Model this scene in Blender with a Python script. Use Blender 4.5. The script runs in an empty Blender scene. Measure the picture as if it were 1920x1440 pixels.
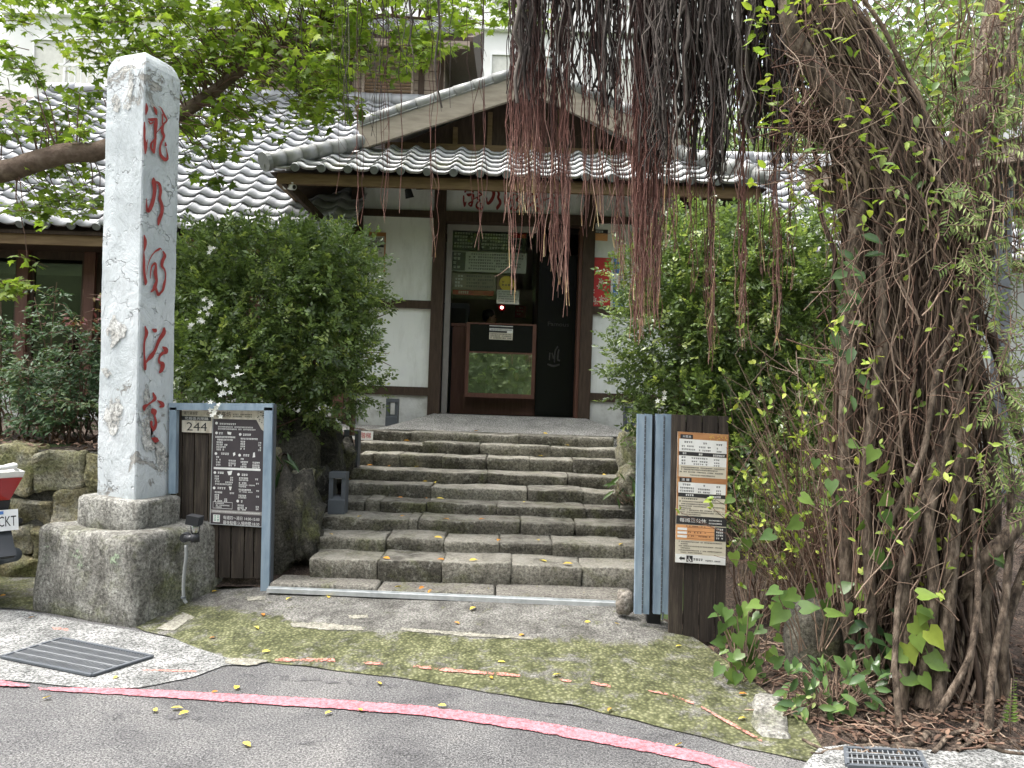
import bpy, math, random
import numpy as np
from math import sin, cos, tan, radians, pi
from mathutils import Vector, Matrix, noise as mnoise

sc = bpy.context.scene
col = sc.collection
rng = np.random.default_rng(11)
random.seed(11)
A = np.array

# ------------------------------------------------------------------ camera
F = 1478.0                      # focal length in pixels of the 1920 px wide photograph
CAMP = A([0.0, 0.0, 1.6])
PITCH, ROLL = radians(1.16), radians(1.9)
_f = A([0, cos(PITCH), sin(PITCH)])
_u0 = A([0, -sin(PITCH), cos(PITCH)])
_r = cos(ROLL) * A([1.0, 0, 0]) + sin(ROLL) * _u0
_u = -sin(ROLL) * A([1.0, 0, 0]) + cos(ROLL) * _u0
cam = bpy.data.cameras.new('camera')
cam.sensor_width = 36.0
cam.lens = 36.0 * F / 1920.0
cam.clip_start = 0.05
cam.clip_end = 2000.0
camo = bpy.data.objects.new('camera', cam)
col.objects.link(camo)
camo.matrix_world = Matrix(((_r[0], _u[0], -_f[0], 0), (_r[1], _u[1], -_f[1], 0), (_r[2], _u[2], -_f[2], 1.6), (0, 0, 0, 1)))
sc.camera = camo

# ------------------------------------------------------------------ sky, sun, exposure
SUN_EL, SUN_AZ = radians(68), radians(-94)      # azimuth from +y towards +x: behind and to the left
world = bpy.data.worlds.new('World')
sc.world = world
world.use_nodes = True
_n = world.node_tree
_n.nodes.clear()
_sky = _n.nodes.new('ShaderNodeTexSky')
_sky.sky_type = 'NISHITA'
_sky.sun_disc = False
_sky.sun_elevation = SUN_EL
_sky.sun_rotation = SUN_AZ
_sky.air_density = 1.2
_sky.dust_density = 6.0
_sky.ozone_density = 1.0
_hs = _n.nodes.new('ShaderNodeHueSaturation')
_hs.inputs['Saturation'].default_value = 0.35
_bg = _n.nodes.new('ShaderNodeBackground')
_bg.inputs['Strength'].default_value = 0.15
_wo = _n.nodes.new('ShaderNodeOutputWorld')
_n.links.new(_sky.outputs['Color'], _hs.inputs['Color'])
_n.links.new(_hs.outputs['Color'], _bg.inputs['Color'])
_n.links.new(_bg.outputs['Background'], _wo.inputs['Surface'])
_sl = bpy.data.lights.new('sun', 'SUN')
_sl.energy = 1.1
_sl.angle = radians(22)
_sl.color = (1.0, 0.97, 0.92)
_so = bpy.data.objects.new('sun', _sl)
col.objects.link(_so)
_sd = Vector((sin(SUN_AZ) * cos(SUN_EL), cos(SUN_AZ) * cos(SUN_EL), sin(SUN_EL)))
_so.rotation_euler = (-_sd).to_track_quat('-Z', 'Y').to_euler()
_so.location = _sd * 30
sc.view_settings.view_transform = 'Standard'
sc.view_settings.look = 'None'
sc.view_settings.exposure = 1.95
sc.view_settings.gamma = 1.0
sc.render.engine = 'CYCLES'
sc.cycles.max_bounces = 8
sc.cycles.diffuse_bounces = 4
sc.cycles.transparent_max_bounces = 8
sc.cycles.use_denoising = True

# ------------------------------------------------------------------ pixel helpers
def ray(px, py):
    return _f + _r * (px - 960) / F + _u * (720 - py) / F
def W(px, py, Y):                # point on the photograph's ray at forward distance Y
    d = ray(px, py)
    return CAMP + d * (Y / d[1])
def G(px, py, z=0.0):            # point on the ray at height z
    d = ray(px, py)
    return CAMP + d * ((z - 1.6) / d[2])
def onplane(px, py, p0, n):
    d = ray(px, py)
    return CAMP + d * (np.dot(A(p0) - CAMP, n) / np.dot(d, n))
def proj(p):
    q = A(p) - CAMP
    w = np.dot(q, _f)
    return 960 + F * np.dot(q, _r) / w, 720 - F * np.dot(q, _u) / w
def lerp(a, b, t):
    return a + (b - a) * t
def sstep(a, b, x):
    t = np.clip((x - a) / (b - a), 0, 1)
    return t * t * (3 - 2 * t)
def unit(v):
    v = A(v, dtype=float)
    return v / (np.linalg.norm(v) + 1e-12)
def nz(x, y, z=0.0, s=1.0):
    return mnoise.noise(Vector((x * s, y * s, z * s)))

# ------------------------------------------------------------------ mesh helpers
class MB:
    def __init__(s):
        s.v, s.f = [], []
    def add(s, verts, faces):
        n = len(s.v)
        s.v.extend([tuple(map(float, v)) for v in verts])
        s.f.extend([tuple(i + n for i in f) for f in faces])
        return s
    def box(s, x0, x1, y0, y1, z0, z1):
        return s.add([(x0, y0, z0), (x1, y0, z0), (x1, y1, z0), (x0, y1, z0), (x0, y0, z1), (x1, y0, z1), (x1, y1, z1), (x0, y1, z1)],
                     [(0, 3, 2, 1), (4, 5, 6, 7), (0, 1, 5, 4), (1, 2, 6, 5), (2, 3, 7, 6), (3, 0, 4, 7)])
    def obox(s, c, ax, ay, az):  # centre and three half axes
        c, ax, ay, az = map(A, (c, ax, ay, az))
        v = [c + i * ax + j * ay + k * az for k in (-1, 1) for i, j in ((-1, -1), (1, -1), (1, 1), (-1, 1))]
        return s.add(v, [(0, 3, 2, 1), (4, 5, 6, 7), (0, 1, 5, 4), (1, 2, 6, 5), (2, 3, 7, 6), (3, 0, 4, 7)])
    def bar(s, p, q, w, h, up=(0, 0, 1)):   # rectangular bar from p to q
        p, q = A(p, dtype=float), A(q, dtype=float)
        d = unit(q - p)
        sd = unit(np.cross(d, A(up)))
        u = np.cross(sd, d)
        return s.obox((p + q) / 2, (q - p) / 2, sd * w / 2, u * h / 2)
    def tube(s, pts, rad, n=6, caps=True):
        V, Q = tube_arrays(A(pts, dtype=float), rad, n)
        k = len(pts)
        f = [tuple(q) for q in Q]
        if caps:
            f.append(tuple(range(n))[::-1])
            f.append(tuple(range((k - 1) * n, k * n)))
        return s.add(V, f)
    def prism(s, poly, o, u, v, d):   # polygon in the u,v plane at o, extruded along d
        o, u, v, d = (A(q, dtype=float) for q in (o, u, v, d))
        n = len(poly)
        b = [o + u * p[0] + v * p[1] for p in poly]
        t = [q + d for q in b]
        return s.add(b + t, [tuple(range(n))[::-1], tuple(range(n, 2 * n))] + [(i, (i + 1) % n, n + (i + 1) % n, n + i) for i in range(n)])
    def disc(s, c, nrm, r, h, n=14):
        nrm = unit(nrm)
        return s.tube([A(c), A(c) + nrm * h], [r, r], n)

def tube_arrays(P, rad, n):
    k = len(P)
    rad = np.broadcast_to(A(rad, dtype=float), (k,))
    T = np.gradient(P, axis=0)
    T /= np.linalg.norm(T, axis=1)[:, None] + 1e-12
    m = T.mean(axis=0)
    ref = A([1.0, 0.13, 0.07]) if abs(m[0]) < 0.7 * (np.linalg.norm(m) + 1e-9) else A([0.09, 0.11, 1.0])
    S = np.cross(T, ref)
    S /= np.linalg.norm(S, axis=1)[:, None] + 1e-12
    U = np.cross(T, S)
    a = np.arange(n) * 2 * pi / n
    V = (P[:, None, :] + rad[:, None, None] * (np.cos(a)[None, :, None] * S[:, None, :] + np.sin(a)[None, :, None] * U[:, None, :])).reshape(-1, 3)
    i = np.arange(k - 1)[:, None] * n
    j = np.arange(n)[None, :]
    j2 = (j + 1) % n
    Q = np.stack([i + j, i + j2, i + n + j2, i + n + j], axis=-1).reshape(-1, 4)
    return V, Q

WL = {}                          # world location of every object (nothing is rotated above its mesh)
def finish(name, me, mat, parent, org, rot=None, scale=None):
    o = bpy.data.objects.new(name, me)
    col.objects.link(o)
    if mat is not None and len(me.materials) == 0:
        me.materials.append(MAT[mat] if isinstance(mat, str) else mat)
    org = A(org, dtype=float)
    WL[o.name] = org
    if parent is not None:
        o.parent = parent
        o.location = org - WL[parent.name]
    else:
        o.location = org
    if rot is not None:
        o.rotation_euler = rot
    if scale is not None:
        o.scale = scale
    return o
def npmesh(name, V, polys, smooth=False, rnd=None):
    """V (n,3); polys: list of (m,k) index arrays"""
    me = bpy.data.meshes.new(name)
    V = np.ascontiguousarray(V, dtype=np.float32)
    me.vertices.add(len(V))
    me.vertices.foreach_set('co', V.ravel())
    polys = [np.asarray(p, dtype=np.int32) for p in polys if len(p)]
    li = np.concatenate([p.ravel() for p in polys])
    ks = np.concatenate([np.full(len(p), p.shape[1], dtype=np.int32) for p in polys])
    me.loops.add(len(li))
    me.loops.foreach_set('vertex_index', li)
    me.polygons.add(len(ks))
    me.polygons.foreach_set('loop_start', (np.cumsum(ks) - ks).astype(np.int32))
    if smooth:
        me.polygons.foreach_set('use_smooth', np.ones(len(ks), dtype=bool))
    me.update(calc_edges=True)
    if rnd is not None:
        at = me.attributes.new('rnd', 'FLOAT', 'POINT')
        at.data.foreach_set('value', np.asarray(rnd, dtype=np.float32))
    return me
def obj(name, mb, mat, parent=None, smooth=False, org=None):
    v = A(mb.v)
    if org is None:
        org = A([(v[:, 0].min() + v[:, 0].max()) / 2, (v[:, 1].min() + v[:, 1].max()) / 2, v[:, 2].min()])
    me = bpy.data.meshes.new(name)
    me.from_pydata([tuple(p) for p in v - org], [], mb.f)
    if smooth:
        me.polygons.foreach_set('use_smooth', np.ones(len(me.polygons), dtype=bool))
    me.update()
    return finish(name, me, mat, parent, org)
def npobj(name, V, polys, mat, parent=None, smooth=False, rnd=None):
    V = np.asarray(V, dtype=float)
    org = A([(V[:, 0].min() + V[:, 0].max()) / 2, (V[:, 1].min() + V[:, 1].max()) / 2, V[:, 2].min()])
    return finish(name, npmesh(name, V - org, polys, smooth, rnd), mat, parent, org)
def tag(o, label=None, cat=None, group=None, kind=None):
    if label: o['label'] = label
    if cat: o['category'] = cat
    if group: o['group'] = group
    if kind: o['kind'] = kind
    return o
def thing(name, label, cat, loc, group=None):
    o = bpy.data.objects.new(name, None)
    o.empty_display_size = 0.1
    col.objects.link(o)
    o.location = tuple(map(float, loc))
    WL[o.name] = A(loc, dtype=float)
    return tag(o, label, cat, group)
def copy_tree(o, delta, parent=None, rotz=None):
    c = o.copy()
    col.objects.link(c)
    if parent is None:
        WL[c.name] = WL[o.name] + A(delta)
        c.location = tuple(WL[c.name])
    else:
        c.parent = parent
        WL[c.name] = WL[o.name] + A(delta)
    for ch in list(o.children):
        copy_tree(ch, delta, c)
    return c

def rounded_block(cx, cy, cz, hx, hy, hz, r=0.03, amp=0.012, seed=0.0, nx=3, ny=2, nzv=2, freq=6.0):
    """block with rounded, uneven edges; returns MB"""
    def ax(h, n):
        rr = min(r, h * 0.45)
        inner = list(np.linspace(-(h - rr), h - rr, n + 1))
        return A([-h] + inner + [h]), rr
    X, rx = ax(hx, nx); Y, ry = ax(hy, ny); Z, rz = ax(hz, nzv)
    rr = min(rx, ry, rz)
    idx, V, Fc = {}, [], []
    def vid(i, j, k):
        if (i, j, k) not in idx:
            p = A([X[i], Y[j], Z[k]])
            inn = np.clip(p, -A([hx - rr, hy - rr, hz - rr]), A([hx - rr, hy - rr, hz - rr]))
            d = p - inn
            l = np.linalg.norm(d)
            if l > 1e-9:
                p = inn + d / l * rr
            q = p + A([cx, cy, cz])
            nn = A([nz(q[0] + seed, q[1], q[2], freq), nz(q[0], q[1] + seed + 7.7, q[2], freq), nz(q[0], q[1], q[2] + seed + 3.1, freq)])
            big = A([nz(q[0] + seed + 40, q[1], q[2], freq / 3), nz(q[0], q[1] + seed + 47.7, q[2], freq / 3), nz(q[0], q[1], q[2] + seed + 43.1, freq / 3)])
            idx[(i, j, k)] = len(V)
            V.append(q + nn * amp + big * amp * 1.5)
        return idx[(i, j, k)]
    a, b, c = len(X) - 1, len(Y) - 1, len(Z) - 1
    for i in range(a):
        for j in range(b):
            Fc.append((vid(i, j, 0), vid(i, j + 1, 0), vid(i + 1, j + 1, 0), vid(i + 1, j, 0)))
            Fc.append((vid(i, j, c), vid(i + 1, j, c), vid(i + 1, j + 1, c), vid(i, j + 1, c)))
    for i in range(a):
        for k in range(c):
            Fc.append((vid(i, 0, k), vid(i + 1, 0, k), vid(i + 1, 0, k + 1), vid(i, 0, k + 1)))
            Fc.append((vid(i, b, k), vid(i, b, k + 1), vid(i + 1, b, k + 1), vid(i + 1, b, k)))
    for j in range(b):
        for k in range(c):
            Fc.append((vid(0, j, k), vid(0, j, k + 1), vid(0, j + 1, k + 1), vid(0, j + 1, k)))
            Fc.append((vid(a, j, k), vid(a, j + 1, k), vid(a, j + 1, k + 1), vid(a, j, k + 1)))
    return MB().add(V, Fc)

def boulder(c, h, amp, seed, freq=2.0, n=10):
    """rounded rock; c centre, h half sizes"""
    V, Fc = [], []
    for i in range(n + 1):
        th = pi * i / n
        for j in range(2 * n):
            ph = pi * j / n
            d = A([sin(th) * cos(ph), sin(th) * sin(ph), cos(th)])
            d = np.sign(d) * np.abs(d) ** 0.8
            k = 1 + amp * nz(d[0] + seed, d[1], d[2], freq) + amp * 0.35 * nz(d[0], d[1] + seed, d[2], freq * 3.1)
            V.append(A(c) + d * A(h) * k)
    for i in range(n):
        for j in range(2 * n):
            a, b = i * 2 * n + j, i * 2 * n + (j + 1) % (2 * n)
            Fc.append((a, a + 2 * n, b + 2 * n, b))
    return MB().add(V, Fc)

# ------------------------------------------------------------------ materials
MAT = {}
def newmat(name):
    m = bpy.data.materials.new(name)
    m.use_nodes = True
    m.node_tree.nodes.clear()
    MAT[name] = m
    return m, m.node_tree.nodes, m.node_tree.links
def ramp(N, stops, interp='LINEAR'):
    r = N.new('ShaderNodeValToRGB')
    r.color_ramp.interpolation = interp
    e = r.color_ramp.elements
    while len(e) < len(stops):
        e.new(0.5)
    for k, (p, c) in enumerate(stops):
        e[k].position = p
        e[k].color = (*c, 1) if len(c) == 3 else c
    return r
def tnoise(N, L, scale, detail=4, rough=0.55, vec=None, dist=0.0):
    t = N.new('ShaderNodeTexNoise')
    t.inputs['Scale'].default_value = scale
    t.inputs['Detail'].default_value = detail
    t.inputs['Roughness'].default_value = rough
    t.inputs['Distortion'].default_value = dist
    if vec is not None:
        L.new(vec, t.inputs['Vector'])
    return t
def mixc(N, L, fac, a, b, mode='MIX'):
    m = N.new('ShaderNodeMix')
    m.data_type = 'RGBA'
    m.blend_type = mode
    for sock, v in ((m.inputs['Factor'], fac), (m.inputs['A'], a), (m.inputs['B'], b)):
        if hasattr(v, 'is_linked') or hasattr(v, 'links'):
            L.new(v, sock)
        elif isinstance(v, (int, float)):
            sock.default_value = v
        else:
            sock.default_value = (*v, 1)
    return m.outputs['Result']
def mth(N, L, op, a, b=0.0, clamp=False):
    m = N.new('ShaderNodeMath')
    m.operation = op
    m.use_clamp = clamp
    for i, v in enumerate((a, b)):
        if hasattr(v, 'links'):
            L.new(v, m.inputs[i])
        else:
            m.inputs[i].default_value = v
    return m.outputs['Value']
def wpos(N, L, scale=(1, 1, 1)):
    g = N.new('ShaderNodeNewGeometry')
    mp = N.new('ShaderNodeMapping')
    mp.inputs['Scale'].default_value = scale
    L.new(g.outputs['Position'], mp.inputs['Vector'])
    return mp.outputs['Vector']
def principled(N, L, base, rough=0.8, bump=None, bstr=0.3, bdist=0.01, metal=0.0, spec=0.3):
    p = N.new('ShaderNodeBsdfPrincipled')
    o = N.new('ShaderNodeOutputMaterial')
    L.new(p.outputs['BSDF'], o.inputs['Surface'])
    if hasattr(base, 'links'):
        L.new(base, p.inputs['Base Color'])
    else:
        p.inputs['Base Color'].default_value = (*base, 1)
    if hasattr(rough, 'links'):
        L.new(rough, p.inputs['Roughness'])
    else:
        p.inputs['Roughness'].default_value = rough
    p.inputs['Metallic'].default_value = metal
    p.inputs['Specular IOR Level'].default_value = spec
    if bump is not None:
        b = N.new('ShaderNodeBump')
        b.inputs['Strength'].default_value = bstr
        b.inputs['Distance'].default_value = bdist
        L.new(bump, b.inputs['Height'])
        L.new(b.outputs['Normal'], p.inputs['Normal'])
    return p, o
def noisy(name, stops, scale=6.0, rough=0.8, bscale=40.0, bstr=0.25, bdist=0.01, stretch=(1, 1, 1), metal=0.0, spec=0.3, detail=6, nrough=0.6, per_object=0.0, speck=None):
    """colour from layered noise over the given ramp; fine bump"""
    m, N, L = newmat(name)
    v = wpos(N, L, stretch)
    t = tnoise(N, L, scale, detail, nrough, v)
    fac = t.outputs['Fac']
    if per_object:
        oi = N.new('ShaderNodeObjectInfo')
        fac = mth(N, L, 'ADD', fac, mth(N, L, 'MULTIPLY', mth(N, L, 'SUBTRACT', oi.outputs['Random'], 0.5), per_object))
    r = ramp(N, stops)
    L.new(fac, r.inputs['Fac'])
    c = r.outputs['Color']
    if speck:
        sscale, sc0, sc1, samt = speck
        ts = tnoise(N, L, sscale, 2, 0.7, v)
        rs = ramp(N, [(0.40, sc0), (0.60, sc1)])
        L.new(ts.outputs['Fac'], rs.inputs['Fac'])
        c = mixc(N, L, samt, c, rs.outputs['Color'], 'OVERLAY')
    tb = tnoise(N, L, bscale, 5, 0.65, v)
    principled(N, L, c, rough, tb.outputs['Fac'], bstr, bdist, metal, spec)
    return m
def plain(name, c, rough=0.6, metal=0.0, spec=0.4):
    return noisy(name, [(0.3, tuple(x * 0.88 for x in c)), (0.7, tuple(min(1, x * 1.08) for x in c))], 9.0, rough, 60, 0.06, 0.003, metal=metal, spec=spec)

def leafmat(name, stops, trans=0.35, rough=0.42, spec=0.35):
    m, N, L = newmat(name)
    at = N.new('ShaderNodeAttribute')
    at.attribute_name = 'rnd'
    r = ramp(N, stops)
    L.new(at.outputs['Fac'], r.inputs['Fac'])
    t = tnoise(N, L, 35.0, 2, 0.5, wpos(N, L))
    c = mixc(N, L, 0.35, r.outputs['Color'], mixc(N, L, t.outputs['Fac'], (0.25, 0.25, 0.25), (0.75, 0.75, 0.75)), 'OVERLAY')
    p = N.new('ShaderNodeBsdfPrincipled')
    L.new(c, p.inputs['Base Color'])
    p.inputs['Roughness'].default_value = rough
    p.inputs['Specular IOR Level'].default_value = spec
    tr = N.new('ShaderNodeBsdfTranslucent')
    L.new(mixc(N, L, 1.0, c, (1.0, 1.0, 0.55), 'MULTIPLY'), tr.inputs['Color'])
    mx = N.new('ShaderNodeMixShader')
    mx.inputs['Fac'].default_value = trans
    o = N.new('ShaderNodeOutputMaterial')
    L.new(p.outputs['BSDF'], mx.inputs[1])
    L.new(tr.outputs['BSDF'], mx.inputs[2])
    L.new(mx.outputs['Shader'], o.inputs['Surface'])
    return m

# asphalt with light aggregate
def mk_asphalt():
    m, N, L = newmat('asphalt')
    v = wpos(N, L)
    big = tnoise(N, L, 0.9, 8, 0.7, v, 1.2)
    r = ramp(N, [(0.34, (0.064, 0.063, 0.0655)), (0.5, (0.102, 0.101, 0.102)), (0.66, (0.135, 0.132, 0.13))])
    L.new(big.outputs['Fac'], r.inputs['Fac'])
    fine = tnoise(N, L, 95, 3, 0.85, v)
    rf = ramp(N, [(0.40, (0.10, 0.10, 0.10)), (0.5, (0.46, 0.46, 0.46)), (0.6, (0.96, 0.96, 0.94))])
    L.new(fine.outputs['Fac'], rf.inputs['Fac'])
    c = mixc(N, L, 0.85, r.outputs['Color'], rf.outputs['Color'], 'OVERLAY')
    vo = N.new('ShaderNodeTexVoronoi')
    vo.inputs['Scale'].default_value = 85
    L.new(v, vo.inputs['Vector'])
    rv = ramp(N, [(0.14, (0.5, 0.49, 0.47)), (0.3, (0.0, 0.0, 0.0))])
    L.new(vo.outputs['Distance'], rv.inputs['Fac'])
    c = mixc(N, L, 0.2, c, rv.outputs['Color'], 'ADD')
    principled(N, L, c, 0.9, fine.outputs['Fac'], 0.8, 0.01)
mk_asphalt()
# concrete apron: grey aggregate with moss where the vertex attribute says it grows
def mk_apron():
    m, N, L = newmat('mossy_concrete')
    v = wpos(N, L)
    fine = tnoise(N, L, 75, 3, 0.85, v)
    vo = N.new('ShaderNodeTexVoronoi')
    vo.inputs['Scale'].default_value = 48
    L.new(v, vo.inputs['Vector'])
    rb = ramp(N, [(0.36, (0.072, 0.069, 0.062)), (0.5, (0.127, 0.123, 0.112)), (0.66, (0.19, 0.184, 0.17))])
    mid = tnoise(N, L, 5, 6, 0.65, v, 0.4)
    L.new(mid.outputs['Fac'], rb.inputs['Fac'])
    rf = ramp(N, [(0.40, (0.12, 0.12, 0.12)), (0.5, (0.48, 0.48, 0.48)), (0.6, (0.92, 0.92, 0.92))])
    L.new(fine.outputs['Fac'], rf.inputs['Fac'])
    grey = mixc(N, L, 0.7, rb.outputs['Color'], rf.outputs['Color'], 'OVERLAY')
    rm = ramp(N, [(0.36, (0.058, 0.062, 0.03)), (0.5, (0.112, 0.117, 0.062)), (0.64, (0.168, 0.17, 0.105))])
    mm = tnoise(N, L, 9, 6, 0.7, v)
    L.new(mm.outputs['Fac'], rm.inputs['Fac'])
    rs = ramp(N, [(0.12, (0.85, 0.84, 0.76)), (0.32, (0.5, 0.5, 0.45)), (0.62, (0.2, 0.21, 0.14))])
    L.new(vo.outputs['Distance'], rs.inputs['Fac'])
    moss = mixc(N, L, 0.8, rm.outputs['Color'], rs.outputs['Color'], 'OVERLAY')
    at = N.new('ShaderNodeAttribute')
    at.attribute_name = 'rnd'
    n2 = tnoise(N, L, 5.5, 9, 0.8, v, 0.4)
    fac = mth(N, L, 'ADD', at.outputs['Fac'], mth(N, L, 'MULTIPLY', mth(N, L, 'SUBTRACT', n2.outputs['Fac'], 0.5), 3.0))
    fr = ramp(N, [(0.34, (0, 0, 0)), (0.62, (1, 1, 1))])
    L.new(fac, fr.inputs['Fac'])
    c = mixc(N, L, fr.outputs['Color'], grey, moss)
    h = mth(N, L, 'ADD', fine.outputs['Fac'], mth(N, L, 'MULTIPLY', vo.outputs['Distance'], 1.2))
    principled(N, L, c, 0.92, h, 0.7, 0.012)
mk_apron()
noisy('light_concrete', [(0.34, (0.11, 0.112, 0.109)), (0.5, (0.165, 0.167, 0.162)), (0.66, (0.225, 0.227, 0.222))], 4, 0.9, 90, 0.6, 0.008, speck=(80, (0.1, 0.1, 0.1), (0.92, 0.92, 0.92), 0.85))
def mk_patch(name, stops, wear, edge=0.9, fscale=60, rough=0.88):
    """thin layer with a broken outline: worn through by noise, more so towards its border (attribute rnd: 0 border, 1 middle)"""
    m, N, L = newmat(name)
    v = wpos(N, L)
    f = tnoise(N, L, fscale, 4, 0.8, v)
    g = tnoise(N, L, 11, 7, 0.72, v)
    r = ramp(N, stops)
    L.new(g.outputs['Fac'], r.inputs['Fac'])
    rf = ramp(N, [(0.40, (0.2, 0.2, 0.2)), (0.60, (0.8, 0.8, 0.8))])
    L.new(f.outputs['Fac'], rf.inputs['Fac'])
    c = mixc(N, L, 0.7, r.outputs['Color'], rf.outputs['Color'], 'OVERLAY')
    at = N.new('ShaderNodeAttribute'); at.attribute_name = 'rnd'
    s = mth(N, L, 'ADD', mth(N, L, 'MULTIPLY', f.outputs['Fac'], 0.7), mth(N, L, 'MULTIPLY', g.outputs['Fac'], 1.3))
    s = mth(N, L, 'ADD', s, mth(N, L, 'MULTIPLY', at.outputs['Fac'], edge))
    al = ramp(N, [(0.0, (0, 0, 0)), (1.0, (1, 1, 1))])
    L.new(mth(N, L, 'MULTIPLY', mth(N, L, 'SUBTRACT', s, wear), 9.0, True), al.inputs['Fac'])
    p, o = principled(N, L, c, rough, f.outputs['Fac'], 0.5, 0.006)
    tr = N.new('ShaderNodeBsdfTransparent')
    mx = N.new('ShaderNodeMixShader')
    L.new(al.outputs['Color'], mx.inputs['Fac'])
    L.new(tr.outputs['BSDF'], mx.inputs[1]); L.new(p.outputs['BSDF'], mx.inputs[2])
    L.new(mx.outputs['Shader'], o.inputs['Surface'])
mk_patch('cream_mortar', [(0.35, (0.14, 0.135, 0.11)), (0.65, (0.25, 0.24, 0.2))], 1.55)
mk_patch('red_line_paint', [(0.3, (0.36, 0.115, 0.135)), (0.7, (0.43, 0.155, 0.175))], 1.05, 0.7)
mk_patch('worn_red_paint', [(0.35, (0.36, 0.13, 0.1)), (0.65, (0.46, 0.2, 0.165))], 1.62, 0.75)
mk_patch('bare_render', [(0.34, (0.21, 0.2, 0.18)), (0.5, (0.4, 0.395, 0.375)), (0.66, (0.56, 0.565, 0.55))], 1.62, 0.8, 34)
mk_patch('tar_patch', [(0.35, (0.05, 0.05, 0.052)), (0.65, (0.085, 0.084, 0.086))], 1.75, 0.7, 50)
mk_patch('algae', [(0.35, (0.13, 0.16, 0.105)), (0.65, (0.25, 0.3, 0.215))], 1.62, 0.55, 30)
def mk_stone(name, stops, lich, lscale=14.0, mossamt=0.35, mosscol=(0.12, 0.13, 0.04), stain=0.0, lit_dust=None):
    m, N, L = newmat(name)
    v = wpos(N, L)
    oi = N.new('ShaderNodeObjectInfo')
    a = tnoise(N, L, 3.5, 6, 0.65, v, 0.5)
    fac = mth(N, L, 'ADD', a.outputs['Fac'], mth(N, L, 'MULTIPLY', mth(N, L, 'SUBTRACT', oi.outputs['Random'], 0.5), 0.35))
    r = ramp(N, stops)
    L.new(fac, r.inputs['Fac'])
    b = tnoise(N, L, lscale, 8, 0.78, v, 0.3)
    rl = ramp(N, [(0.54, (0, 0, 0)), (0.66, (1, 1, 1))])
    L.new(b.outputs['Fac'], rl.inputs['Fac'])
    c = mixc(N, L, mth(N, L, 'MULTIPLY', rl.outputs['Color'], 0.75), r.outputs['Color'], lich)
    g = tnoise(N, L, 2.3, 7, 0.72, v, 0.8)
    rg = ramp(N, [(0.56 - 0.15 * mossamt, (0, 0, 0)), (0.72 - 0.1 * mossamt, (1, 1, 1))])
    L.new(g.outputs['Fac'], rg.inputs['Fac'])
    c = mixc(N, L, mth(N, L, 'MULTIPLY', rg.outputs['Color'], 0.8), c, mosscol)
    d = tnoise(N, L, 48, 5, 0.8, v)
    rd = ramp(N, [(0.38, (0.12, 0.12, 0.12)), (0.62, (0.88, 0.88, 0.88))])
    L.new(d.outputs['Fac'], rd.inputs['Fac'])
    c = mixc(N, L, 0.75, c, rd.outputs['Color'], 'OVERLAY')
    if lit_dust:                     # foot-worn, dusty treads; up-facing surfaces painted lighter to imitate sky light
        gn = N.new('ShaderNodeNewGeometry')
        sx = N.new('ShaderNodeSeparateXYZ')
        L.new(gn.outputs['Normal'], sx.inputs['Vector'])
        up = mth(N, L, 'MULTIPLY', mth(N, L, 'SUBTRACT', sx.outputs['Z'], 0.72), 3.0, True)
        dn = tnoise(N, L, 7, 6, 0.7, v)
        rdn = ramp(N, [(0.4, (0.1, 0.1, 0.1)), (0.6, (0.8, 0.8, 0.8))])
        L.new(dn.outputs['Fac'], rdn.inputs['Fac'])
        c = mixc(N, L, mth(N, L, 'MULTIPLY', up, rdn.outputs['Color']), c, lit_dust)
    if stain:                    # weathering runs down the faces
        s = tnoise(N, L, 4.0, 7, 0.7, wpos(N, L, (2.2, 2.2, 0.55)), 0.6)
        rs = ramp(N, [(0.4, (0.32, 0.31, 0.29)), (0.56, (1, 1, 1))])
        L.new(s.outputs['Fac'], rs.inputs['Fac'])
        c = mixc(N, L, stain, c, rs.outputs['Color'], 'MULTIPLY')
    h = mth(N, L, 'ADD', d.outputs['Fac'], mth(N, L, 'MULTIPLY', b.outputs['Fac'], 1.4))
    principled(N, L, c, 0.9, h, 0.85, 0.02)
mk_stone('step_stone', [(0.3, (0.085, 0.078, 0.064)), (0.5, (0.185, 0.172, 0.142)), (0.7, (0.3, 0.282, 0.238))], (0.42, 0.41, 0.36), mossamt=0.3, mosscol=(0.115, 0.12, 0.05), lit_dust=(0.34, 0.325, 0.28))
mk_stone('wall_stone', [(0.2, (0.13, 0.125, 0.095)), (0.42, (0.24, 0.21, 0.12)), (0.6, (0.28, 0.265, 0.21)), (0.85, (0.3, 0.215, 0.11))], (0.38, 0.37, 0.32), 9, 0.7, (0.13, 0.14, 0.045))
mk_stone('dark_rock', [(0.3, (0.028, 0.027, 0.022)), (0.5, (0.06, 0.056, 0.046)), (0.7, (0.105, 0.098, 0.076))], (0.17, 0.16, 0.135), 16, 0.3)
mk_stone('pale_rock', [(0.25, (0.14, 0.12, 0.1)), (0.5, (0.3, 0.27, 0.23)), (0.75, (0.42, 0.39, 0.34))], (0.5, 0.48, 0.43), 12, 0.0)
mk_stone('wall_mortar', [(0.25, (0.06, 0.058, 0.05)), (0.75, (0.14, 0.135, 0.115))], (0.2, 0.2, 0.17), 20, 0.3)
mk_stone('base_concrete', [(0.32, (0.085, 0.081, 0.071)), (0.5, (0.18, 0.174, 0.155)), (0.68, (0.3, 0.293, 0.266))], (0.5, 0.5, 0.455), 16, 0.4, (0.15, 0.165, 0.07), 0.6)
mk_stone('plinth_concrete', [(0.25, (0.16, 0.155, 0.14)), (0.5, (0.25, 0.245, 0.22)), (0.75, (0.36, 0.355, 0.325))], (0.5, 0.5, 0.46), 18, 0.0, stain=0.6)
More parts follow.
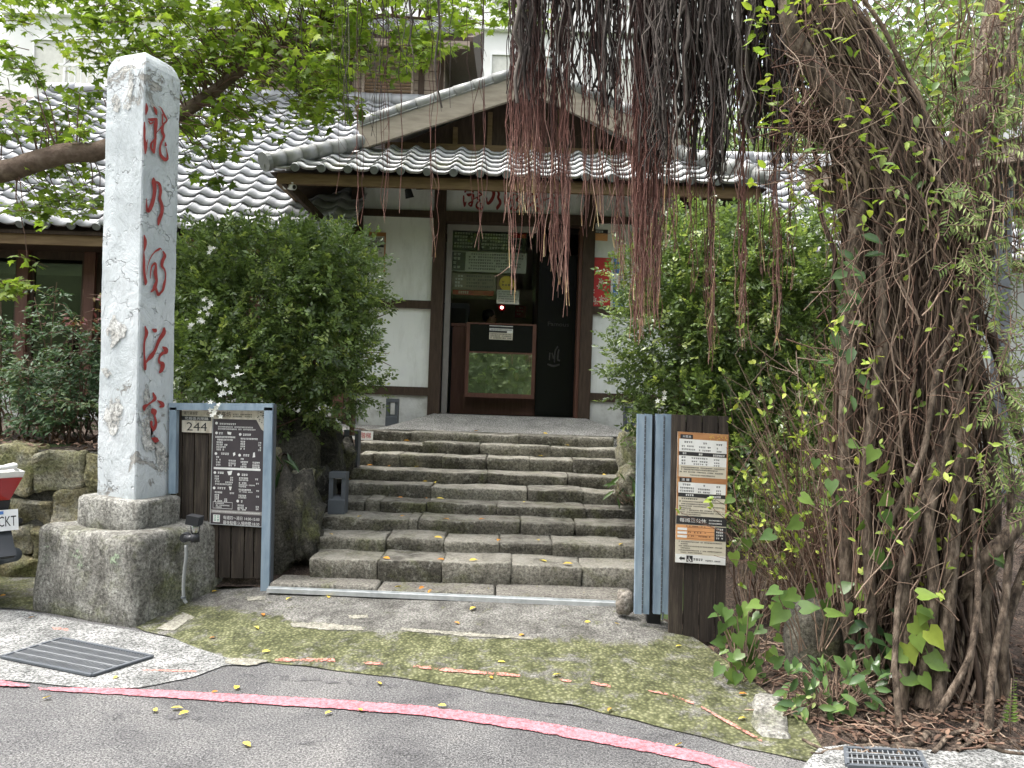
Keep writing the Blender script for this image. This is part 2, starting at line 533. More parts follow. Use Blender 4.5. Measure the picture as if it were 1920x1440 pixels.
mk_stone('paving', [(0.25, (0.12, 0.11, 0.095)), (0.5, (0.19, 0.178, 0.155)), (0.75, (0.26, 0.245, 0.21))], (0.33, 0.315, 0.275), 26, 0.15)
noisy('pebble_floor', [(0.3, (0.22, 0.215, 0.2)), (0.7, (0.36, 0.35, 0.33))], 5, 0.8, 120, 0.5, 0.006, speck=(95, (0.1, 0.1, 0.1), (0.9, 0.9, 0.9), 0.8))
noisy('soil', [(0.3, (0.032, 0.024, 0.019)), (0.5, (0.062, 0.046, 0.036)), (0.72, (0.115, 0.088, 0.068))], 9, 0.95, 60, 0.9, 0.03, speck=(90, (0.1, 0.1, 0.1), (0.85, 0.82, 0.8), 0.7))
noisy('terrain', [(0.3, (0.03, 0.05, 0.016)), (0.7, (0.07, 0.095, 0.035))], 0.9, 0.95, 8, 0.4, 0.1)

# flaking whitewashed pillar
def mk_pillar():
    m, N, L = newmat('whitewash')
    v = wpos(N, L)
    warp = tnoise(N, L, 5, 4, 0.6, v)
    vv = N.new('ShaderNodeMix'); vv.data_type = 'VECTOR'
    vv.inputs['Factor'].default_value = 0.26
    L.new(v, vv.inputs['A']); L.new(warp.outputs['Color'], vv.inputs['B'])
    vo = N.new('ShaderNodeTexVoronoi')
    vo.feature = 'DISTANCE_TO_EDGE'
    vo.inputs['Scale'].default_value = 6.0
    L.new(vv.outputs['Result'], vo.inputs['Vector'])
    n1 = tnoise(N, L, 3.4, 6, 0.75, v)
    crackmask = ramp(N, [(0.49, (0, 0, 0)), (0.58, (1, 1, 1))])
    L.new(n1.outputs['Fac'], crackmask.inputs['Fac'])
    rc = ramp(N, [(0.0, (1, 1, 1)), (0.022, (0, 0, 0))])
    L.new(vo.outputs['Distance'], rc.inputs['Fac'])
    crack = mth(N, L, 'MULTIPLY', rc.outputs['Color'], crackmask.outputs['Color'])
    n2 = tnoise(N, L, 4.5, 7, 0.68, v, 0.7)
    z = N.new('ShaderNodeSeparateXYZ')
    L.new(v, z.inputs['Vector'])
    # peeled more near the foot and at the very top
    foot = N.new('ShaderNodeMapRange')
    for k, val in (('From Min', 2.3), ('From Max', 1.2), ('To Min', 0.0), ('To Max', 0.17)):
        foot.inputs[k].default_value = val
    L.new(z.outputs['Z'], foot.inputs['Value'])
    top = N.new('ShaderNodeMapRange')
    for k, val in (('From Min', 3.3), ('From Max', 3.85), ('To Min', 0.0), ('To Max', 0.15)):
        top.inputs[k].default_value = val
    L.new(z.outputs['Z'], top.inputs['Value'])
    pf = mth(N, L, 'ADD', n2.outputs['Fac'], mth(N, L, 'ADD', foot.outputs['Result'], top.outputs['Result']))
    rp = ramp(N, [(0.715, (0, 0, 0)), (0.735, (1, 1, 1))])
    L.new(pf, rp.inputs['Fac'])
    edge = ramp(N, [(0.69, (0, 0, 0)), (0.716, (1, 1, 1)), (0.738, (1, 1, 1)), (0.75, (0, 0, 0))])
    L.new(pf, edge.inputs['Fac'])
    n3 = tnoise(N, L, 1.7, 6, 0.6, v)
    white = ramp(N, [(0.36, (0.46, 0.50, 0.515)), (0.5, (0.56, 0.60, 0.618)), (0.66, (0.62, 0.65, 0.668))])
    L.new(n3.outputs['Fac'], white.inputs['Fac'])
    n4 = tnoise(N, L, 16, 6, 0.72, v)
    under = ramp(N, [(0.3, (0.2, 0.18, 0.15)), (0.5, (0.36, 0.345, 0.31)), (0.72, (0.55, 0.54, 0.5))])
    L.new(n4.outputs['Fac'], under.inputs['Fac'])
    c = mixc(N, L, mth(N, L, 'MULTIPLY', rp.outputs['Color'], 0.85), white.outputs['Color'], under.outputs['Color'])
    c = mixc(N, L, mth(N, L, 'MULTIPLY', edge.outputs['Color'], 0.45), c, (0.2, 0.19, 0.17))
    n5 = tnoise(N, L, 3.0, 9, 0.78, wpos(N, L, (1.5, 1.5, 0.8)), 1.2)
    ridge = mth(N, L, 'ABSOLUTE', mth(N, L, 'SUBTRACT', n5.outputs['Fac'], 0.5))
    rr5 = ramp(N, [(0.0, (1, 1, 1)), (0.02, (0, 0, 0))])
    L.new(ridge, rr5.inputs['Fac'])
    c = mixc(N, L, mth(N, L, 'MULTIPLY', rr5.outputs['Color'], 0.28), c, (0.25, 0.26, 0.26))
    c = mixc(N, L, mth(N, L, 'MULTIPLY', crack, 0.6), c, (0.2, 0.21, 0.21))
    h = mth(N, L, 'SUBTRACT', mth(N, L, 'ADD', mth(N, L, 'MULTIPLY', n4.outputs['Fac'], 0.35), mth(N, L, 'MULTIPLY', n5.outputs['Fac'], 2.0)), mth(N, L, 'ADD', mth(N, L, 'MULTIPLY', rp.outputs['Color'], 0.5), mth(N, L, 'MULTIPLY', crack, 1.0)))
    principled(N, L, c, 0.75, h, 0.9, 0.015)
mk_pillar()
noisy('red_lettering', [(0.3, (0.22, 0.028, 0.025)), (0.7, (0.33, 0.05, 0.045))], 18, 0.6, 60, 0.3, 0.004)
def mk_plaster():
    m, N, L = newmat('plaster')
    v = wpos(N, L)
    t = tnoise(N, L, 1.6, 6, 0.6, v)
    r = ramp(N, [(0.34, (0.71, 0.73, 0.715)), (0.5, (0.79, 0.81, 0.795)), (0.68, (0.83, 0.84, 0.83))])
    L.new(t.outputs['Fac'], r.inputs['Fac'])
    s = tnoise(N, L, 3.0, 8, 0.72, wpos(N, L, (2.6, 2.6, 0.5)), 0.4)
    rs = ramp(N, [(0.36, (0.66, 0.65, 0.61)), (0.5, (1, 1, 1))])
    L.new(s.outputs['Fac'], rs.inputs['Fac'])
    c = mixc(N, L, 0.32, r.outputs['Color'], rs.outputs['Color'], 'MULTIPLY')
    k = tnoise(N, L, 22, 5, 0.8, v)
    rk = ramp(N, [(0.66, (1, 1, 1)), (0.7, (0.55, 0.54, 0.5))])
    L.new(k.outputs['Fac'], rk.inputs['Fac'])
    c = mixc(N, L, 0.5, c, rk.outputs['Color'], 'MULTIPLY')
    principled(N, L, c, 0.85, k.outputs['Fac'], 0.15, 0.01)
mk_plaster()
noisy('plinth_plaster', [(0.3, (0.34, 0.33, 0.31)), (0.5, (0.6, 0.6, 0.58)), (0.8, (0.74, 0.745, 0.73))], 3.2, 0.9, 30, 0.35, 0.015, detail=8, nrough=0.7)
noisy('timber', [(0.3, (0.035, 0.022, 0.015)), (0.7, (0.075, 0.049, 0.034))], 7, 0.7, 30, 0.3, 0.006, stretch=(6, 6, 0.8))
noisy('eave_timber', [(0.3, (0.13, 0.082, 0.04)), (0.7, (0.22, 0.15, 0.08))], 5, 0.75, 30, 0.3, 0.006, stretch=(0.8, 6, 6))
noisy('barge_timber', [(0.3, (0.2, 0.17, 0.13)), (0.7, (0.3, 0.265, 0.21))], 4, 0.8, 30, 0.3, 0.008, stretch=(1, 5, 5))
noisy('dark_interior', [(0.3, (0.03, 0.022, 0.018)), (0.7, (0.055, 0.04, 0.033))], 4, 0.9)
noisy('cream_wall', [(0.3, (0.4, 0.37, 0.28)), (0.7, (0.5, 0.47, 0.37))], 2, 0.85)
noisy('counter_wood', [(0.3, (0.095, 0.042, 0.03)), (0.7, (0.15, 0.07, 0.052))], 6, 0.5, 30, 0.2, 0.004, stretch=(6, 6, 0.7))
noisy('fence_wood', [(0.28, (0.018, 0.0145, 0.0125)), (0.5, (0.042, 0.033, 0.027)), (0.74, (0.105, 0.085, 0.066))], 4.5, 0.78, 22, 0.5, 0.008, stretch=(9, 9, 0.6), detail=8, nrough=0.7, per_object=0.16)
noisy('blue_steel', [(0.3, (0.17, 0.235, 0.31)), (0.5, (0.265, 0.345, 0.43)), (0.75, (0.37, 0.45, 0.53))], 4, 0.45, 30, 0.15, 0.004, stretch=(3, 3, 0.7), metal=0.25)
noisy('galvanised', [(0.3, (0.38, 0.4, 0.41)), (0.7, (0.6, 0.62, 0.63))], 14, 0.4, 50, 0.2, 0.003, metal=0.5)
def mk_tile(name, stops, mossamt, lich):
    m, N, L = newmat(name)
    v = wpos(N, L)
    oi = N.new('ShaderNodeObjectInfo')
    t = tnoise(N, L, 5, 6, 0.65, v)
    fac = mth(N, L, 'ADD', t.outputs['Fac'], mth(N, L, 'MULTIPLY', mth(N, L, 'SUBTRACT', oi.outputs['Random'], 0.5), 0.3))
    r = ramp(N, stops)
    L.new(fac, r.inputs['Fac'])
    g = tnoise(N, L, 3.1, 7, 0.7, v)
    rg = ramp(N, [(0.62 - 0.2 * mossamt, (0, 0, 0)), (0.78 - 0.2 * mossamt, (1, 1, 1))])
    L.new(g.outputs['Fac'], rg.inputs['Fac'])
    c = mixc(N, L, mth(N, L, 'MULTIPLY', rg.outputs['Color'], 0.8), r.outputs['Color'], lich)
    f = tnoise(N, L, 45, 4, 0.7, v)
    principled(N, L, c, 0.42, f.outputs['Fac'], 0.25, 0.006, 0.0, 0.6)
mk_tile('roof_tile', [(0.25, (0.26, 0.26, 0.27)), (0.5, (0.36, 0.363, 0.375)), (0.8, (0.44, 0.443, 0.455))], 0.05, (0.4, 0.4, 0.34))
mk_tile('porch_tile', [(0.25, (0.24, 0.245, 0.25)), (0.5, (0.38, 0.385, 0.385)), (0.8, (0.52, 0.525, 0.52))], 0.45, (0.25, 0.25, 0.15))
mk_tile('ridge_tile', [(0.25, (0.12, 0.125, 0.12)), (0.5, (0.185, 0.19, 0.18)), (0.8, (0.25, 0.25, 0.235))], 0.4, (0.2, 0.2, 0.13))
noisy('tile_end', [(0.3, (0.13, 0.14, 0.14)), (0.7, (0.22, 0.23, 0.225))], 12, 0.6, 50, 0.2, 0.004)
noisy('upper_wood', [(0.3, (0.2, 0.15, 0.115)), (0.7, (0.36, 0.295, 0.24))], 5, 0.8, 30, 0.3, 0.006, stretch=(0.8, 5, 5))
noisy('louvre_wood', [(0.3, (0.25, 0.16, 0.1)), (0.7, (0.38, 0.27, 0.18))], 6, 0.7, 30, 0.2, 0.004)
noisy('pale_facade', [(0.3, (0.66, 0.65, 0.62)), (0.7, (0.8, 0.79, 0.77))], 0.8, 0.9, 10, 0.1, 0.01)
plain('grey_steel', (0.082, 0.092, 0.105), 0.5)
plain('black_plastic', (0.018, 0.019, 0.022), 0.45)
plain('white_plastic', (0.7, 0.7, 0.68), 0.4)
plain('faint_print', (0.045, 0.042, 0.04), 0.7)
plain('grey_pvc', (0.2, 0.21, 0.21), 0.5)
plain('grate_steel', (0.2, 0.21, 0.22), 0.5)
plain('dark_glass', (0.006, 0.006, 0.007), 0.25, spec=0.25)
plain('charcoal_print', (0.03, 0.03, 0.032), 0.6)
plain('menu_brown', (0.062, 0.052, 0.058), 0.55)
plain('white_print', (0.78, 0.78, 0.76), 0.6)
plain('grey_print', (0.28, 0.26, 0.25), 0.6)
plain('cream_print', (0.62, 0.57, 0.46), 0.6)
noisy('aged_plate', [(0.3, (0.42, 0.37, 0.29)), (0.5, (0.6, 0.555, 0.47)), (0.75, (0.7, 0.66, 0.585))], 14, 0.55, 40, 0.15, 0.003, stretch=(2, 2, 0.7))
noisy('sign_wood_print', [(0.3, (0.33, 0.14, 0.06)), (0.7, (0.52, 0.27, 0.12))], 5, 0.55, 40, 0.05, 0.002, stretch=(1, 1, 7))
plain('orange_print', (0.68, 0.34, 0.15), 0.6)
plain('gold_print', (0.62, 0.4, 0.1), 0.6)
plain('blue_print', (0.08, 0.2, 0.5), 0.6)
plain('green_print', (0.14, 0.35, 0.25), 0.6)
plain('red_print', (0.5, 0.03, 0.03), 0.55)
plain('dull_paper', (0.55, 0.54, 0.49), 0.7)
plain('yellow_print', (0.7, 0.5, 0.05), 0.6)
def mk_glass(name, tint, rough=0.02, alpha=0.12):
    m, N, L = newmat(name)
    tr = N.new('ShaderNodeBsdfTransparent')
    tr.inputs['Color'].default_value = (*tint, 1)
    gl = N.new('ShaderNodeBsdfGlossy')
    gl.inputs['Roughness'].default_value = rough
    fr = N.new('ShaderNodeFresnel')
    fr.inputs['IOR'].default_value = 1.5
    a = mth(N, L, 'ADD', fr.outputs['Fac'], alpha, True)
    mx = N.new('ShaderNodeMixShader')
    o = N.new('ShaderNodeOutputMaterial')
    L.new(a, mx.inputs['Fac'])
    L.new(tr.outputs['BSDF'], mx.inputs[1])
    L.new(gl.outputs['BSDF'], mx.inputs[2])
    L.new(mx.outputs['Shader'], o.inputs['Surface'])
mk_glass('glass', (0.93, 0.95, 0.94), 0.02, -0.01)
mk_glass('case_glass', (0.85, 0.92, 0.86), 0.015, 0.28)
mk_glass('window_glass', (0.55, 0.6, 0.57), 0.03, 0.03)
m_, N_, L_ = newmat('lamp_glow')
e_ = N_.new('ShaderNodeEmission'); e_.inputs['Color'].default_value = (1, 0.8, 0.75, 1); e_.inputs['Strength'].default_value = 3.0
o_ = N_.new('ShaderNodeOutputMaterial'); L_.new(e_.outputs['Emission'], o_.inputs['Surface'])
plain('skin', (0.5, 0.3, 0.2), 0.55)
plain('dark_hair', (0.02, 0.015, 0.013), 0.5)
plain('dark_cloth', (0.06, 0.03, 0.05), 0.9)
plain('tail_red', (0.28, 0.008, 0.012), 0.15, spec=0.6)
plain('scooter_white', (0.72, 0.72, 0.7), 0.25, spec=0.5)
plain('rubber', (0.02, 0.02, 0.02), 0.8)
plain('mudguard', (0.03, 0.034, 0.04), 0.5)
plain('plate_white', (0.75, 0.76, 0.76), 0.4)
# bark, roots, twigs
noisy('maple_bark', [(0.3, (0.07, 0.048, 0.035)), (0.5, (0.13, 0.092, 0.068)), (0.75, (0.2, 0.155, 0.12))], 14, 0.9, 50, 0.7, 0.02)
noisy('banyan_bark', [(0.36, (0.035, 0.026, 0.019)), (0.5, (0.11, 0.082, 0.06)), (0.66, (0.24, 0.19, 0.145))], 11, 0.9, 45, 0.8, 0.02, stretch=(3, 3, 1))
def mk_root(name, stops):
    m, N, L = newmat(name)
    at = N.new('ShaderNodeAttribute'); at.attribute_name = 'rnd'
    r = ramp(N, stops)
    L.new(at.outputs['Fac'], r.inputs['Fac'])
    t = tnoise(N, L, 60, 3, 0.6, wpos(N, L, (1, 1, 0.4)))
    rr = ramp(N, [(0.3, (0.25, 0.25, 0.25)), (0.7, (0.75, 0.75, 0.75))])
    L.new(t.outputs['Fac'], rr.inputs['Fac'])
    c = mixc(N, L, 0.6, r.outputs['Color'], rr.outputs['Color'], 'OVERLAY')
    principled(N, L, c, 0.85, t.outputs['Fac'], 0.3, 0.004)
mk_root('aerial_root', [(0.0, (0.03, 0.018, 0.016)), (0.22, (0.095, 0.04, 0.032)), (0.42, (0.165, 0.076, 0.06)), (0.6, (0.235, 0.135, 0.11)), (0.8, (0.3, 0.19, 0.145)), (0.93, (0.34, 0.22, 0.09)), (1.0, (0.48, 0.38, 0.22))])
mk_root('dark_root', [(0.0, (0.022, 0.017, 0.015)), (0.5, (0.062, 0.05, 0.044)), (0.85, (0.13, 0.11, 0.095)), (1.0, (0.24, 0.215, 0.185))])
mk_root('trunk_root', [(0.0, (0.035, 0.023, 0.017)), (0.4, (0.11, 0.077, 0.056)), (0.75, (0.21, 0.158, 0.118)), (1.0, (0.33, 0.27, 0.21))])
mk_root('twig', [(0.0, (0.085, 0.045, 0.032)), (0.5, (0.155, 0.098, 0.07)), (1.0, (0.26, 0.2, 0.15))])
# leaves
leafmat('maple_leaf', [(0.0, (0.085, 0.14, 0.022)), (0.45, (0.185, 0.285, 0.04)), (0.8, (0.285, 0.39, 0.065)), (1.0, (0.38, 0.45, 0.09))], 0.5, 0.45)
leafmat('jasmine_leaf', [(0.0, (0.05, 0.08, 0.03)), (0.4, (0.14, 0.21, 0.068)), (0.75, (0.235, 0.325, 0.105)), (1.0, (0.42, 0.5, 0.15))], 0.42, 0.28, 0.7)
leafmat('nandina_leaf', [(0.0, (0.04, 0.085, 0.045)), (0.5, (0.085, 0.15, 0.07)), (0.8, (0.14, 0.19, 0.065)), (0.9, (0.2, 0.18, 0.05)), (1.0, (0.2, 0.05, 0.05))], 0.25, 0.5)
leafmat('shrub_leaf', [(0.0, (0.1, 0.18, 0.04)), (0.5, (0.26, 0.37, 0.06)), (1.0, (0.47, 0.52, 0.1))], 0.4, 0.45)
leafmat('heart_leaf', [(0.0, (0.04, 0.085, 0.024)), (0.5, (0.085, 0.15, 0.036)), (0.8, (0.16, 0.24, 0.05)), (1.0, (0.31, 0.37, 0.06))], 0.3, 0.35)
leafmat('glossy_leaf', [(0.0, (0.025, 0.055, 0.02)), (0.6, (0.06, 0.115, 0.035)), (1.0, (0.13, 0.21, 0.06))], 0.22, 0.3, 0.5)
leafmat('fern_leaf', [(0.0, (0.11, 0.17, 0.05)), (0.6, (0.22, 0.29, 0.09)), (1.0, (0.36, 0.42, 0.16))], 0.35, 0.55)
leafmat('hill_leaf', [(0.0, (0.09, 0.13, 0.06)), (0.5, (0.17, 0.24, 0.1)), (1.0, (0.3, 0.37, 0.17))], 0.35, 0.5)
leafmat('fallen_yellow', [(0.0, (0.5, 0.18, 0.03)), (0.4, (0.62, 0.36, 0.04)), (1.0, (0.68, 0.56, 0.09))], 0.15, 0.55)
leafmat('litter', [(0.0, (0.045, 0.026, 0.018)), (0.5, (0.13, 0.078, 0.052)), (0.85, (0.24, 0.155, 0.11)), (1.0, (0.36, 0.26, 0.2))], 0.05, 0.75)
leafmat('petal', [(0.0, (0.75, 0.75, 0.7)), (1.0, (0.85, 0.85, 0.82))], 0.2, 0.5)
# ================================================================== GROUND
AX = [-9, -3.4, -2.46, -1.63, -1.40, -0.43, 0.44, 1.15, 1.45]
AYF = [5.9, 5.62, 5.30, 4.72, 4.69, 4.46, 4.14, 3.74, 3.58]
BX = [-9, -2.6, -1.75, 0.75, 1.0, 1.25, 1.42, 1.5]
BYB = [6.62, 6.62, 5.90, 5.52, 5.45, 5.05, 4.35, 3.9]
def yf(x): return np.interp(x, AX, AYF)
def yb(x): return np.interp(x, BX, BYB)
def zb(x): return np.interp(x, [-9, -3, -2.3, -1.75, 0.75, 1.0, 1.25, 1.5], [0.03, 0.05, 0.11, 0.13, 0.2, 0.17, 0.10, 0.05])
def gz(x, y):                    # height of the apron in front of the steps
    t = np.clip((y - yf(x)) / np.maximum(yb(x) - yf(x), 0.05), 0, 1.2)
    return 0.006 + zb(x) * np.minimum(t, 1.0) ** 0.85
def agz(x, y):                   # the same with its unevenness
    return max(0.003, float(gz(x, y)) + (0.006 * nz(x, y, 2.0, 5.0) + 0.003 * nz(x, y, 2.0, 20.0)) * float(np.clip((y - yf(x)) * 8, 0, 1)))
def bed_z(x, y):                 # height of the planting bed under the banyan
    s = sstep(1.15, 2.0, x)
    return 0.03 + s * (0.16 * sstep(3.7, 4.6, y) + 0.45 * sstep(4.8, 6.8, y)) + 0.5 * sstep(6.0, 8.5, y) * (1 - 0.3 * s) + 0.02 * nz(x, y, 0.3, 3.0)

def grid_sheet(xs, ys, zf, name, mat, attr=None, amp=0.0, afreq=8):
    X, Y = np.meshgrid(xs, ys)
    Z = zf(X, Y)
    if amp:
        Z = Z + amp * np.vectorize(lambda a, b: nz(a, b, 1.7, afreq))(X, Y)
    V = np.stack([X, Y, Z], -1).reshape(-1, 3)
    nx, ny = len(xs), len(ys)
    i = np.arange(ny - 1)[:, None] * nx + np.arange(nx - 1)[None, :]
    Q = np.stack([i, i + 1, i + 1 + nx, i + nx], -1).reshape(-1, 4)
    r = attr(X, Y).ravel() if attr is not None else None
    return npobj(name, V, [Q], mat, smooth=True, rnd=r)

def terrain_z(x, y):
    left = np.where(y < 6.7, -0.04, 1.08)
    mid = np.interp(y, [5.5, 5.9, 6.0, 9.0, 9.2], [-0.04, 0.05, 0.06, 0.95, 1.0])
    right = np.where(y < 5.6, -0.05, np.interp(y, [5.6, 9.0], [0.0, 0.9]))
    z = np.where(x < -1.8, left, np.where(x < 1.15, mid, right))
    z = np.where(y < -8.5, np.minimum(17.0, (-8.5 - y) * 1.0), z)  # unseen bank behind the camera, added to keep bright sky out of reflections
    z = np.where(y > 24, z + (y - 24) * 0.22 * sstep(24, 60, y), z)
    return np.minimum(z, 14)
xs = np.concatenate([np.linspace(-220, -12, 14), np.linspace(-10, 10, 61), np.linspace(12, 220, 14)])
ys = np.concatenate([np.linspace(-120, -24, 6), np.linspace(-22, 2, 25), np.linspace(3, 12, 61), np.linspace(13, 300, 30)])
tag(grid_sheet(xs, ys, terrain_z, 'ground', 'terrain'), kind='structure')
# asphalt road
xs = np.linspace(-30, 30, 181); ys = np.linspace(-8, 5.95, 90)
def road_z(x, y): return 0.0 * x
tag(grid_sheet(xs, ys, road_z, 'road', 'asphalt', amp=0.002, afreq=2.0), kind='structure')
# concrete apron with moss
def apron():
    us = np.linspace(-5.4, 1.5, 170)
    vs = np.linspace(0, 1, 46)
    V, R = [], []
    for v in vs:
        for x in us:
            f, b = float(yf(x)), float(yb(x))
            f += 0.03 * nz(x, 5.0, 0, 4)
            y = f + (b - f) * v
            z = agz(x, y)
            V.append((x, y, z))
            px, py = proj((x, y, z))
            line = np.interp(px, [300, 540, 640, 1000, 1180, 1280], [1120, 1168, 1180, 1200, 1212, 1190])
            m = sstep(-14, 10, py - line)             # the front part is mossy, the strip by the gate track is cleaner
            if px < 330: m = 0.62
            if px > 1290: m = 0.9
            m = m * (0.86 + 0.14 * sstep(1260, 1180, py))
            R.append(0.14 + 0.62 * m)
    n = len(us)
    i = np.arange(len(vs) - 1)[:, None] * n + np.arange(n - 1)[None, :]
    Q = np.stack([i, i + 1, i + 1 + n, i + n], -1).reshape(-1, 4)
    tag(npobj('pavement', A(V), [Q], 'mossy_concrete', smooth=True, rnd=A(R)), kind='structure')
apron()
def sheet_from_px(poly, zf, name, mat, lift, n=1, parent=None):
    """flat patch: polygon in photo pixels dropped onto the surface zf; triangulated as a fan of strips between its upper and lower outline"""
    top, bot = poly
    k = 60
    def samp(pl):
        pl = A(pl, dtype=float)
        s = np.concatenate([[0], np.cumsum(np.hypot(*np.diff(pl, axis=0).T))])
        t = np.linspace(0, s[-1], k)
        return np.stack([np.interp(t, s, pl[:, 0]), np.interp(t, s, pl[:, 1])], -1)
    T, B = samp(top), samp(bot)
    V, AT = [], []
    m = 7
    for a, (t, b) in enumerate(zip(T, B)):
        j = 2.0 * nz(a * 0.9, 0.3, len(name)) if 0 < a < k - 1 else 0
        for q in range(m):
            p = lerp(t, b, q / (m - 1))
            if q in (0, m - 1):
                p = p + A([0, 0.6 * j])
            g = G(p[0], p[1], 0.0)
            for _ in range(6):
                z = zf(g[0], g[1])
                g = G(p[0], p[1], float(z))
            V.append((g[0], g[1], float(zf(g[0], g[1])) + lift))
            AT.append(min(1.0, min(q, m - 1 - q) / 1.6, min(a, k - 1 - a) / 3.0))
    Q = [(a * m + q, a * m + q + 1, (a + 1) * m + q + 1, (a + 1) * m + q) for a in range(k - 1) for q in range(m - 1)]
    return npobj(name, A(V), [A(Q)], mat, parent, rnd=A(AT))
flat = lambda x, y: 0.0
def both(x, y): return agz(x, y) if y > yf(x) - 0.05 else 0.002
tag(sheet_from_px(([(-260, 1120), (60, 1150), (140, 1166), (262, 1186), (330, 1200), (430, 1226), (490, 1240)], [(-260, 1262), (0, 1276), (180, 1294), (260, 1292), (360, 1272), (420, 1250), (495, 1243)]), flat, 'gutter_pavement', 'light_concrete', 0.007), kind='structure')
tag(sheet_from_px(([(418, 1236), (470, 1231), (504, 1228)], [(420, 1250), (470, 1256), (506, 1247)]), flat, 'mortar_pavement', 'cream_mortar', 0.011), kind='structure')
tag(sheet_from_px(([(1535, 1420), (1600, 1413), (1700, 1419), (1780, 1428), (1850, 1422), (2100, 1432)], [(1490, 1475), (1600, 1480), (1700, 1484), (1800, 1486), (1900, 1486), (2100, 1490)]), flat, 'gutter_pavement', 'light_concrete', 0.045), kind='structure')
# red kerbside line on the road
tag(sheet_from_px(([(-200, 1262), (0, 1278), (60, 1288)], [(-200, 1272), (0, 1290), (55, 1291)]), flat, 'road_marking', 'red_line_paint', 0.011), kind='structure')
tag(sheet_from_px(([(70, 1291), (190, 1292), (330, 1297), (600, 1312), (800, 1326), (1000, 1353), (1150, 1379), (1300, 1409), (1400, 1436), (1560, 1490)],
                   [(75, 1297), (190, 1303), (330, 1312), (600, 1330), (800, 1345), (1000, 1374), (1150, 1401), (1300, 1431), (1400, 1458), (1560, 1514)]), flat, 'road_marking', 'red_line_paint', 0.0075), kind='structure')
for top, bot in [([(150, 1336), (260, 1324), (400, 1340)], [(170, 1372), (280, 1352), (395, 1364)]), ([(430, 1258), (640, 1266), (900, 1300)], [(440, 1276), (640, 1290), (900, 1318)]), ([(980, 1330), (1150, 1350), (1330, 1392)], [(980, 1340), (1150, 1366), (1330, 1404)]), ([(520, 1380), (760, 1400), (980, 1420)], [(540, 1400), (760, 1426), (980, 1436)])]:
    tag(sheet_from_px((top, bot), flat, 'road_patch', 'tar_patch', 0.0045), kind='structure')
# remains of an older red line on the concrete
for top, bot in [([(508, 1233), (630, 1234)], [(512, 1246), (634, 1246)]), ([(672, 1240), (722, 1240)], [(690, 1250), (722, 1252)]),
                 ([(764, 1245), (850, 1252), (985, 1265)], [(764, 1255), (850, 1266), (985, 1274)]), ([(1045, 1273), (1072, 1276)], [(1052, 1281), (1072, 1284)]),
                 ([(1106, 1277), (1146, 1284)], [(1106, 1287), (1146, 1294)]), ([(1210, 1295), (1255, 1300), (1302, 1318)], [(1214, 1298), (1260, 1311), (1306, 1327)]),
                 ([(1310, 1322), (1380, 1358), (1432, 1388)], [(1308, 1326), (1372, 1366), (1436, 1402)]), ([(95, 1176), (128, 1178)], [(100, 1183), (130, 1186)]), ([(262, 1256), (372, 1258)], [(264, 1260), (374, 1264)])]:
    tag(sheet_from_px((top, bot), both, 'old_road_marking', 'worn_red_paint', 0.007), kind='structure')
# broken mortar along the joint between slab and strip
for top, bot in [([(540, 1168), (600, 1164), (680, 1174)], [(542, 1178), (610, 1186), (690, 1186)]), ([(740, 1176), (860, 1184), (1005, 1196)], [(744, 1184), (860, 1196), (1008, 1202)]),
                 ([(650, 1154), (690, 1152)], [(655, 1162), (692, 1162)]), ([(460, 1118), (500, 1116)], [(464, 1130), (498, 1128)]), ([(282, 1180), (340, 1146)], [(330, 1186), (372, 1160)])]:
    tag(sheet_from_px((top, bot), both, 'mortar_pavement', 'cream_mortar', 0.005), kind='structure')
# ------------------------------------------------ drain grates
def grate(corners, label, nb, nc, lift):
    """corners: far-left, far-right, near-right, near-left in pixels"""
    P = [G(*c) + A([0, 0, lift]) for c in corners]
    c = sum(P) / 4
    t = thing('drain_grate', label, 'drain grate', c)
    pit = MB().add([p + A([0, 0, -0.001]) for p in P], [(3, 2, 1, 0)])
    obj('drain_pit', pit, 'rubber', t)
    fr = MB()
    for a, b in ((0, 1), (1, 2), (2, 3), (3, 0)):
        fr.bar(P[a] + A([0, 0, 0.006]), P[b] + A([0, 0, 0.006]), 0.02, 0.012)
    obj('frame', fr, 'grey_steel', t)
    for k in range(1, nc):
        s = k / nc
        obj('cross_bar', MB().bar(lerp(P[0], P[3], s) + A([0, 0, 0.008]), lerp(P[1], P[2], s) + A([0, 0, 0.008]), 0.008, 0.010), 'grate_steel', t)
    for k in range(1, nb):
        s = k / nb
        obj('bearing_bar', MB().bar(lerp(P[0], P[1], s) + A([0, 0, 0.003]), lerp(P[3], P[2], s) + A([0, 0, 0.003]), 0.0045, 0.010), 'grate_steel', t)
grate([(115, 1202), (286, 1236), (172, 1272), (2, 1237)], 'square steel drain grate set in pale concrete by the pillar base', 34, 5, 0.012)
grate([(1585, 1424), (1722, 1431), (1738, 1466), (1588, 1458)], 'small steel drain grate in the gutter under the banyan', 14, 3, 0.047)

# ================================================================== PLANTING BED (soil)
xs = np.linspace(0.95, 6.5, 90); ys = np.linspace(3.66, 9.3, 90)
def bedsheet(x, y):
    z = np.vectorize(lambda a, b: float(bed_z(a, b)))(x, y)
    inside = (x > np.vectorize(lambda b: np.interp(b, [3.6, 3.9, 4.35, 5.05, 5.45], [1.47, 1.46, 1.38, 1.22, 1.02]))(y))
    return np.where(inside, z, -0.03)
tag(grid_sheet(xs, ys, bedsheet, 'soil_ground', 'soil', amp=0.02, afreq=9), kind='structure')
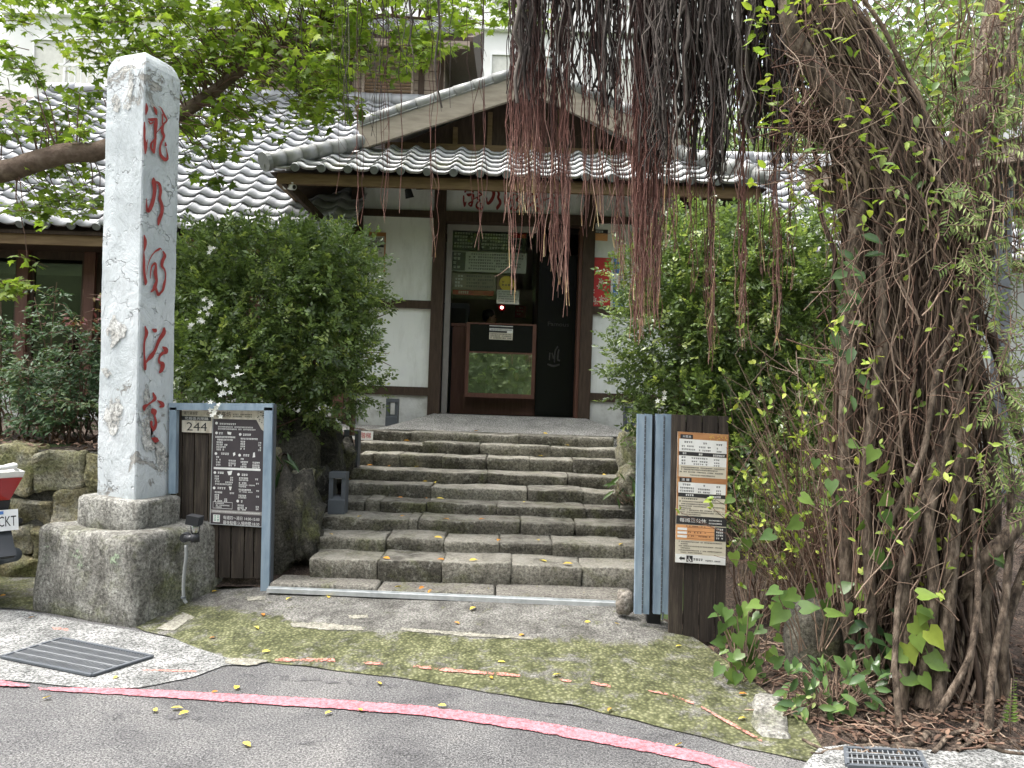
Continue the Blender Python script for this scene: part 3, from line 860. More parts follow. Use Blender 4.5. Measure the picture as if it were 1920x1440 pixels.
# ================================================================== RETAINING WALL of fitted stones
def retaining_wall():
    Yw = 6.42
    t = thing('retaining_wall', 'retaining wall of mossy fitted stones behind the scooter', 'wall', (-4.2, Yw + 0.2, 0))
    obj('mortar_core', MB().box(-6.6, -1.95, Yw + 0.06, Yw + 0.5, -0.05, 1.06), 'wall_mortar', t)
    r = random.Random(4)
    rows = [(-0.02, 0.22), (0.22, 0.46), (0.46, 0.70), (0.70, 1.10)]
    # two big stones seen best: keep their joints where the photograph has them
    fixed = {3: [-6.6, -6.05, -5.5, -4.95, -4.45, -4.18, -3.86, -3.42, -3.05, -2.5, -1.95]}
    for ri, (z0, z1) in enumerate(rows):
        if ri in fixed:
            X = fixed[ri]
        else:
            X = [-6.6]
            while X[-1] < -2.2:
                X.append(X[-1] + r.uniform(0.26, 0.52))
            X[-1] = -1.95
        for a, b in zip(X, X[1:]):
            zz0 = z0 + r.uniform(-0.045, 0.03)
            zz1 = z1 + r.uniform(-0.05, 0.05) if ri < 3 else z1 + r.uniform(-0.03, 0.02)
            mb = rounded_block((a + b) / 2, Yw + 0.12 + r.uniform(-0.02, 0.02), (zz0 + zz1) / 2, (b - a) / 2 - 0.004, 0.14, (zz1 - zz0) / 2 - 0.012, 0.03, 0.05, r.uniform(0, 90), 6, 2, 6, 5.5)
            obj('stone', mb, 'wall_stone', t, smooth=False)
    return t
retaining_wall()
# ================================================================== PILLAR
PA = radians(20.6)
dl, dr = A([-cos(PA), sin(PA), 0]), A([sin(PA), cos(PA), 0])
LEAN = tan(radians(1.1))
def solve_len(c, d, px, z):
    lo, hi = 0.05, 3.0
    s0 = proj(c)[0]
    for _ in range(50):
        m = (lo + hi) / 2
        p = proj(c + d * m)[0]
        if abs(p - s0) < abs(px - s0): lo = m
        else: hi = m
    return lo
def pillar():
    base = G(258, 1178)
    t = thing('inscribed_pillar', 'tall whitewashed square pillar with red brush lettering and flaking paint', 'pillar', base)
    # lower block
    c0 = A([base[0], base[1], 0])
    wl = solve_len(c0, dl, 53, 0)
    cc = c0 + dl * wl / 2 + dr * 0.42
    b = rounded_block(0, 0, 0.285, wl / 2, 0.44, 0.325, 0.05, 0.026, 3.0, 10, 9, 8, 4.5)
    R = A([dl * -1, dr, A([0, 0, 1])])
    b.v = [tuple(A([cc[0], cc[1], 0]) + v[0] * R[0] * (1.0 - 0.05 * (v[2] / 0.69)) + v[1] * R[1] * (1.0 - 0.05 * (v[2] / 0.69)) + v[2] * R[2]) for v in b.v]
    ob = obj('lower_block', b, 'base_concrete', t, smooth=True)
    c1 = W(262, 945, 5.50)
    # plinth
    z1 = W(262, 945, 5.5)[2]
    zlow = 0.585
    wl = solve_len(c1, dl, 143, z1)
    wr = solve_len(c1, dr, 342, z1)
    pc = c1 + dl * wl / 2 + dr * wr / 2
    b = rounded_block(0, 0, (z1 + zlow) / 2, wl / 2, wr / 2, (z1 - zlow) / 2 + 0.02, 0.03, 0.012, 9.0, 6, 6, 3, 4.0)
    b.v = [tuple(A([pc[0], pc[1], 0]) + v[0] * R[0] + v[1] * R[1] + v[2] * R[2]) for v in b.v]
    obj('plinth', b, 'plinth_concrete', t, smooth=True)
    # shaft
    c2 = W(253, 938, 5.60)
    z0 = c2[2] - 0.02
    zt = W(258, 104, 5.75)[2]
    sl = solve_len(c2, dl, 180, z0)
    sr = solve_len(c2, dr, 322, z0)
    ctr = c2 + dl * sl / 2 + dr * sr / 2
    hs = []
    nside, nb = 9, 0.012
    def ring(k):
        pts = []
        hl, hr = sl / 2, sr / 2
        e = [(-1, -1), (1, -1), (1, 1), (-1, 1)]
        for q in range(4):
            a, b = A(e[q]), A(e[(q + 1) % 4])
            for i in range(nside):
                s = i / nside
                if i == 0: s = 0.025
                if i == nside - 1: s = 0.975
                else: s = lerp(0.025, 0.975, i / (nside - 1))
                p = lerp(a, b, s)
                pts.append((p[0] * hl * k, p[1] * hr * k))
        return pts
    zz = list(np.linspace(z0, zt - 0.15, 46)) + [zt - 0.105, zt - 0.06, zt - 0.02, zt]
    kk = [1.0] * 46 + [0.965, 0.88, 0.76, 0.6]
    V, Q = [], []
    n = nside * 4
    for z, k in zip(zz, kk):
        for (a, b) in ring(k):
            p = A([ctr[0], ctr[1], z]) - dl * a * -1 + dr * b
            o = 0.006 * nz(p[0] + 3, p[1], z, 3.0) + 0.0035 * nz(p[0], p[1], z, 14)
            p = p + unit(p - A([ctr[0], ctr[1], z])) * o
            p[0] -= LEAN * (z - z0)
            V.append(p)
    for i in range(len(zz) - 1):
        for j in range(n):
            Q.append((i * n + j, i * n + (j + 1) % n, (i + 1) * n + (j + 1) % n, (i + 1) * n + j))
    Q.append(tuple(range((len(zz) - 1) * n, len(zz) * n)))
    mb = MB().add(V, Q)
    sh = obj('shaft', mb, 'whitewash', t, smooth=False)
    return t, c2, sl, sr, z0
PIL, PC, PSL, PSR, PZ0 = pillar()
# faces of the leaning shaft as planes
_up = unit([-LEAN, 0, 1])
nR = unit(np.cross(dr, _up)); nR = nR if np.dot(nR, CAMP - PC) > 0 else -nR
nL = unit(np.cross(dl, _up)); nL = nL if np.dot(nL, CAMP - PC) > 0 else -nL
# fix orientation of shaft faces is irrelevant for shading (closed mesh)
def catmull(P, per=6):
    P = A(P, dtype=float)
    if len(P) < 3:
        return np.stack([lerp(P[0], P[-1], t) for t in np.linspace(0, 1, per)])
    Q = np.vstack([2 * P[0] - P[1], P, 2 * P[-1] - P[-2]])
    out = []
    for i in range(1, len(Q) - 2):
        for k in range(per):
            t = k / per
            out.append(0.5 * ((2 * Q[i]) + (-Q[i - 1] + Q[i + 1]) * t + (2 * Q[i - 1] - 5 * Q[i] + 4 * Q[i + 1] - Q[i + 2]) * t * t + (-Q[i - 1] + 3 * Q[i] - 3 * Q[i + 1] + Q[i + 2]) * t ** 3))
    out.append(P[-1])
    return A(out)
def stroke_outline(st):
    """brush stroke (x,y,halfwidth) -> left and right outlines"""
    c = catmull(st)
    P, w = c[:, :2], np.maximum(c[:, 2], 1.0)
    T = np.gradient(P, axis=0)
    T /= np.linalg.norm(T, axis=1)[:, None] + 1e-9
    Nn = np.stack([-T[:, 1], T[:, 0]], -1)
    a, b = P - T[:1] * 0, P
    e0, e1 = P[0] - T[0] * w[0] * 0.9, P[-1] + T[-1] * w[-1] * 0.9
    Lf = np.vstack([e0, P + Nn * w[:, None], e1])
    Rt = np.vstack([e0, P - Nn * w[:, None], e1])
    return Lf, Rt
GLY = {
 'taki': [[(133, 75, 4), (140, 130, 16), (130, 195, 5)], [(115, 270, 6), (116, 350, 12), (116, 440, 11), (128, 520, 19), (125, 598, 6)], [(148, 452, 3), (138, 520, 8)],
          [(212, 110, 5), (232, 150, 16), (240, 192, 8)], [(152, 238, 6), (195, 246, 17), (236, 236, 10)], [(160, 262, 8), (180, 288, 8), (205, 272, 8)], [(240, 236, 12), (232, 300, 21), (228, 365, 14), (229, 440, 13), (220, 520, 14), (214, 590, 12)],
          [(226, 440, 7), (186, 495, 12), (186, 540, 10), (212, 584, 12)], [(262, 108, 3), (290, 130, 6), (322, 200, 11), (347, 252, 8), (310, 298, 12), (300, 365, 16), (318, 420, 13), (288, 492, 11), (276, 560, 11), (290, 620, 15), (332, 660, 19), (354, 640, 13), (350, 590, 6), (338, 530, 3)],
          [(332, 482, 6), (337, 515, 13)], [(296, 318, 8), (255, 362, 4), (236, 388, 6)], [(302, 190, 6), (301, 285, 8)]],
 'no': [[(210, 850, 8), (212, 890, 24), (222, 950, 21), (215, 1040, 19), (190, 1130, 21), (156, 1195, 18), (140, 1150, 10), (138, 1060, 3)], [(225, 890, 12), (266, 910, 15), (284, 980, 15), (275, 1060, 15), (295, 1130, 17), (298, 1200, 17), (270, 1280, 20), (260, 1338, 8)]],
 'yu': [[(170, 90, 8), (190, 180, 25), (185, 280, 20), (168, 360, 6)], [(168, 362, 8), (172, 500, 18), (172, 650, 20), (185, 760, 20), (198, 830, 24), (195, 880, 12)],
        [(212, 720, 4), (235, 560, 6), (280, 440, 9), (340, 360, 11), (400, 320, 18), (430, 302, 10), (450, 330, 6)],
        [(470, 345, 10), (500, 420, 24), (465, 500, 26), (455, 580, 22), (495, 640, 14), (510, 700, 12), (510, 780, 12), (490, 870, 22), (470, 960, 18), (430, 1010, 18), (395, 1040, 20), (372, 985, 14)],
        [(268, 780, 6), (280, 650, 10), (300, 580, 14), (345, 540, 20), (360, 600, 18), (350, 680, 30), (360, 760, 26), (370, 820, 20), (345, 900, 30), (325, 950, 24), (280, 995, 10)], [(350, 905, 18), (366, 965, 20), (395, 1028, 18)]],
 'yoku': [[(122, 122, 8), (138, 190, 18), (118, 270, 10), (112, 340, 10), (115, 440, 10), (122, 520, 16), (122, 570, 12)], [(200, 150, 8), (225, 165, 22), (235, 150, 10)],
          [(318, 140, 12), (315, 190, 22), (265, 270, 18), (225, 370, 15), (185, 430, 24), (150, 470, 13), (130, 500, 8)],
          [(305, 335, 8), (335, 360, 24), (343, 393, 14), (300, 402, 16), (268, 450, 10), (270, 490, 14), (305, 515, 22), (295, 570, 20), (275, 600, 12)]],
 'shitsu': [[(205, 810, 8), (225, 870, 18), (190, 905, 10), (150, 935, 8)], [(150, 935, 10), (118, 955, 20), (112, 990, 10)], [(250, 890, 4), (295, 920, 20), (308, 948, 14), (275, 955, 10)],
            [(200, 985, 20), (215, 1010, 32), (225, 1035, 14)], [(218, 1035, 8), (235, 1120, 14), (220, 1180, 16), (200, 1210, 6)], [(188, 1110, 14), (190, 1150, 13), (205, 1190, 12)], [(198, 1282, 12), (235, 1300, 30), (258, 1308, 14)]],
}
def pillar_lettering():
    for key, (ox, oy, s) in {'taki': (250, 180, 5.533), 'no': (250, 180, 5.533), 'yu': (250, 430, 8.467), 'yoku': (250, 590, 5.533), 'shitsu': (250, 590, 5.533)}.items():
        mb = MB()
        for si, st in enumerate(GLY[key]):
            Lf, Rt = stroke_outline(st)
            off = 0.012 + 0.0006 * si
            V = [onplane(ox + p[0] / s, oy + p[1] / s, PC + nR * off, nR) for q in zip(Lf, Rt) for p in q]
            mb.add(V, [(2 * i, 2 * i + 1, 2 * i + 3, 2 * i + 2) for i in range(len(Lf) - 1)])
        obj('painted_character', mb, 'red_lettering', PIL)
pillar_lettering()
def skin_patch(poly, p0, nrm, seed, mat, name, parent, grow=1.25, lift=0.008):
    """thin irregular patch lying on a face; its border is eaten away by the material"""
    P = catmull(list(map(lambda p: (p[0], p[1], 1), poly + poly[:1])), 4)[:-1, :2]
    c = P.mean(axis=0)
    n = len(P)
    V, R, Q = [], [], []
    for ri, (k, at) in enumerate(((grow, 0.0), (1.0, 0.45), (0.75, 0.9), (0.4, 1.0))):
        for p in P:
            q = c + (p - c) * k
            V.append(onplane(q[0], q[1], p0 + nrm * lift, nrm)); R.append(at)
    V.append(onplane(c[0], c[1], p0 + nrm * lift, nrm)); R.append(1.0)
    T = []
    for ri in range(3):
        for i in range(n):
            Q.append((ri * n + i, ri * n + (i + 1) % n, (ri + 1) * n + (i + 1) % n, (ri + 1) * n + i))
    for i in range(n):
        T.append((3 * n + i, 3 * n + (i + 1) % n, 4 * n))
    npobj(name, A(V), [A(Q), A(T)], mat, parent, rnd=A(R))
def bare_patch(poly, nrm, seed):
    skin_patch(poly, PC, nrm, seed, 'bare_render', 'bare_patch', PIL)
for pl in [[(214, 572), (221, 600), (238, 606), (240, 628), (226, 640), (214, 655), (205, 660), (200, 640), (194, 618), (204, 602)],
           [(203, 745), (222, 738), (233, 762), (228, 800), (214, 822), (198, 815), (190, 790), (196, 765)], [(186, 690), (204, 688), (212, 704), (200, 712)], [(242, 118), (251, 116), (252, 150), (246, 200), (238, 214), (226, 208), (236, 190), (240, 160)], [(205, 186), (216, 172), (228, 190), (222, 214), (208, 206)]]:
    bare_patch(pl, nL, pl[0][0])
for pl in [[(269, 690), (278, 705), (276, 738), (272, 760), (284, 800), (286, 826), (304, 832), (318, 852), (321, 890), (312, 906), (300, 902), (296, 880), (290, 852), (268, 850), (262, 800), (264, 740)]]:
    bare_patch(pl, nR, pl[0][0])
# green algae on the lower block
_ab = A([G(258, 1178)[0], G(258, 1178)[1], 0.0]) - dr * 0.016
_an = unit(np.cross(dl, A([0, 0, 1.0]))); _an = _an if np.dot(_an, CAMP - _ab) > 0 else -_an
for pl in [[(118, 1022), (150, 1016), (178, 1030), (180, 1060), (160, 1078), (130, 1074), (108, 1056)], [(205, 1030), (236, 1024), (240, 1060), (214, 1078), (196, 1056)], [(72, 1014), (100, 1020), (104, 1056), (84, 1070), (66, 1048)]]:
    skin_patch(pl, _ab, _an, pl[0][0], 'algae', 'algae_patch', PIL, 1.4, 0.012)
# lamp and conduit on the lower block
def pillar_lamp():
    p = W(345, 1020, 5.33)
    t = thing('garden_lamp', 'small black garden lamp with clear lens on a grey conduit at the pillar base', 'lamp', W(345, 1130, 5.33))
    pts = [W(x, y, 5.33) for x, y in ((350, 1131), (345, 1122), (344, 1100), (346, 1070), (349, 1045), (349, 1022))]
    obj('conduit', MB().tube(catmull(pts, 4), 0.011, 10), 'grey_pvc', t, True)
    obj('clip', MB().tube([W(344, 1120, 5.33) - A([0, 0, 0.006]), W(344, 1120, 5.33) + A([0, 0, 0.006])], 0.016, 10), 'grey_steel', t)
    c = W(347, 1008, 5.34)
    obj('junction_box', MB().tube([c + A([0, 0.03, 0]), c + A([0, -0.02, 0])], [0.034, 0.03], 14), 'black_plastic', t, False)
    obj('elbow', MB().tube([W(348, 1008, 5.33), W(365, 1010, 5.3)], 0.022, 12), 'black_plastic', t, True)
    h = W(366, 985, 5.3)
    obj('lens', MB().tube([W(366, 1000, 5.3), W(366, 988, 5.3), W(366, 982, 5.3)], [0.026, 0.032, 0.03], 16), 'case_glass', t, True)
    obj('reflector', MB().tube([W(366, 1001, 5.302), W(366, 986, 5.302)], [0.012, 0.022], 12), 'galvanised', t, True)
    cap = W(365, 975, 5.3)
    obj('cap', MB().obox(cap, A([0.042, 0, -0.006]), A([0, 0.045, 0]), A([0.004, 0, 0.03])), 'black_plastic', t)
    obj('lamp_foot', MB().tube([W(366, 1016, 5.3), W(366, 1001, 5.3)], [0.03, 0.027], 14), 'black_plastic', t, True)
pillar_lamp()
# ================================================================== STEPS
NOSE = [1055, 1013, 977, 945, 914, 885, 855, 833, 811]
SD = [6.0 + 0.37 * i for i in range(9)]
LEFT = [577, 583, 596, 636, 640, 640, 672, 672, 678]
JOINT = [[709, 830, 959, 1093], [723, 832, 935, 1036, 1169], [765, 785, 975, 1080], [682, 711, 787, 800, 933, 1100], [808, 990, 1095], [913, 1066], [698, 749, 830, 913, 994, 1076], [793, 900, 1034], [773, 973, 1084]]
STEPZ = []
def steps():
    t = thing('stone_steps', 'nine worn stone steps with mossy joints rising to the doorway', 'steps', (-0.25, 6.0, 0.15))
    r = random.Random(8)
    zprev = 0.17
    for i in range(9):
        Y, py = SD[i], NOSE[i]
        z = float(W(850, py, Y)[2])
        STEPZ.append(z)
        xs_ = [W(p, py, Y)[0] for p in [LEFT[i]] + JOINT[i]] + [1.18]
        for a, b in zip(xs_, xs_[1:]):
            dz = r.uniform(-0.009, 0.009)
            dy = r.uniform(-0.02, 0.02)
            top = z + dz
            bot = zprev - 0.09
            hy = 0.25
            nx = max(3, min(10, int((b - a) / 0.07)))
            mb = rounded_block((a + b) / 2, Y + hy + dy, (top + bot) / 2, (b - a) / 2 - 0.0005, hy, (top - bot) / 2, 0.013, 0.0105, r.uniform(0, 99), nx, 4, 4, 7.5)
            zc = (top + bot) / 2
            yfr = Y + dy
            mb.v = [(v[0], v[1] + (0.022 * min(1.0, max(0.0, (zprev + 0.055 - v[2]) / 0.03)) if v[1] < yfr + 0.1 else 0.0), v[2]) for v in mb.v]
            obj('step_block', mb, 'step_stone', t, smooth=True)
        zprev = z
    return t
steps()
# paving slabs between the gate track and the first step
def slabs():
    t = thing('threshold_paving', 'three flat stone slabs between the gate track and the lowest step', 'paving', (-0.2, 5.85, 0.1))
    J = [(505, 1107, 580, 1086), (706, 1115, 712, 1093), (928, 1124, 936, 1099), (1200, 1140, 1200, 1108)]
    for (a, b) in zip(J, J[1:]):
        q = [W(a[0], a[1], 5.83 if a[0] < 600 else (5.76 if a[0] < 800 else (5.68 if a[0] < 1000 else 5.6))), W(b[0], b[1], 5.76 if b[0] < 800 else (5.68 if b[0] < 1000 else 5.6)), None, None]
        x0, x1 = q[0][0] + 0.006, q[1][0] - 0.006
        y0 = (q[0][1] + q[1][1]) / 2
        z = 0.198 + 0.008 * nz(a[0], 0.3)
        obj('paving_slab', rounded_block((x0 + x1) / 2, (y0 + 6.1) / 2, z - 0.06, (x1 - x0) / 2, (6.1 - y0) / 2, 0.065, 0.02, 0.006, a[0], 6, 4, 1, 5), 'paving', t, smooth=True)
slabs()
# platform and pebble apron up to the sill
def platform():
    mb = MB()
    z9 = STEPZ[-1]
    V = [(-2.9, SD[8] + 0.3, z9 - 0.02), (1.2, SD[8] + 0.3, z9 - 0.02), (2.9, SD[8] + 0.3, z9 - 0.02), (2.9, 10.3, z9 + 0.03), (-2.9, 10.3, z9 + 0.03)]
    mb.add(V, [(0, 1, 2, 3, 4)])
    mb.add([(-2.9, SD[8] + 0.3, z9 - 0.02), (2.9, SD[8] + 0.3, z9 - 0.02), (2.9, SD[8] + 0.3, 0.5), (-2.9, SD[8] + 0.3, 0.5)], [(0, 3, 2, 1)])
    tag(obj('landing_pavement', mb, 'pebble_floor'), kind='structure')
    # sloping pebble ramp to the door sill
    zs = 1.395
    a, b = W(690, 803, 9.15), W(1190, 812, 9.15)
    V = [(-0.98, 9.93, zs), (0.95, 9.93, zs), (1.55, 9.25, z9 + 0.004), (-1.55, 9.25, z9 + 0.004), (-0.98, 10.6, zs), (0.95, 10.6, zs)]
    tag(obj('door_ramp_pavement', MB().add(V, [(0, 3, 2, 1), (4, 0, 1, 5)]), 'pebble_floor'), kind='structure')
platform()
# boulders beside the steps
def side_rocks():
    R_ = [(W(545, 1000, 6.45), (0.2, 0.3, 0.47), 'dark_rock', 'large dark boulder between the menu fence and the steps'),
          (W(585, 860, 7.6), (0.3, 0.3, 0.42), 'dark_rock', 'dark boulder under the jasmine bush beside the steps'),
          (W(548, 945, 6.7), (0.085, 0.1, 0.12), 'wall_stone', 'small tan stone resting on the dark boulder'),
          (W(568, 905, 7.0), (0.12, 0.12, 0.13), 'wall_stone', 'squarish brown stone behind the small tan stone'),
          (W(572, 1012, 6.35), (0.12, 0.14, 0.16), 'dark_rock', 'low dark rock at the end of the second step'),
          (W(640, 862, 7.9), (0.14, 0.14, 0.2), 'dark_rock', 'rough dark rock beside the upper lamp'),
          (W(600, 935, 7.1), (0.14, 0.14, 0.25), 'dark_rock', 'split dark rock behind the lower lamp'),
          (W(540, 900, 7.2), (0.3, 0.3, 0.5), 'dark_rock', 'tall shaded boulder behind the menu fence'),
          (W(1183, 868, 7.6), (0.14, 0.2, 0.3), 'wall_stone', 'rounded boulder at the far end of the upper steps beside the gate'),
          (W(1185, 905, 7.2), (0.13, 0.2, 0.16), 'wall_stone', 'small mossy rock under the boulder beside the gate')]
    for i, (c, h, m, lab) in enumerate(R_):
        tag(obj('boulder', boulder(c, h, 0.5, i * 7.3, 2.1, 12), m, smooth=True), lab, 'boulder', 'rocks beside the steps')
    # low bank of stones under them
    tag(grid_sheet(np.linspace(-2.3, -1.25, 12), np.linspace(5.95, 9.3, 34), lambda x, y: 0.12 + 0.32 * (y - 5.95) + 0.0 * x - 0.25 * sstep(-1.5, -1.3, x) , 'bank_ground', 'soil', amp=0.05, afreq=5), kind='structure')
side_rocks()
c = W(1172, 1130, 5.28)
tag(obj('loose_stone', boulder((c[0], c[1], c[2]), (0.062, 0.05, 0.085), 0.25, 5.5, 1.7, 10), 'pale_rock', smooth=True), 'pale rounded stone holding the end of the gate track', 'stone')
c = W(1527, 1205, 4.55)
tag(obj('boulder', boulder((c[0], c[1], 0.24), (0.16, 0.14, 0.26), 0.22, 15.5, 1.5, 14), 'dark_rock', smooth=True), 'upright grey boulder among the heart-leaved plants', 'boulder')
c = W(1440, 1360, 3.95)
tag(obj('kerb_stone', rounded_block(c[0] + 0.02, c[1] + 0.04, -0.02, 0.075, 0.2, 0.1, 0.05, 0.05, 19.5, 5, 8, 4, 5.0), 'base_concrete', smooth=True), 'pale kerb stone at the corner of the mossy apron', 'stone')
# ================================================================== GATE: track, frame, leaves, board fences
def gate():
    a, b = W(503, 1109, 5.80) + A([0, -0.02, 0.02]), W(1165, 1137, 5.50) + A([0, -0.02, 0.02])
    t = thing('gate_track', 'pale steel gate track laid along the ground before the steps', 'gate track', (a + b) / 2)
    obj('rail', MB().bar(a + A([0, 0, -0.005]), b + A([0, 0, -0.005]), 0.035, 0.03), 'galvanised', t)
    obj('rail_lip', MB().bar(a + A([0, 0.014, 0.014]), b + A([0, 0.014, 0.014]), 0.006, 0.012), 'galvanised', t)
    # blue frame on the left
    Yf = 5.88
    t = thing('steel_gateway', 'blue painted steel frame around the menu fence', 'gateway', W(505, 1108, Yf))
    p = lambda x, y: W(x, y, Yf)
    obj('post', MB().bar(p(505, 764), p(498, 1109), 0.062, 0.05, (0, 1, 0)), 'blue_steel', t)
    obj('post', MB().bar(p(327, 764), p(325, 925), 0.052, 0.05, (0, 1, 0)), 'blue_steel', t)
    obj('top_rail', MB().bar(p(319, 762), p(513, 763), 0.05, 0.052), 'blue_steel', t)
    obj('edge_strip', MB().bar(p(513, 758) + A([0, 0.03, 0]), p(506, 1106) + A([0, 0.03, 0]), 0.012, 0.06, (0, 1, 0)), 'grey_steel', t)
    # board fence behind it
    t = thing('board_fence', 'dark weathered board fence carrying the number plate and menu', 'fence', W(420, 1085, 5.96))
    xs_ = [333, 343, 366, 392, 414, 437, 462, 480, 500]
    cols = [330, 341, 366, 391, 412, 437, 460, 478, 499]
    for i in range(8):
        x0, x1 = xs_[i] + 1.2, xs_[i + 1] - 1.2
        yb_ = [1078, 1078, 1082, 1083, 1083, 1084, 1084, 1084][i]
        a0, a1 = W(x0, 766, 5.95), W(x1, 766, 5.95)
        b0, b1 = W(x0 - 5, yb_, 5.95), W(x1 - 5, yb_, 5.95)
        d = A([0, 0.022, 0])
        obj('plank', MB().add([b0, b1, a1, a0, b0 + d, b1 + d, a1 + d, a0 + d], [(0, 1, 2, 3), (7, 6, 5, 4), (0, 3, 7, 4), (1, 5, 6, 2), (3, 2, 6, 7), (0, 4, 5, 1)]), 'fence_wood', t)
    for yy in (800, 1040):
        obj('batten', MB().bar(W(336, yy, 5.99), W(498, yy + 2, 5.99), 0.03, 0.06), 'fence_wood', t)
    # folded gate leaves on the right
    for (x0, x1, nm) in ((1196, 1223, 'outer'), (1231, 1259, 'inner')):
        Yg = 5.15 if nm == 'outer' else 5.14
        t = thing('gate_leaf', 'folded blue steel gate leaf ' + ('standing next to the steps' if nm == 'outer' else 'standing next to the price board fence'), 'gate leaf', W(x0, 1150, Yg), 'folded gate leaves')
        s0, s1 = x0 + (x1 - x0) * 0.48, x0 + (x1 - x0) * 0.56
        for (u0, u1) in ((x0, s0), (s1, x1)):
            a0, a1, b0, b1 = W(u0, 776, Yg), W(u1, 777, Yg), W(u0 - 6, 1151, Yg), W(u1 - 6, 1152, Yg)
            d = A([0, 0.05, 0])
            obj('box_section', MB().add([b0, b1, a1, a0, b0 + d, b1 + d, a1 + d, a0 + d], [(0, 1, 2, 3), (7, 6, 5, 4), (0, 3, 7, 4), (1, 5, 6, 2), (3, 2, 6, 7), (0, 4, 5, 1)]), 'blue_steel', t)
        h0, h1 = W((s0 + s1) / 2, 780, Yg - 0.002), W((s0 + s1) / 2 - 6, 1150, Yg - 0.002)
        k = 46
        hm = MB()
        for i in range(k):
            q0, q1 = lerp(h0, h1, (i + 0.08) / k), lerp(h0, h1, (i + 0.92) / k)
            hm.tube([q0, q1], 0.0048, 6)
        obj('piano_hinge', hm, 'grey_steel', t)
        if nm == 'inner':
            obj('drop_bolt', MB().tube([W(x0 + 12, 1148, Yg), W(x0 + 11, 1162, Yg)], 0.006, 8), 'grey_steel', t)
    t = thing('gate_post', 'dark steel post behind the folded gate leaves', 'post', W(1228, 1185, 5.3))
    obj('post', MB().bar(W(1229, 779, 5.26), W(1224, 1190, 5.26), 0.09, 0.06, (0, 1, 0)), 'black_plastic', t)
    # right board fence
    t = thing('board_fence', 'dark weathered board fence carrying the price board', 'fence', W(1310, 1203, 5.12))
    xs_ = [1259, 1287, 1317, 1347, 1367]
    for i in range(4):
        x0, x1 = xs_[i] + 1.2, xs_[i + 1] - 1.2
        yt = 777 + i
        yb_ = [1195, 1199, 1203, 1203][i]
        a0, a1 = W(x0, yt, 5.1), W(x1, yt + 1, 5.1)
        b0, b1 = W(x0 - 7, yb_, 5.1), W(x1 - 7, yb_ + 1, 5.1)
        d = A([0, 0.024, 0])
        obj('plank', MB().add([b0, b1, a1, a0, b0 + d, b1 + d, a1 + d, a0 + d], [(0, 1, 2, 3), (7, 6, 5, 4), (0, 3, 7, 4), (1, 5, 6, 2), (3, 2, 6, 7), (0, 4, 5, 1)]), 'fence_wood', t)
    for yy in (800, 1160):
        obj('batten', MB().bar(W(1262, yy, 5.145), W(1362, yy + 3, 5.145), 0.03, 0.07), 'fence_wood', t)
gate()
# ================================================================== ROOF TILES
PITCHW, EXPO = 0.298, 0.235
def tile_arrays(pitch=PITCHW, expo=EXPO, lip=0.029, n=8):
    s = np.linspace(0, 1.04, n + 1)
    h = 0.026 * np.cos(2 * pi * (s - 0.02)) + 0.009 * np.cos(4 * pi * (s - 0.02))
    x = s * pitch
    lo = np.stack([x, np.zeros_like(x), h + lip], -1)
    up = np.stack([x, np.full_like(x, expo * 1.18), h], -1)
    bt = np.stack([x, np.full_like(x, 0.024), h + 0.002], -1)
    V = np.vstack([bt, lo, up])
    k = n + 1
    i = np.arange(n)
    Q = np.vstack([np.stack([i, i + 1, k + i + 1, k + i], -1), np.stack([k + i, k + i + 1, 2 * k + i + 1, 2 * k + i], -1)])
    return V, Q
TV, TQ = tile_arrays()
_tile_mesh = {}
def tile_mesh(mat):
    if mat not in _tile_mesh:
        me = npmesh('roof_tile', TV, [TQ], smooth=False)
        me.polygons.foreach_set('use_smooth', A([False] * 8 + [True] * 8))
        me.materials.append(MAT[mat])
        _tile_mesh[mat] = me
    return _tile_mesh[mat]
def roof_field(roof, org, a, ncol, nrow, mask, mat, nsingle, rotz=0.0, caps=True, jig=0.004, seed=1):
    """tiles as separate pieces for the lowest nsingle, the rest joined"""
    r = random.Random(seed)
    Rm = Matrix.Rotation(rotz, 3, 'Z') @ Matrix.Rotation(a, 3, 'X')
    Rn = A([list(q) for q in Rm])
    org = A(org, dtype=float)
    rest, k = [], 0
    me = tile_mesh(mat)
    eul = Rm.to_euler()
    for row in range(nrow):
        for c in range(ncol):
            if not mask(c, row): continue
            loc = org + Rn @ A([c * PITCHW, row * EXPO, r.uniform(0, jig)])
            if k < nsingle:
                o = finish('roof_tile', me, None, roof, loc, rot=(eul.x + r.uniform(-0.02, 0.02), eul.y + r.uniform(-0.018, 0.018), eul.z + r.uniform(-0.012, 0.012)))
                k += 1
            else:
                rest.append(TV @ Rn.T + loc)
    if rest:
        nV = len(TV)
        V = np.vstack(rest)
        Q = np.vstack([TQ + i * nV for i in range(len(rest))])
        tag(npobj('upper_tiles', V, [Q], mat, roof, smooth=False), kind='stuff')
    if caps:
        for c in range(ncol):
            if not mask(c, 0): continue
            p = org + Rn @ A([(c + 0.02) * PITCHW, -0.012, 0.022])
            d = Rn @ A([0, 1, 0])
            obj('eave_cap', MB().tube([p - d * 0.02, p + d * 0.03], 0.048, 10), 'tile_end', roof)

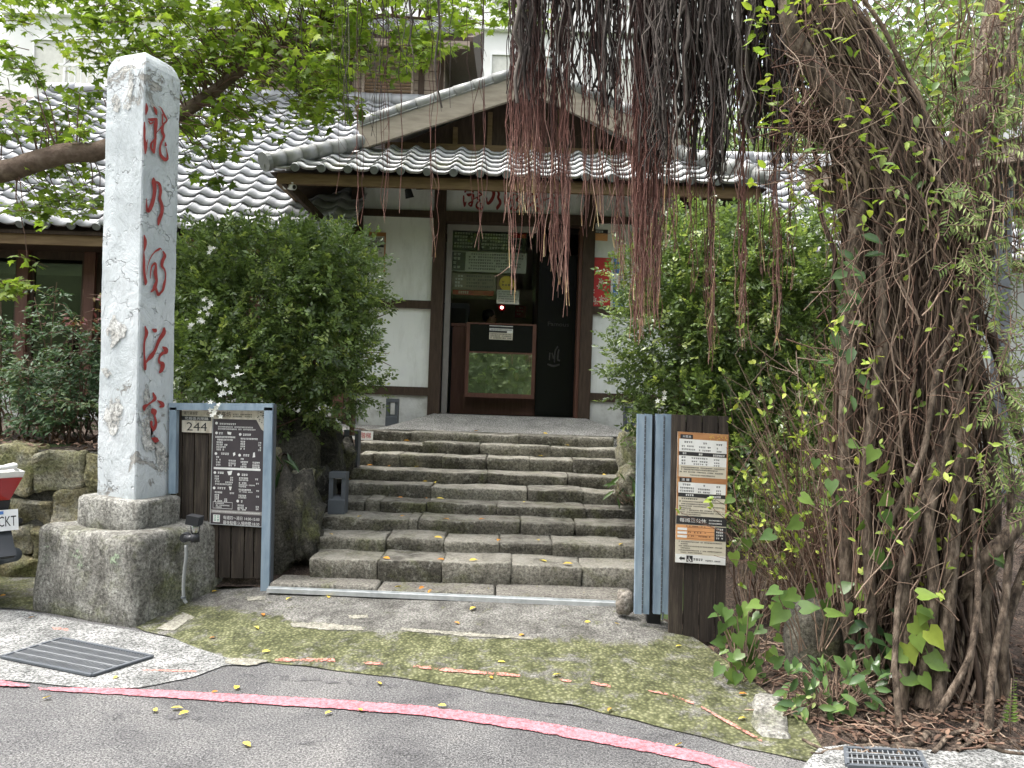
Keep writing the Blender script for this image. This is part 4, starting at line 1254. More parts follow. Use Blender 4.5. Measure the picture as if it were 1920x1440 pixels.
# ================================================================== ENTRANCE PORCH
YW = 10.0
xpost = [W(p, 570, YW)[0] for p in (663, 819, 1101, 1275)]
zt_, zm_, zl_ = W(750, 399, YW)[2], W(770, 570, YW)[2], W(760, 733, YW)[2]
ZF = 1.24
def porch():
    t = thing('entrance_building', 'white plaster entrance building with dark posts and tiled gable porch roof', 'building', (0, YW, ZF))
    # plaster panels: between posts and beams
    def panel(px0, px1, z0, z1, mat='plaster', y=YW + 0.05):
        obj('plaster_panel', MB().box(px0, px1, y, y + 0.08, z0, z1), mat, t)
    ztop = 4.55
    for i, (a, b) in enumerate(((0, 1), (2, 3))):
        x0, x1 = xpost[a], xpost[b]
        panel(x0, x1, zt_, ztop)
        panel(x0, x1, zm_, zt_)
        panel(x0, x1, zl_, zm_)
        panel(x0, x1, ZF - 0.3, zl_, 'plinth_plaster', YW + 0.03)
    panel(xpost[1], xpost[2], zt_, ztop)
    for i, x in enumerate(xpost):
        w = 0.075
        obj('post', MB().box(x - w, x + w, YW - 0.02, YW + 0.16, ZF - 0.05 if i in (1, 2) else ZF - 0.2, ztop), 'timber', t)
    for (a, b) in ((0, 1), (2, 3)):
        for z, h in ((zt_, 0.042), (zm_, 0.05), (zl_, 0.055)):
            obj('beam', MB().box(xpost[a] + 0.075, xpost[b] - 0.075, YW + 0.0, YW + 0.14, z - h, z + h), 'timber', t)
    zh = W(960, 408, YW)[2]
    obj('door_header', MB().box(xpost[1] + 0.075, xpost[2] - 0.075, YW - 0.03, YW + 0.2, zh - 0.075, zh + 0.055), 'timber', t)
    # side wall panels and back room
    for sx in (xpost[0] - 0.02, xpost[3] + 0.02):
        obj('side_wall', MB().box(sx - 0.04, sx + 0.04, YW + 0.16, 13.5, ZF - 0.2, ztop), 'timber', t)
    room = MB()
    x0, x1 = xpost[0] + 0.05, xpost[3] - 0.05
    obj('room_floor', MB().box(x0, x1, YW + 0.13, 13.4, 1.30, 1.395), 'counter_wood', t)
    obj('room_ceiling', MB().box(x0, x1, YW + 0.15, 13.4, 4.2, 4.3), 'cream_wall', t)
    obj('room_back_wall', MB().box(x0, x1, 13.3, 13.4, 1.395, 4.2), 'cream_wall', t)
    xd = W(1005, 570, 10.3)[0]
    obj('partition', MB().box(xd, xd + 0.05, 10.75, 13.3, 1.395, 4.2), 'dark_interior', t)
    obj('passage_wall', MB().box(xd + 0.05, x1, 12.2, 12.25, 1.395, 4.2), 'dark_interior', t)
    obj('door_jamb', MB().box(xpost[2] - 0.115, xpost[2] - 0.077, YW + 0.02, YW + 0.3, 1.395, zh - 0.08), 'counter_wood', t)
    # left sidelight: fixed glass with frame
    gx0, gx1 = xpost[1] + 0.09, W(1004, 570, 10.15)[0]
    gf = MB()
    yg = YW + 0.13
    gf.box(gx0, gx0 + 0.07, yg, yg + 0.05, 1.40, zh - 0.08)
    gf.box(gx0 + 0.07, gx1, yg, yg + 0.05, zh - 0.155, zh - 0.08)
    win = obj('glass_screen', gf, 'grey_print', t)
    gp = MB().box(gx0 + 0.07, gx1, yg + 0.02, yg + 0.026, W(900, 560, yg)[2], zh - 0.155)
    obj('pane', gp, 'glass', win)
    # ---------------- roof
    roof = obj('roof', MB().add([(-2.84, 8.93, 4.10), (2.84, 8.93, 4.10), (1.55, 10.3, 4.84), (-1.55, 10.3, 4.84), (-2.84, 12.6, 4.10), (2.84, 12.6, 4.10), (1.55, 11.4, 4.84), (-1.55, 11.4, 4.84)],
                                [(0, 1, 2, 3), (1, 5, 6, 2), (4, 0, 3, 7), (5, 4, 7, 6), (3, 2, 6, 7)]), 'timber', t)
    ang = math.atan2(0.74, 1.37)
    def mk(c, row):
        xm = -2.83 + (c + 0.5) * PITCHW
        y = row * EXPO * cos(ang)
        return abs(xm) < 2.86 - 0.98 * y + 0.1
    roof_field(roof, (-2.83, 8.86, 4.13), ang, 19, 6, mk, 'porch_tile', 300, seed=3)
    for sx in (-1, 1):
        a, b = A([sx * 2.84, 8.84, 4.2]), A([sx * 1.75, 10.0, 4.9])
        pts = [lerp(a, b, s) for s in np.linspace(0, 1, 9)]
        for p, q in zip(pts, pts[1:]):
            obj('hip_ridge_tile', MB().tube([p, q + (q - p) * 0.1], [0.098, 0.086], 12), 'ridge_tile', roof, smooth=True)
        e = unit(a - b)
        obj('hip_end_cap', MB().tube([a + e * 0.0, a + e * 0.05], [0.115, 0.11], 16), 'ridge_tile', roof)
    obj('soffit', MB().add([(-2.7, 8.98, 4.04), (2.7, 8.98, 4.04), (2.1, 10.04, 4.34), (-2.1, 10.04, 4.34), (-2.7, 12.2, 4.04), (2.7, 12.2, 4.04)], [(0, 3, 2, 1), (0, 4, 3), (1, 2, 5)]), 'timber', t)
    obj('fascia', MB().box(-2.76, 2.76, 8.97, 9.03, 3.99, 4.125), 'eave_timber', t)
    for sx in (-1, 1):
        obj('side_fascia', MB().box(sx * 2.76 - 0.03, sx * 2.76 + 0.03, 9.03, 12.2, 3.99, 4.12), 'eave_timber', t)
    for k in range(9):
        x = -2.3 + k * 0.575
        obj('rafter', MB().bar((x, 9.03, 4.02), (x * 0.92, 10.0, 4.29), 0.06, 0.07), 'timber', t)
    for sx in (-1, 1):
        obj('brace', MB().bar((sx * 2.68, 9.0, 4.02), (sx * 2.12, 9.98, 3.45), 0.06, 0.09), 'timber', t)
    # ---------------- gable over it
    ax, az, Yg = 0.12, 5.72, 9.72
    for sx, ex, ez in ((-1, -1.98, 4.84), (1, 2.05, 4.80)):
        p, q = A([ax, Yg, az - 0.14]), A([ex, Yg, ez - 0.02])
        obj('bargeboard', MB().bar(p - A([0, 0, 0.02]), q - A([0, 0, 0.02]), 0.06, 0.3, (0, 0, 1)), 'barge_timber', t)
        up = A([0, 0, 0.16])
        n = 9
        for k in range(n):
            a_, b_ = lerp(p, q, k / n) + up, lerp(p, q, (k + 1) / n) + up
            obj('verge_tile', MB().tube([a_, b_ + (b_ - a_) * 0.06], [0.068, 0.076], 10), 'ridge_tile', roof, smooth=True)
        # slope behind
        sl = MB().add([(ax, Yg - 0.05, az + 0.02), (ex, Yg - 0.05, ez + 0.13), (ex, 13.2, ez + 0.13), (ax, 13.2, az + 0.02), (ax, Yg - 0.05, az - 0.03), (ex, Yg - 0.05, ez + 0.08), (ex, 13.2, ez + 0.08), (ax, 13.2, az - 0.03)],
                      [(0, 1, 2, 3), (7, 6, 5, 4), (0, 4, 5, 1), (1, 5, 6, 2), (2, 6, 7, 3), (3, 7, 4, 0)])
        obj('gable_slope', sl, 'porch_tile', roof)
    gw = MB().prism([(-1.9, 4.78), (1.95, 4.74), (0.12, 5.66)], (0, 10.28, 0), (1, 0, 0), (0, 0, 1), (0, 0.05, 0))
    obj('gable_wall', gw, 'timber', t)
    for k in range(7):
        x = -1.3 + k * 0.45
        zt = 5.6 - 0.47 * abs(x - 0.12)
        obj('gable_batten', MB().box(x - 0.03, x + 0.03, 10.24, 10.28, 4.8, zt), 'eave_timber', t)
    obj('gable_beam', MB().box(-1.75, 1.8, 10.18, 10.28, 4.8, 4.9), 'eave_timber', t)
    obj('ridge', MB().tube([(0.12, 9.62, 5.80), (0.12, 13.2, 5.80)], 0.12, 12), 'porch_tile', roof, True)
    obj('ridge_end', MB().tube([(0.12, 9.55, 5.78), (0.12, 9.66, 5.78)], [0.14, 0.15], 16), 'tile_end', roof)
    return t
PORCH = porch()

# ================================================================== LEFT WING
def left_wing():
    t = thing('side_wing', 'low wing with dark windows under a broad wavy tile roof', 'building', (-5, 10, 1.08))
    ang = radians(38)
    zr = lambda y: 3.42 + (y - 9.28) * tan(ang)
    roof = obj('roof', MB().add([(-9.2, 9.28, 3.42), (-2.1, 9.28, 3.42), (-2.1, 13.1, zr(13.1)), (-9.2, 13.1, zr(13.1)), (-9.2, 9.28, 3.38), (-2.1, 9.28, 3.38), (-2.1, 13.1, 3.38), (-9.2, 13.1, 3.38)],
                                [(0, 1, 2, 3), (4, 7, 6, 5), (0, 4, 5, 1), (1, 5, 6, 2), (2, 6, 7, 3), (3, 7, 4, 0)]), 'timber', t)
    obj('roof_return', MB().add([(-2.1, 10.9, zr(10.9)), (-0.2, 11.6, zr(11.6)), (-0.2, 13.1, zr(13.1)), (-2.1, 13.1, zr(13.1))], [(0, 1, 2, 3)]), 'timber', roof)
    def mk(c, row):
        x = -7.9 + (c + 0.5) * PITCHW
        return x < -2.05 or (row > 9 and x < -0.3) or (row > 5 and x < -1.5)
    roof_field(roof, (-7.9, 9.2, 3.46), ang, 26, 21, mk, 'roof_tile', 300, seed=5)
    zt = 3.46 + 21 * EXPO * sin(ang)
    yt = 9.2 + 21 * EXPO * cos(ang)
    for k in range(18):
        x = -7.9 + k * 0.44
        obj('ridge_tile', MB().tube([(x, yt, zt + 0.06), (x + 0.46, yt, zt + 0.06)], [0.09, 0.098], 10), 'roof_tile', roof, True)
    obj('fascia', MB().box(-9.2, -2.2, 9.32, 9.38, 3.26, 3.4), 'eave_timber', t)
    obj('soffit', MB().box(-9.2, -2.2, 9.38, 10.2, 3.30, 3.36), 'timber', t)
    # facade
    yw = 10.0
    obj('low_wall', MB().box(-9.2, -2.15, yw, yw + 0.15, 1.0, 1.5), 'plinth_plaster', t)
    px_ = [-8.0, -7.0, W(40, 600, yw)[0], W(165, 600, yw)[0], -4.45, -3.3, -2.2]
    for x in px_:
        obj('post', MB().box(x - 0.07, x + 0.07, yw - 0.02, yw + 0.14, 1.3, 3.32), 'counter_wood', t)
    for x0, x1 in zip(px_, px_[1:]):
        f = MB()
        a0, a1, b0, b1 = x0 + 0.07, x1 - 0.07, 1.5, 3.3
        V = [(a0, b0), (a1, b0), (a1, b1), (a0, b1), (a0 + 0.05, b0 + 0.06), (a1 - 0.05, b0 + 0.06), (a1 - 0.05, b1 - 0.1), (a0 + 0.05, b1 - 0.1)]
        f.add([(p[0], yw + 0.03, p[1]) for p in V] + [(p[0], yw + 0.08, p[1]) for p in V], [(i, (i + 1) % 4, 4 + (i + 1) % 4, 4 + i) for i in range(4)] + [(4 + i, 4 + (i + 1) % 4, 12 + (i + 1) % 4, 12 + i) for i in range(4)])
        w = obj('window', f, 'timber', t)
        obj('pane', MB().box(x0 + 0.07, x1 - 0.07, yw + 0.05, yw + 0.056, 1.56, 3.2), 'window_glass', w)
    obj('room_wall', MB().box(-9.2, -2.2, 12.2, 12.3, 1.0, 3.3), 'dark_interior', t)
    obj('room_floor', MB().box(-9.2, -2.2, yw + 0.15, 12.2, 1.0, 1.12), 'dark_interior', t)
    obj('end_wall', MB().box(-2.22, -2.1, yw + 0.14, 13.0, 1.0, 3.4), 'timber', t)
    obj('end_wall', MB().box(-9.3, -9.2, yw, 13.0, 1.0, 3.4), 'timber', t)
left_wing()
# ================================================================== UPPER STOREY
def upper_storey():
    Yu = 13.15
    x0, x1 = W(486, 180, Yu)[0], W(832, 180, Yu)[0]
    z0, z1 = 6.1, W(660, 92, Yu)[2]
    t = thing('upper_storey', 'weathered timber upper storey with louvred windows above the wing roof', 'building', ((x0 + x1) / 2, Yu, z0))
    zb_ = W(560, 150, Yu)[2]
    n = 8
    for k in range(n):
        za, zc = lerp(z0, z1, k / n), lerp(z0, z1, (k + 1) / n) - 0.012
        obj('board', MB().box(x0, x1, Yu, Yu + 0.06 - 0.01 * (k % 2), za, zc), 'upper_wood', t)
    obj('wall_core', MB().box(x0 + 0.02, x1 - 0.02, Yu + 0.07, Yu + 3, z0, z1 + 0.3), 'timber', t)
    for px in (489, 556, 655, 790, 826):
        x = W(px, 160, Yu)[0]
        obj('post', MB().box(x - 0.05, x + 0.05, Yu - 0.03, Yu - 0.003, z0 + 0.2, z1), 'timber', t)
    for (pa, pb, ya, yb_) in ((566, 645, 128, 190), (680, 776, 134, 194)):
        xa, xb = W(pa, 160, Yu)[0], W(pb, 160, Yu)[0]
        zc, za = W((pa + pb) / 2, ya, Yu)[2], W((pa + pb) / 2, yb_, Yu)[2]
        f = MB()
        f.box(xa, xa + 0.04, Yu - 0.07, Yu - 0.01, za, zc).box(xb - 0.04, xb, Yu - 0.07, Yu - 0.01, za, zc).box(xa + 0.04, xb - 0.04, Yu - 0.07, Yu - 0.01, za, za + 0.05).box(xa + 0.04, xb - 0.04, Yu - 0.07, Yu - 0.01, zc - 0.04, zc)
        w = obj('louvred_window', f, 'upper_wood', t)
        obj('backing', MB().box(xa + 0.04, xb - 0.04, Yu - 0.02, Yu - 0.012, za + 0.05, zc - 0.04), 'black_plastic', w)
        m = 8
        for k in range(m):
            z = lerp(za + 0.075, zc - 0.07, k / (m - 1))
            obj('slat', MB().obox(((xa + xb) / 2, Yu - 0.045, z), ((xb - xa) / 2 - 0.042, 0, 0), (0, 0.022, -0.012), (0, 0.002, 0.004)), 'louvre_wood', w)
    # eaves and roof
    ze = z1
    ang = radians(30)
    roof = obj('roof', MB().add([(x0 - 0.5, 12.5, ze - 0.03), (x1 + 0.5, 12.5, ze - 0.03), (x1 + 0.5, 16, ze + 1.7), (x0 - 0.5, 16, ze + 1.7), (x0 - 0.5, 12.5, ze - 0.1), (x1 + 0.5, 12.5, ze - 0.1), (x1 + 0.5, 16, ze + 0.1), (x0 - 0.5, 16, ze + 0.1)],
                                [(0, 1, 2, 3), (7, 6, 5, 4), (0, 4, 5, 1), (1, 5, 6, 2), (3, 7, 4, 0)]), 'timber', t)
    nc = int((x1 - x0 + 0.9) / PITCHW)
    roof_field(roof, (x0 - 0.45, 12.42, ze), ang, nc, 12, lambda c, r_: True, 'roof_tile', 160, seed=9)
    obj('fascia', MB().box(x0 - 0.45, x1 + 0.45, 12.5, 12.56, ze - 0.2, ze - 0.1), 'upper_wood', t)
    # second strip of roof of the wing's continuation to the right, behind the porch gable
upper_storey()
# ================================================================== PALE BUILDING BEHIND
def pale_block():
    t = thing('apartment_block', 'tall off-white apartment block behind the timber upper storey', 'building', (-5, 24, 1))
    obj('wall', MB().box(-16, 6.5, 24, 34, 1, 26), 'pale_facade', t)
    r = random.Random(3)
    for fl in range(6):
        z = 7.6 + fl * 3.1
        obj('floor_band', MB().box(-16, 6.5, 23.82, 23.998, z - 0.9, z - 0.62), 'pale_facade', t)
        for k in range(6):
            x = -15 + k * 3.5
            f = MB().box(x, x + 0.06, 23.9, 23.995, z, z + 1.5).box(x + 1.94, x + 2, 23.9, 23.995, z, z + 1.5).box(x + 0.06, x + 1.94, 23.9, 23.995, z, z + 0.06).box(x + 0.06, x + 1.94, 23.9, 23.995, z + 1.44, z + 1.5).box(x + 0.97, x + 1.03, 23.9, 23.995, z + 0.06, z + 1.44)
            w = obj('window', f, 'white_plastic', t)
            obj('pane', MB().box(x + 0.06, x + 0.97, 23.95, 23.96, z + 0.06, z + 1.44).box(x + 1.03, x + 1.94, 23.95, 23.96, z + 0.06, z + 1.44), 'dull_paper', w)
    # balcony railing seen over the pillar
    for k in range(26):
        x = -13.5 + k * 0.18
        obj('railing_bar', MB().box(x - 0.02, x + 0.02, 23.3, 23.34, 10.0, 11.1), 'white_plastic', t)
    obj('balcony_slab', MB().box(-13.8, -8.6, 23.2, 23.82, 9.75, 10.0), 'pale_facade', t)
    obj('railing_rail', MB().box(-13.8, -8.6, 23.27, 23.37, 11.1, 11.18), 'white_plastic', t)
pale_block()
# ================================================================== RIGHT WING AND PAVILION
def right_wing():
    t = thing('far_wing', 'low plaster wing with bright tiled roof behind the big jasmine bush', 'building', (4.2, 10, 1.08))
    ang = radians(36)
    roof = obj('roof', MB().add([(2.35, 9.48, 3.42), (6.6, 9.48, 3.42), (6.6, 12.2, 3.42 + 2.72 * tan(ang)), (2.35, 12.2, 3.42 + 2.72 * tan(ang)), (2.35, 12.2, 3.3), (6.6, 12.2, 3.3)], [(0, 1, 2, 3), (0, 4, 5, 1), (0, 3, 4), (1, 5, 2)]), 'timber', t)
    roof_field(roof, (2.3, 9.4, 3.46), ang, 14, 14, lambda c, r_: True, 'roof_tile', 200, seed=12)
    zt = 3.46 + 14 * EXPO * sin(ang); yt = 9.4 + 14 * EXPO * cos(ang)
    for k in range(10):
        x = 2.3 + k * 0.42
        obj('ridge_tile', MB().tube([(x, yt, zt + 0.05), (x + 0.44, yt, zt + 0.05)], [0.09, 0.098], 10), 'roof_tile', roof, True)
    obj('wall', MB().box(2.4, 6.5, 10.0, 12.1, 1.0, 3.32), 'timber', t)
    obj('fascia', MB().box(2.4, 6.6, 9.5, 9.56, 3.28, 3.41), 'eave_timber', t)
right_wing()
def pavilion():
    a, b = W(1510, 334, 8.0), W(1990, 262, 6.7)
    zf = a[2]
    t = thing('garden_pavilion', 'small grey timber pavilion with flat eaves behind the banyan trunk', 'building', ((a[0] + b[0]) / 2, (a[1] + b[1]) / 2 + 0.5, 1.0))
    d = unit((b - a) * A([1, 1, 0]))
    nrm = A([-d[1], d[0], 0])
    L = np.linalg.norm((b - a)[:2])
    def P(s, k, z): return A([a[0], a[1], 0]) + d * s + nrm * k + A([0, 0, z])
    def slab(s0, s1, k0, k1, z0, z1):
        return MB().add([P(s0, k0, z0), P(s1, k0, z0), P(s1, k1, z0), P(s0, k1, z0), P(s0, k0, z1), P(s1, k0, z1), P(s1, k1, z1), P(s0, k1, z1)], [(0, 3, 2, 1), (4, 5, 6, 7), (0, 1, 5, 4), (1, 2, 6, 5), (2, 3, 7, 6), (3, 0, 4, 7)])
    obj('fascia', slab(0, L, 0, 0.06, zf - 0.11, zf + 0.08), 'upper_wood', t)
    obj('side_fascia', slab(0, 0.06, 0.06, 2.6, zf - 0.11, zf + 0.08), 'upper_wood', t)
    obj('ceiling', slab(0.06, L, 0.06, 2.6, zf - 0.03, zf + 0.02), 'timber', t)
    obj('roof', slab(-0.06, L, -0.06, 2.6, zf + 0.08, zf + 0.17), 'roof_tile', t)
    for k in range(int(L / 0.3)):
        obj('eave_cap', MB().tube([P(0.1 + k * 0.3, -0.09, zf + 0.17), P(0.1 + k * 0.3, 0.5, zf + 0.19)], 0.05, 10), 'roof_tile', t, True)
    obj('corner_post', slab(0.34, 0.46, 0.3, 0.42, 0.9, zf - 0.11), 'grey_print', t)
    obj('corner_post', slab(L - 0.52, L - 0.38, 0.3, 0.44, 0.9, zf - 0.11), 'grey_steel', t)
    obj('tie_beam', slab(0.46, L - 0.52, 0.32, 0.4, zf - 0.32, zf - 0.18), 'timber', t)
    for k in range(5):
        obj('lattice_bar', slab(0.46, L - 0.52, 1.2, 1.22, zf - 0.4 - k * 0.09, zf - 0.385 - k * 0.09), 'grey_steel', t)
    obj('back_wall', slab(0.2, L, 2.3, 2.4, 0.9, zf - 0.75), 'plaster', t)
pavilion()
# ================================================================== LETTERING AND SIGNS
_tc = {}
def glyphs(body):
    if body not in _tc:
        cu = bpy.data.curves.new('lettering', 'FONT')
        cu.body = body
        cu.resolution_u = 2
        o = bpy.data.objects.new('lettering', cu)
        col.objects.link(o)
        me = bpy.data.meshes.new_from_object(o.evaluated_get(bpy.context.evaluated_depsgraph_get()))
        V = A([v.co[:2] for v in me.vertices]) if len(me.vertices) else np.zeros((0, 2))
        Fc = [tuple(p.vertices) for p in me.polygons]
        bpy.data.objects.remove(o); bpy.data.curves.remove(cu); bpy.data.meshes.remove(me)
        _tc[body] = (V, Fc)
    return _tc[body]
class Sign:
    """flat panel given by its four photo corners (TL, TR, BR, BL) on the plane y = Y"""
    def __init__(s, c, Y):
        s.c = [W(x, y, Y) for x, y in c]
        s.w = np.linalg.norm(s.c[1] - s.c[0]); s.h = np.linalg.norm(s.c[3] - s.c[0])
    def at(s, u, v, off=0.0):
        p = lerp(lerp(s.c[0], s.c[1], u), lerp(s.c[3], s.c[2], u), v)
        return p + A([0, -off, 0])
    def rect(s, mb, u0, v0, u1, v1, off):
        return mb.add([s.at(u0, v1, off), s.at(u1, v1, off), s.at(u1, v0, off), s.at(u0, v0, off)], [(0, 1, 2, 3)])
    def panel(s, name, mat, parent, th=0.012):
        f = [s.at(0, 1), s.at(1, 1), s.at(1, 0), s.at(0, 0)]
        b = [p + A([0, th, 0]) for p in f]
        return obj(name, MB().add(f + b, [(0, 1, 2, 3), (7, 6, 5, 4), (0, 4, 5, 1), (1, 5, 6, 2), (2, 6, 7, 3), (3, 7, 4, 0)]), mat, parent)
    def text(s, mb, body, u, v, hv, off, align='l', wide=None):
        """v = top of the letters, hv = letter height (fraction of the panel height)"""
        V, Fc = glyphs(body)
        if not len(V): return
        x0, x1, y0, y1 = V[:, 0].min(), V[:, 0].max(), V[:, 1].min(), V[:, 1].max()
        k = hv * s.h / (y1 - y0)
        wu = (x1 - x0) * k / s.w
        ku = 1.0
        if wide is not None:
            ku = wide / wu; wu = wide
        u0 = u if align == 'l' else (u - wu if align == 'r' else u - wu / 2)
        P = [s.at(u0 + (p[0] - x0) * k * ku / s.w, v + hv * (1 - (p[1] - y0) / (y1 - y0)), off) for p in V]
        mb.add(P, Fc)
    def rows(s, mb, u0, u1, v, hv, off, r, cw=None, gaps=0.1):
        """a line of print too small to read"""
        cw = cw or hv * s.h / s.w
        u = u0
        while u < u1 - cw * 0.8:
            if r.random() > gaps:
                a, b = u + cw * r.uniform(0.02, 0.12), u + cw * r.uniform(0.78, 0.92)
                s.rect(mb, a, v, b, v + hv * r.uniform(0.28, 0.42), off)
                s.rect(mb, a + cw * r.uniform(0, 0.15), v + hv * 0.55, b - cw * r.uniform(0, 0.15), v + hv * r.uniform(0.85, 1.0), off)
            u += cw

def price_sign():
    S = Sign([(1271, 809), (1366, 815), (1360, 1060), (1266, 1054)], 5.082)
    r = random.Random(2)
    t = thing('price_sign', 'tall printed price board with wood-grain bands screwed to the planks', 'sign', S.at(0.5, 1))
    S.panel('panel', 'cream_print', t, 0.008)
    vy = lambda y: (y - 809) / 245.0
    ux = lambda x: (x - 1271) / 95.0
    m = MB()
    S.rect(m, 0, 0, 1, vy(822), 0.001); S.rect(m, 0, vy(822), 0.03, vy(966), 0.001); S.rect(m, 0.97, vy(822), 1, vy(966), 0.001); S.rect(m, 0.03, vy(893), 0.97, vy(903), 0.001)
    obj('wood_band', m, 'sign_wood_print', t)
    for q in ((0.03, 846, 0.97, 853, 0.001), (0.03, 923.5, 0.97, 930.5, 0.001), (0, 966, 1, 982, 0.001), (0.05, 813.5, 0.30, 821.5, 0.0015), (0.05, 894.5, 0.29, 902.5, 0.0015), (0.77, 984, 0.995, 1010, 0.0015), (0.22, 1040, 0.345, 1052, 0.0015)):
        obj('dark_band', S.rect(MB(), q[0], vy(q[1]), q[2], vy(q[3]), q[4]), 'charcoal_print', t)
    m = MB()
    m.add([S.at(0.07, vy(1046), 0.0015), S.at(0.12, vy(1050), 0.0015), S.at(0.12, vy(1048), 0.0015), S.at(0.19, vy(1048), 0.0015), S.at(0.19, vy(1044), 0.0015), S.at(0.12, vy(1044), 0.0015), S.at(0.12, vy(1042), 0.0015)], [(0, 1, 2, 3, 4, 5, 6)])
    obj('arrow', m, 'charcoal_print', t)
    for q in [(0.0, 1038, 1, 1054, 0.0008), (0.03, 822, 0.97, 845.5, 0.0008), (0.03, 853.5, 0.97, 871, 0.0008), (0.03, 903.5, 0.97, 923, 0.0008)] + [(0.03, 988.5 + k * 7, 0.22, 993 + k * 7, 0.002) for k in range(3)]:
        obj('white_field', S.rect(MB(), q[0], vy(q[1]), q[2], vy(q[3]), q[4]), 'white_print', t)
    m = MB(); S.rect(m, 0, vy(983), 0.765, vy(1011), 0.001)
    obj('orange_table', m, 'orange_print', t)
    m = MB()
    for k in range(4):
        S.rect(m, 0.22, vy(986.8 + k * 7), 0.765, vy(987.3 + k * 7), 0.0016)
    S.rows(m, 0.24, 0.7, vy(1002), 0.011, 0.0016, r, 0.03, 0.5); S.rows(m, 0.24, 0.7, vy(995), 0.011, 0.0016, r, 0.03, 0.5); S.rows(m, 0.2, 0.6, vy(984), 0.008, 0.0016, r, 0.03, 0.4)
    obj('table_print', m, 'counter_wood', t)
    m = MB()
    for (u0, u1, y, h, cw) in ((0.13, 0.3, 826, 3.4, .042), (0.5, 0.58, 827, 3.2, .042), (0.76, 0.88, 828, 3.2, .042), (0.08, 0.36, 834, 3, .034), (0.42, 0.66, 834.5, 3, .034), (0.77, 0.88, 835, 3, .034), (0.08, 0.36, 840, 3, .034), (0.42, 0.66, 840.5, 3, .034), (0.77, 0.88, 841, 3, .034),
                               (0.08, 0.2, 855, 3.2, .045), (0.28, 0.6, 856, 2.6, .04), (0.72, 0.86, 857, 2.4, .04), (0.08, 0.2, 861, 3.2, .045), (0.28, 0.6, 862, 2.6, .04), (0.72, 0.86, 863, 2.4, .04), (0.08, 0.2, 866.5, 3.2, .045), (0.28, 0.6, 867, 2.6, .04), (0.72, 0.86, 868, 2.4, .04),
                               (0.05, 0.94, 874, 2.3, .024), (0.08, 0.8, 878, 2.3, .024), (0.05, 0.93, 882.5, 2.3, .024), (0.25, 0.75, 888, 2.2, .024),
                               (0.11, 0.28, 906, 3.4, .042), (0.48, 0.56, 906.5, 3.2, .042), (0.74, 0.86, 907, 3.2, .042), (0.06, 0.36, 912.5, 3.2, .036), (0.42, 0.66, 913.5, 3, .034), (0.78, 0.88, 915, 3, .034), (0.06, 0.36, 918, 3.2, .036), (0.42, 0.66, 919, 3, .034), (0.78, 0.88, 920, 3, .034),
                               (0.1, 0.44, 932.5, 2.6, .04), (0.7, 0.84, 933.5, 2.4, .04), (0.05, 0.95, 938, 2.2, .022), (0.09, 0.66, 942.5, 2.2, .022), (0.05, 0.95, 946.5, 2.2, .022), (0.09, 0.3, 950.5, 2.2, .022), (0.05, 0.88, 954, 2.2, .022), (0.05, 0.95, 958, 2.2, .022), (0.09, 0.5, 962, 2.2, .022),
                               (0.06, 0.93, 1013.5, 2.0, .024), (0.1, 0.25, 1017.5, 2.0, .024), (0.06, 0.93, 1021.5, 2.0, .024), (0.1, 0.3, 1025.5, 2.0, .024), (0.06, 0.93, 1029.5, 2.0, .024), (0.1, 0.55, 1033.5, 2.0, .024),
                               (0.36, 0.58, 1044.5, 4.2, .048), (0.6, 0.92, 1046.5, 2.6, .03)):
        S.rows(m, u0, u1, vy(y), h / 245.0, 0.0012 if y < 1038 else 0.0016, r, cw, 0.08)
    obj('small_print', m, 'charcoal_print', t)
    m = MB()
    S.text(m, '大眾池', 0.095, vy(815), 0.019, 0.002, 'l', 0.165)
    S.text(m, '湯 屋', 0.09, vy(896), 0.019, 0.002, 'l', 0.155)
    S.text(m, '每周三公休', 0.07, vy(970), 0.032, 0.002, 'l', 0.53)
    S.rows(m, 0.65, 0.93, vy(971), 0.010, 0.002, r, 0.026, 0); S.rows(m, 0.65, 0.93, vy(976.5), 0.010, 0.002, r, 0.026, 0)
    for (u0, u1, y) in ((0.1, 0.2, 847.6), (0.42, 0.52, 848), (0.7, 0.94, 848.4), (0.18, 0.34, 925.2), (0.64, 0.9, 926)):
        S.rows(m, u0, u1, vy(y), 0.014, 0.002, r, 0.04, 0)
    # wheelchair mark
    cx, cy = 0.283, vy(1046.6)
    hh = 5.2 / 245.0; ww = 5.2 / 95.0
    ring = [(cos(a) * 0.62 - 0.12, sin(a) * 0.62 + 0.32) for a in np.linspace(-0.3, 3.9, 14)]
    ri = [(cos(a) * 0.36 - 0.12, sin(a) * 0.36 + 0.32) for a in np.linspace(-0.3, 3.9, 14)]
    P = [S.at(cx + p[0] * ww, cy + p[1] * hh, 0.002) for q in zip(ring, ri) for p in q]
    m.add(P, [(2 * i, 2 * i + 1, 2 * i + 3, 2 * i + 2) for i in range(13)])
    for poly in ([(-0.3, -0.55), (-0.08, -0.55), (-0.02, 0.1), (-0.24, 0.1)], [(-0.02, 0.1), (0.45, 0.1), (0.45, -0.08), (-0.04, -0.08)], [(0.45, 0.1), (0.78, 0.75), (0.6, 0.82), (0.27, 0.1)], [(-0.32, -0.9), (-0.06, -0.9), (-0.06, -0.64), (-0.32, -0.64)]):
        m.add([S.at(cx + p[0] * ww, cy + p[1] * hh, 0.0024) for p in poly], [(0, 1, 2, 3)])
    for k in range(4):
        S.rows(m, 0.80, 0.96, vy(986.5 + k * 5.6), 0.012, 0.0022, r, 0.035, 0.2)
    obj('white_lettering', m, 'white_print', t)
    m = MB()
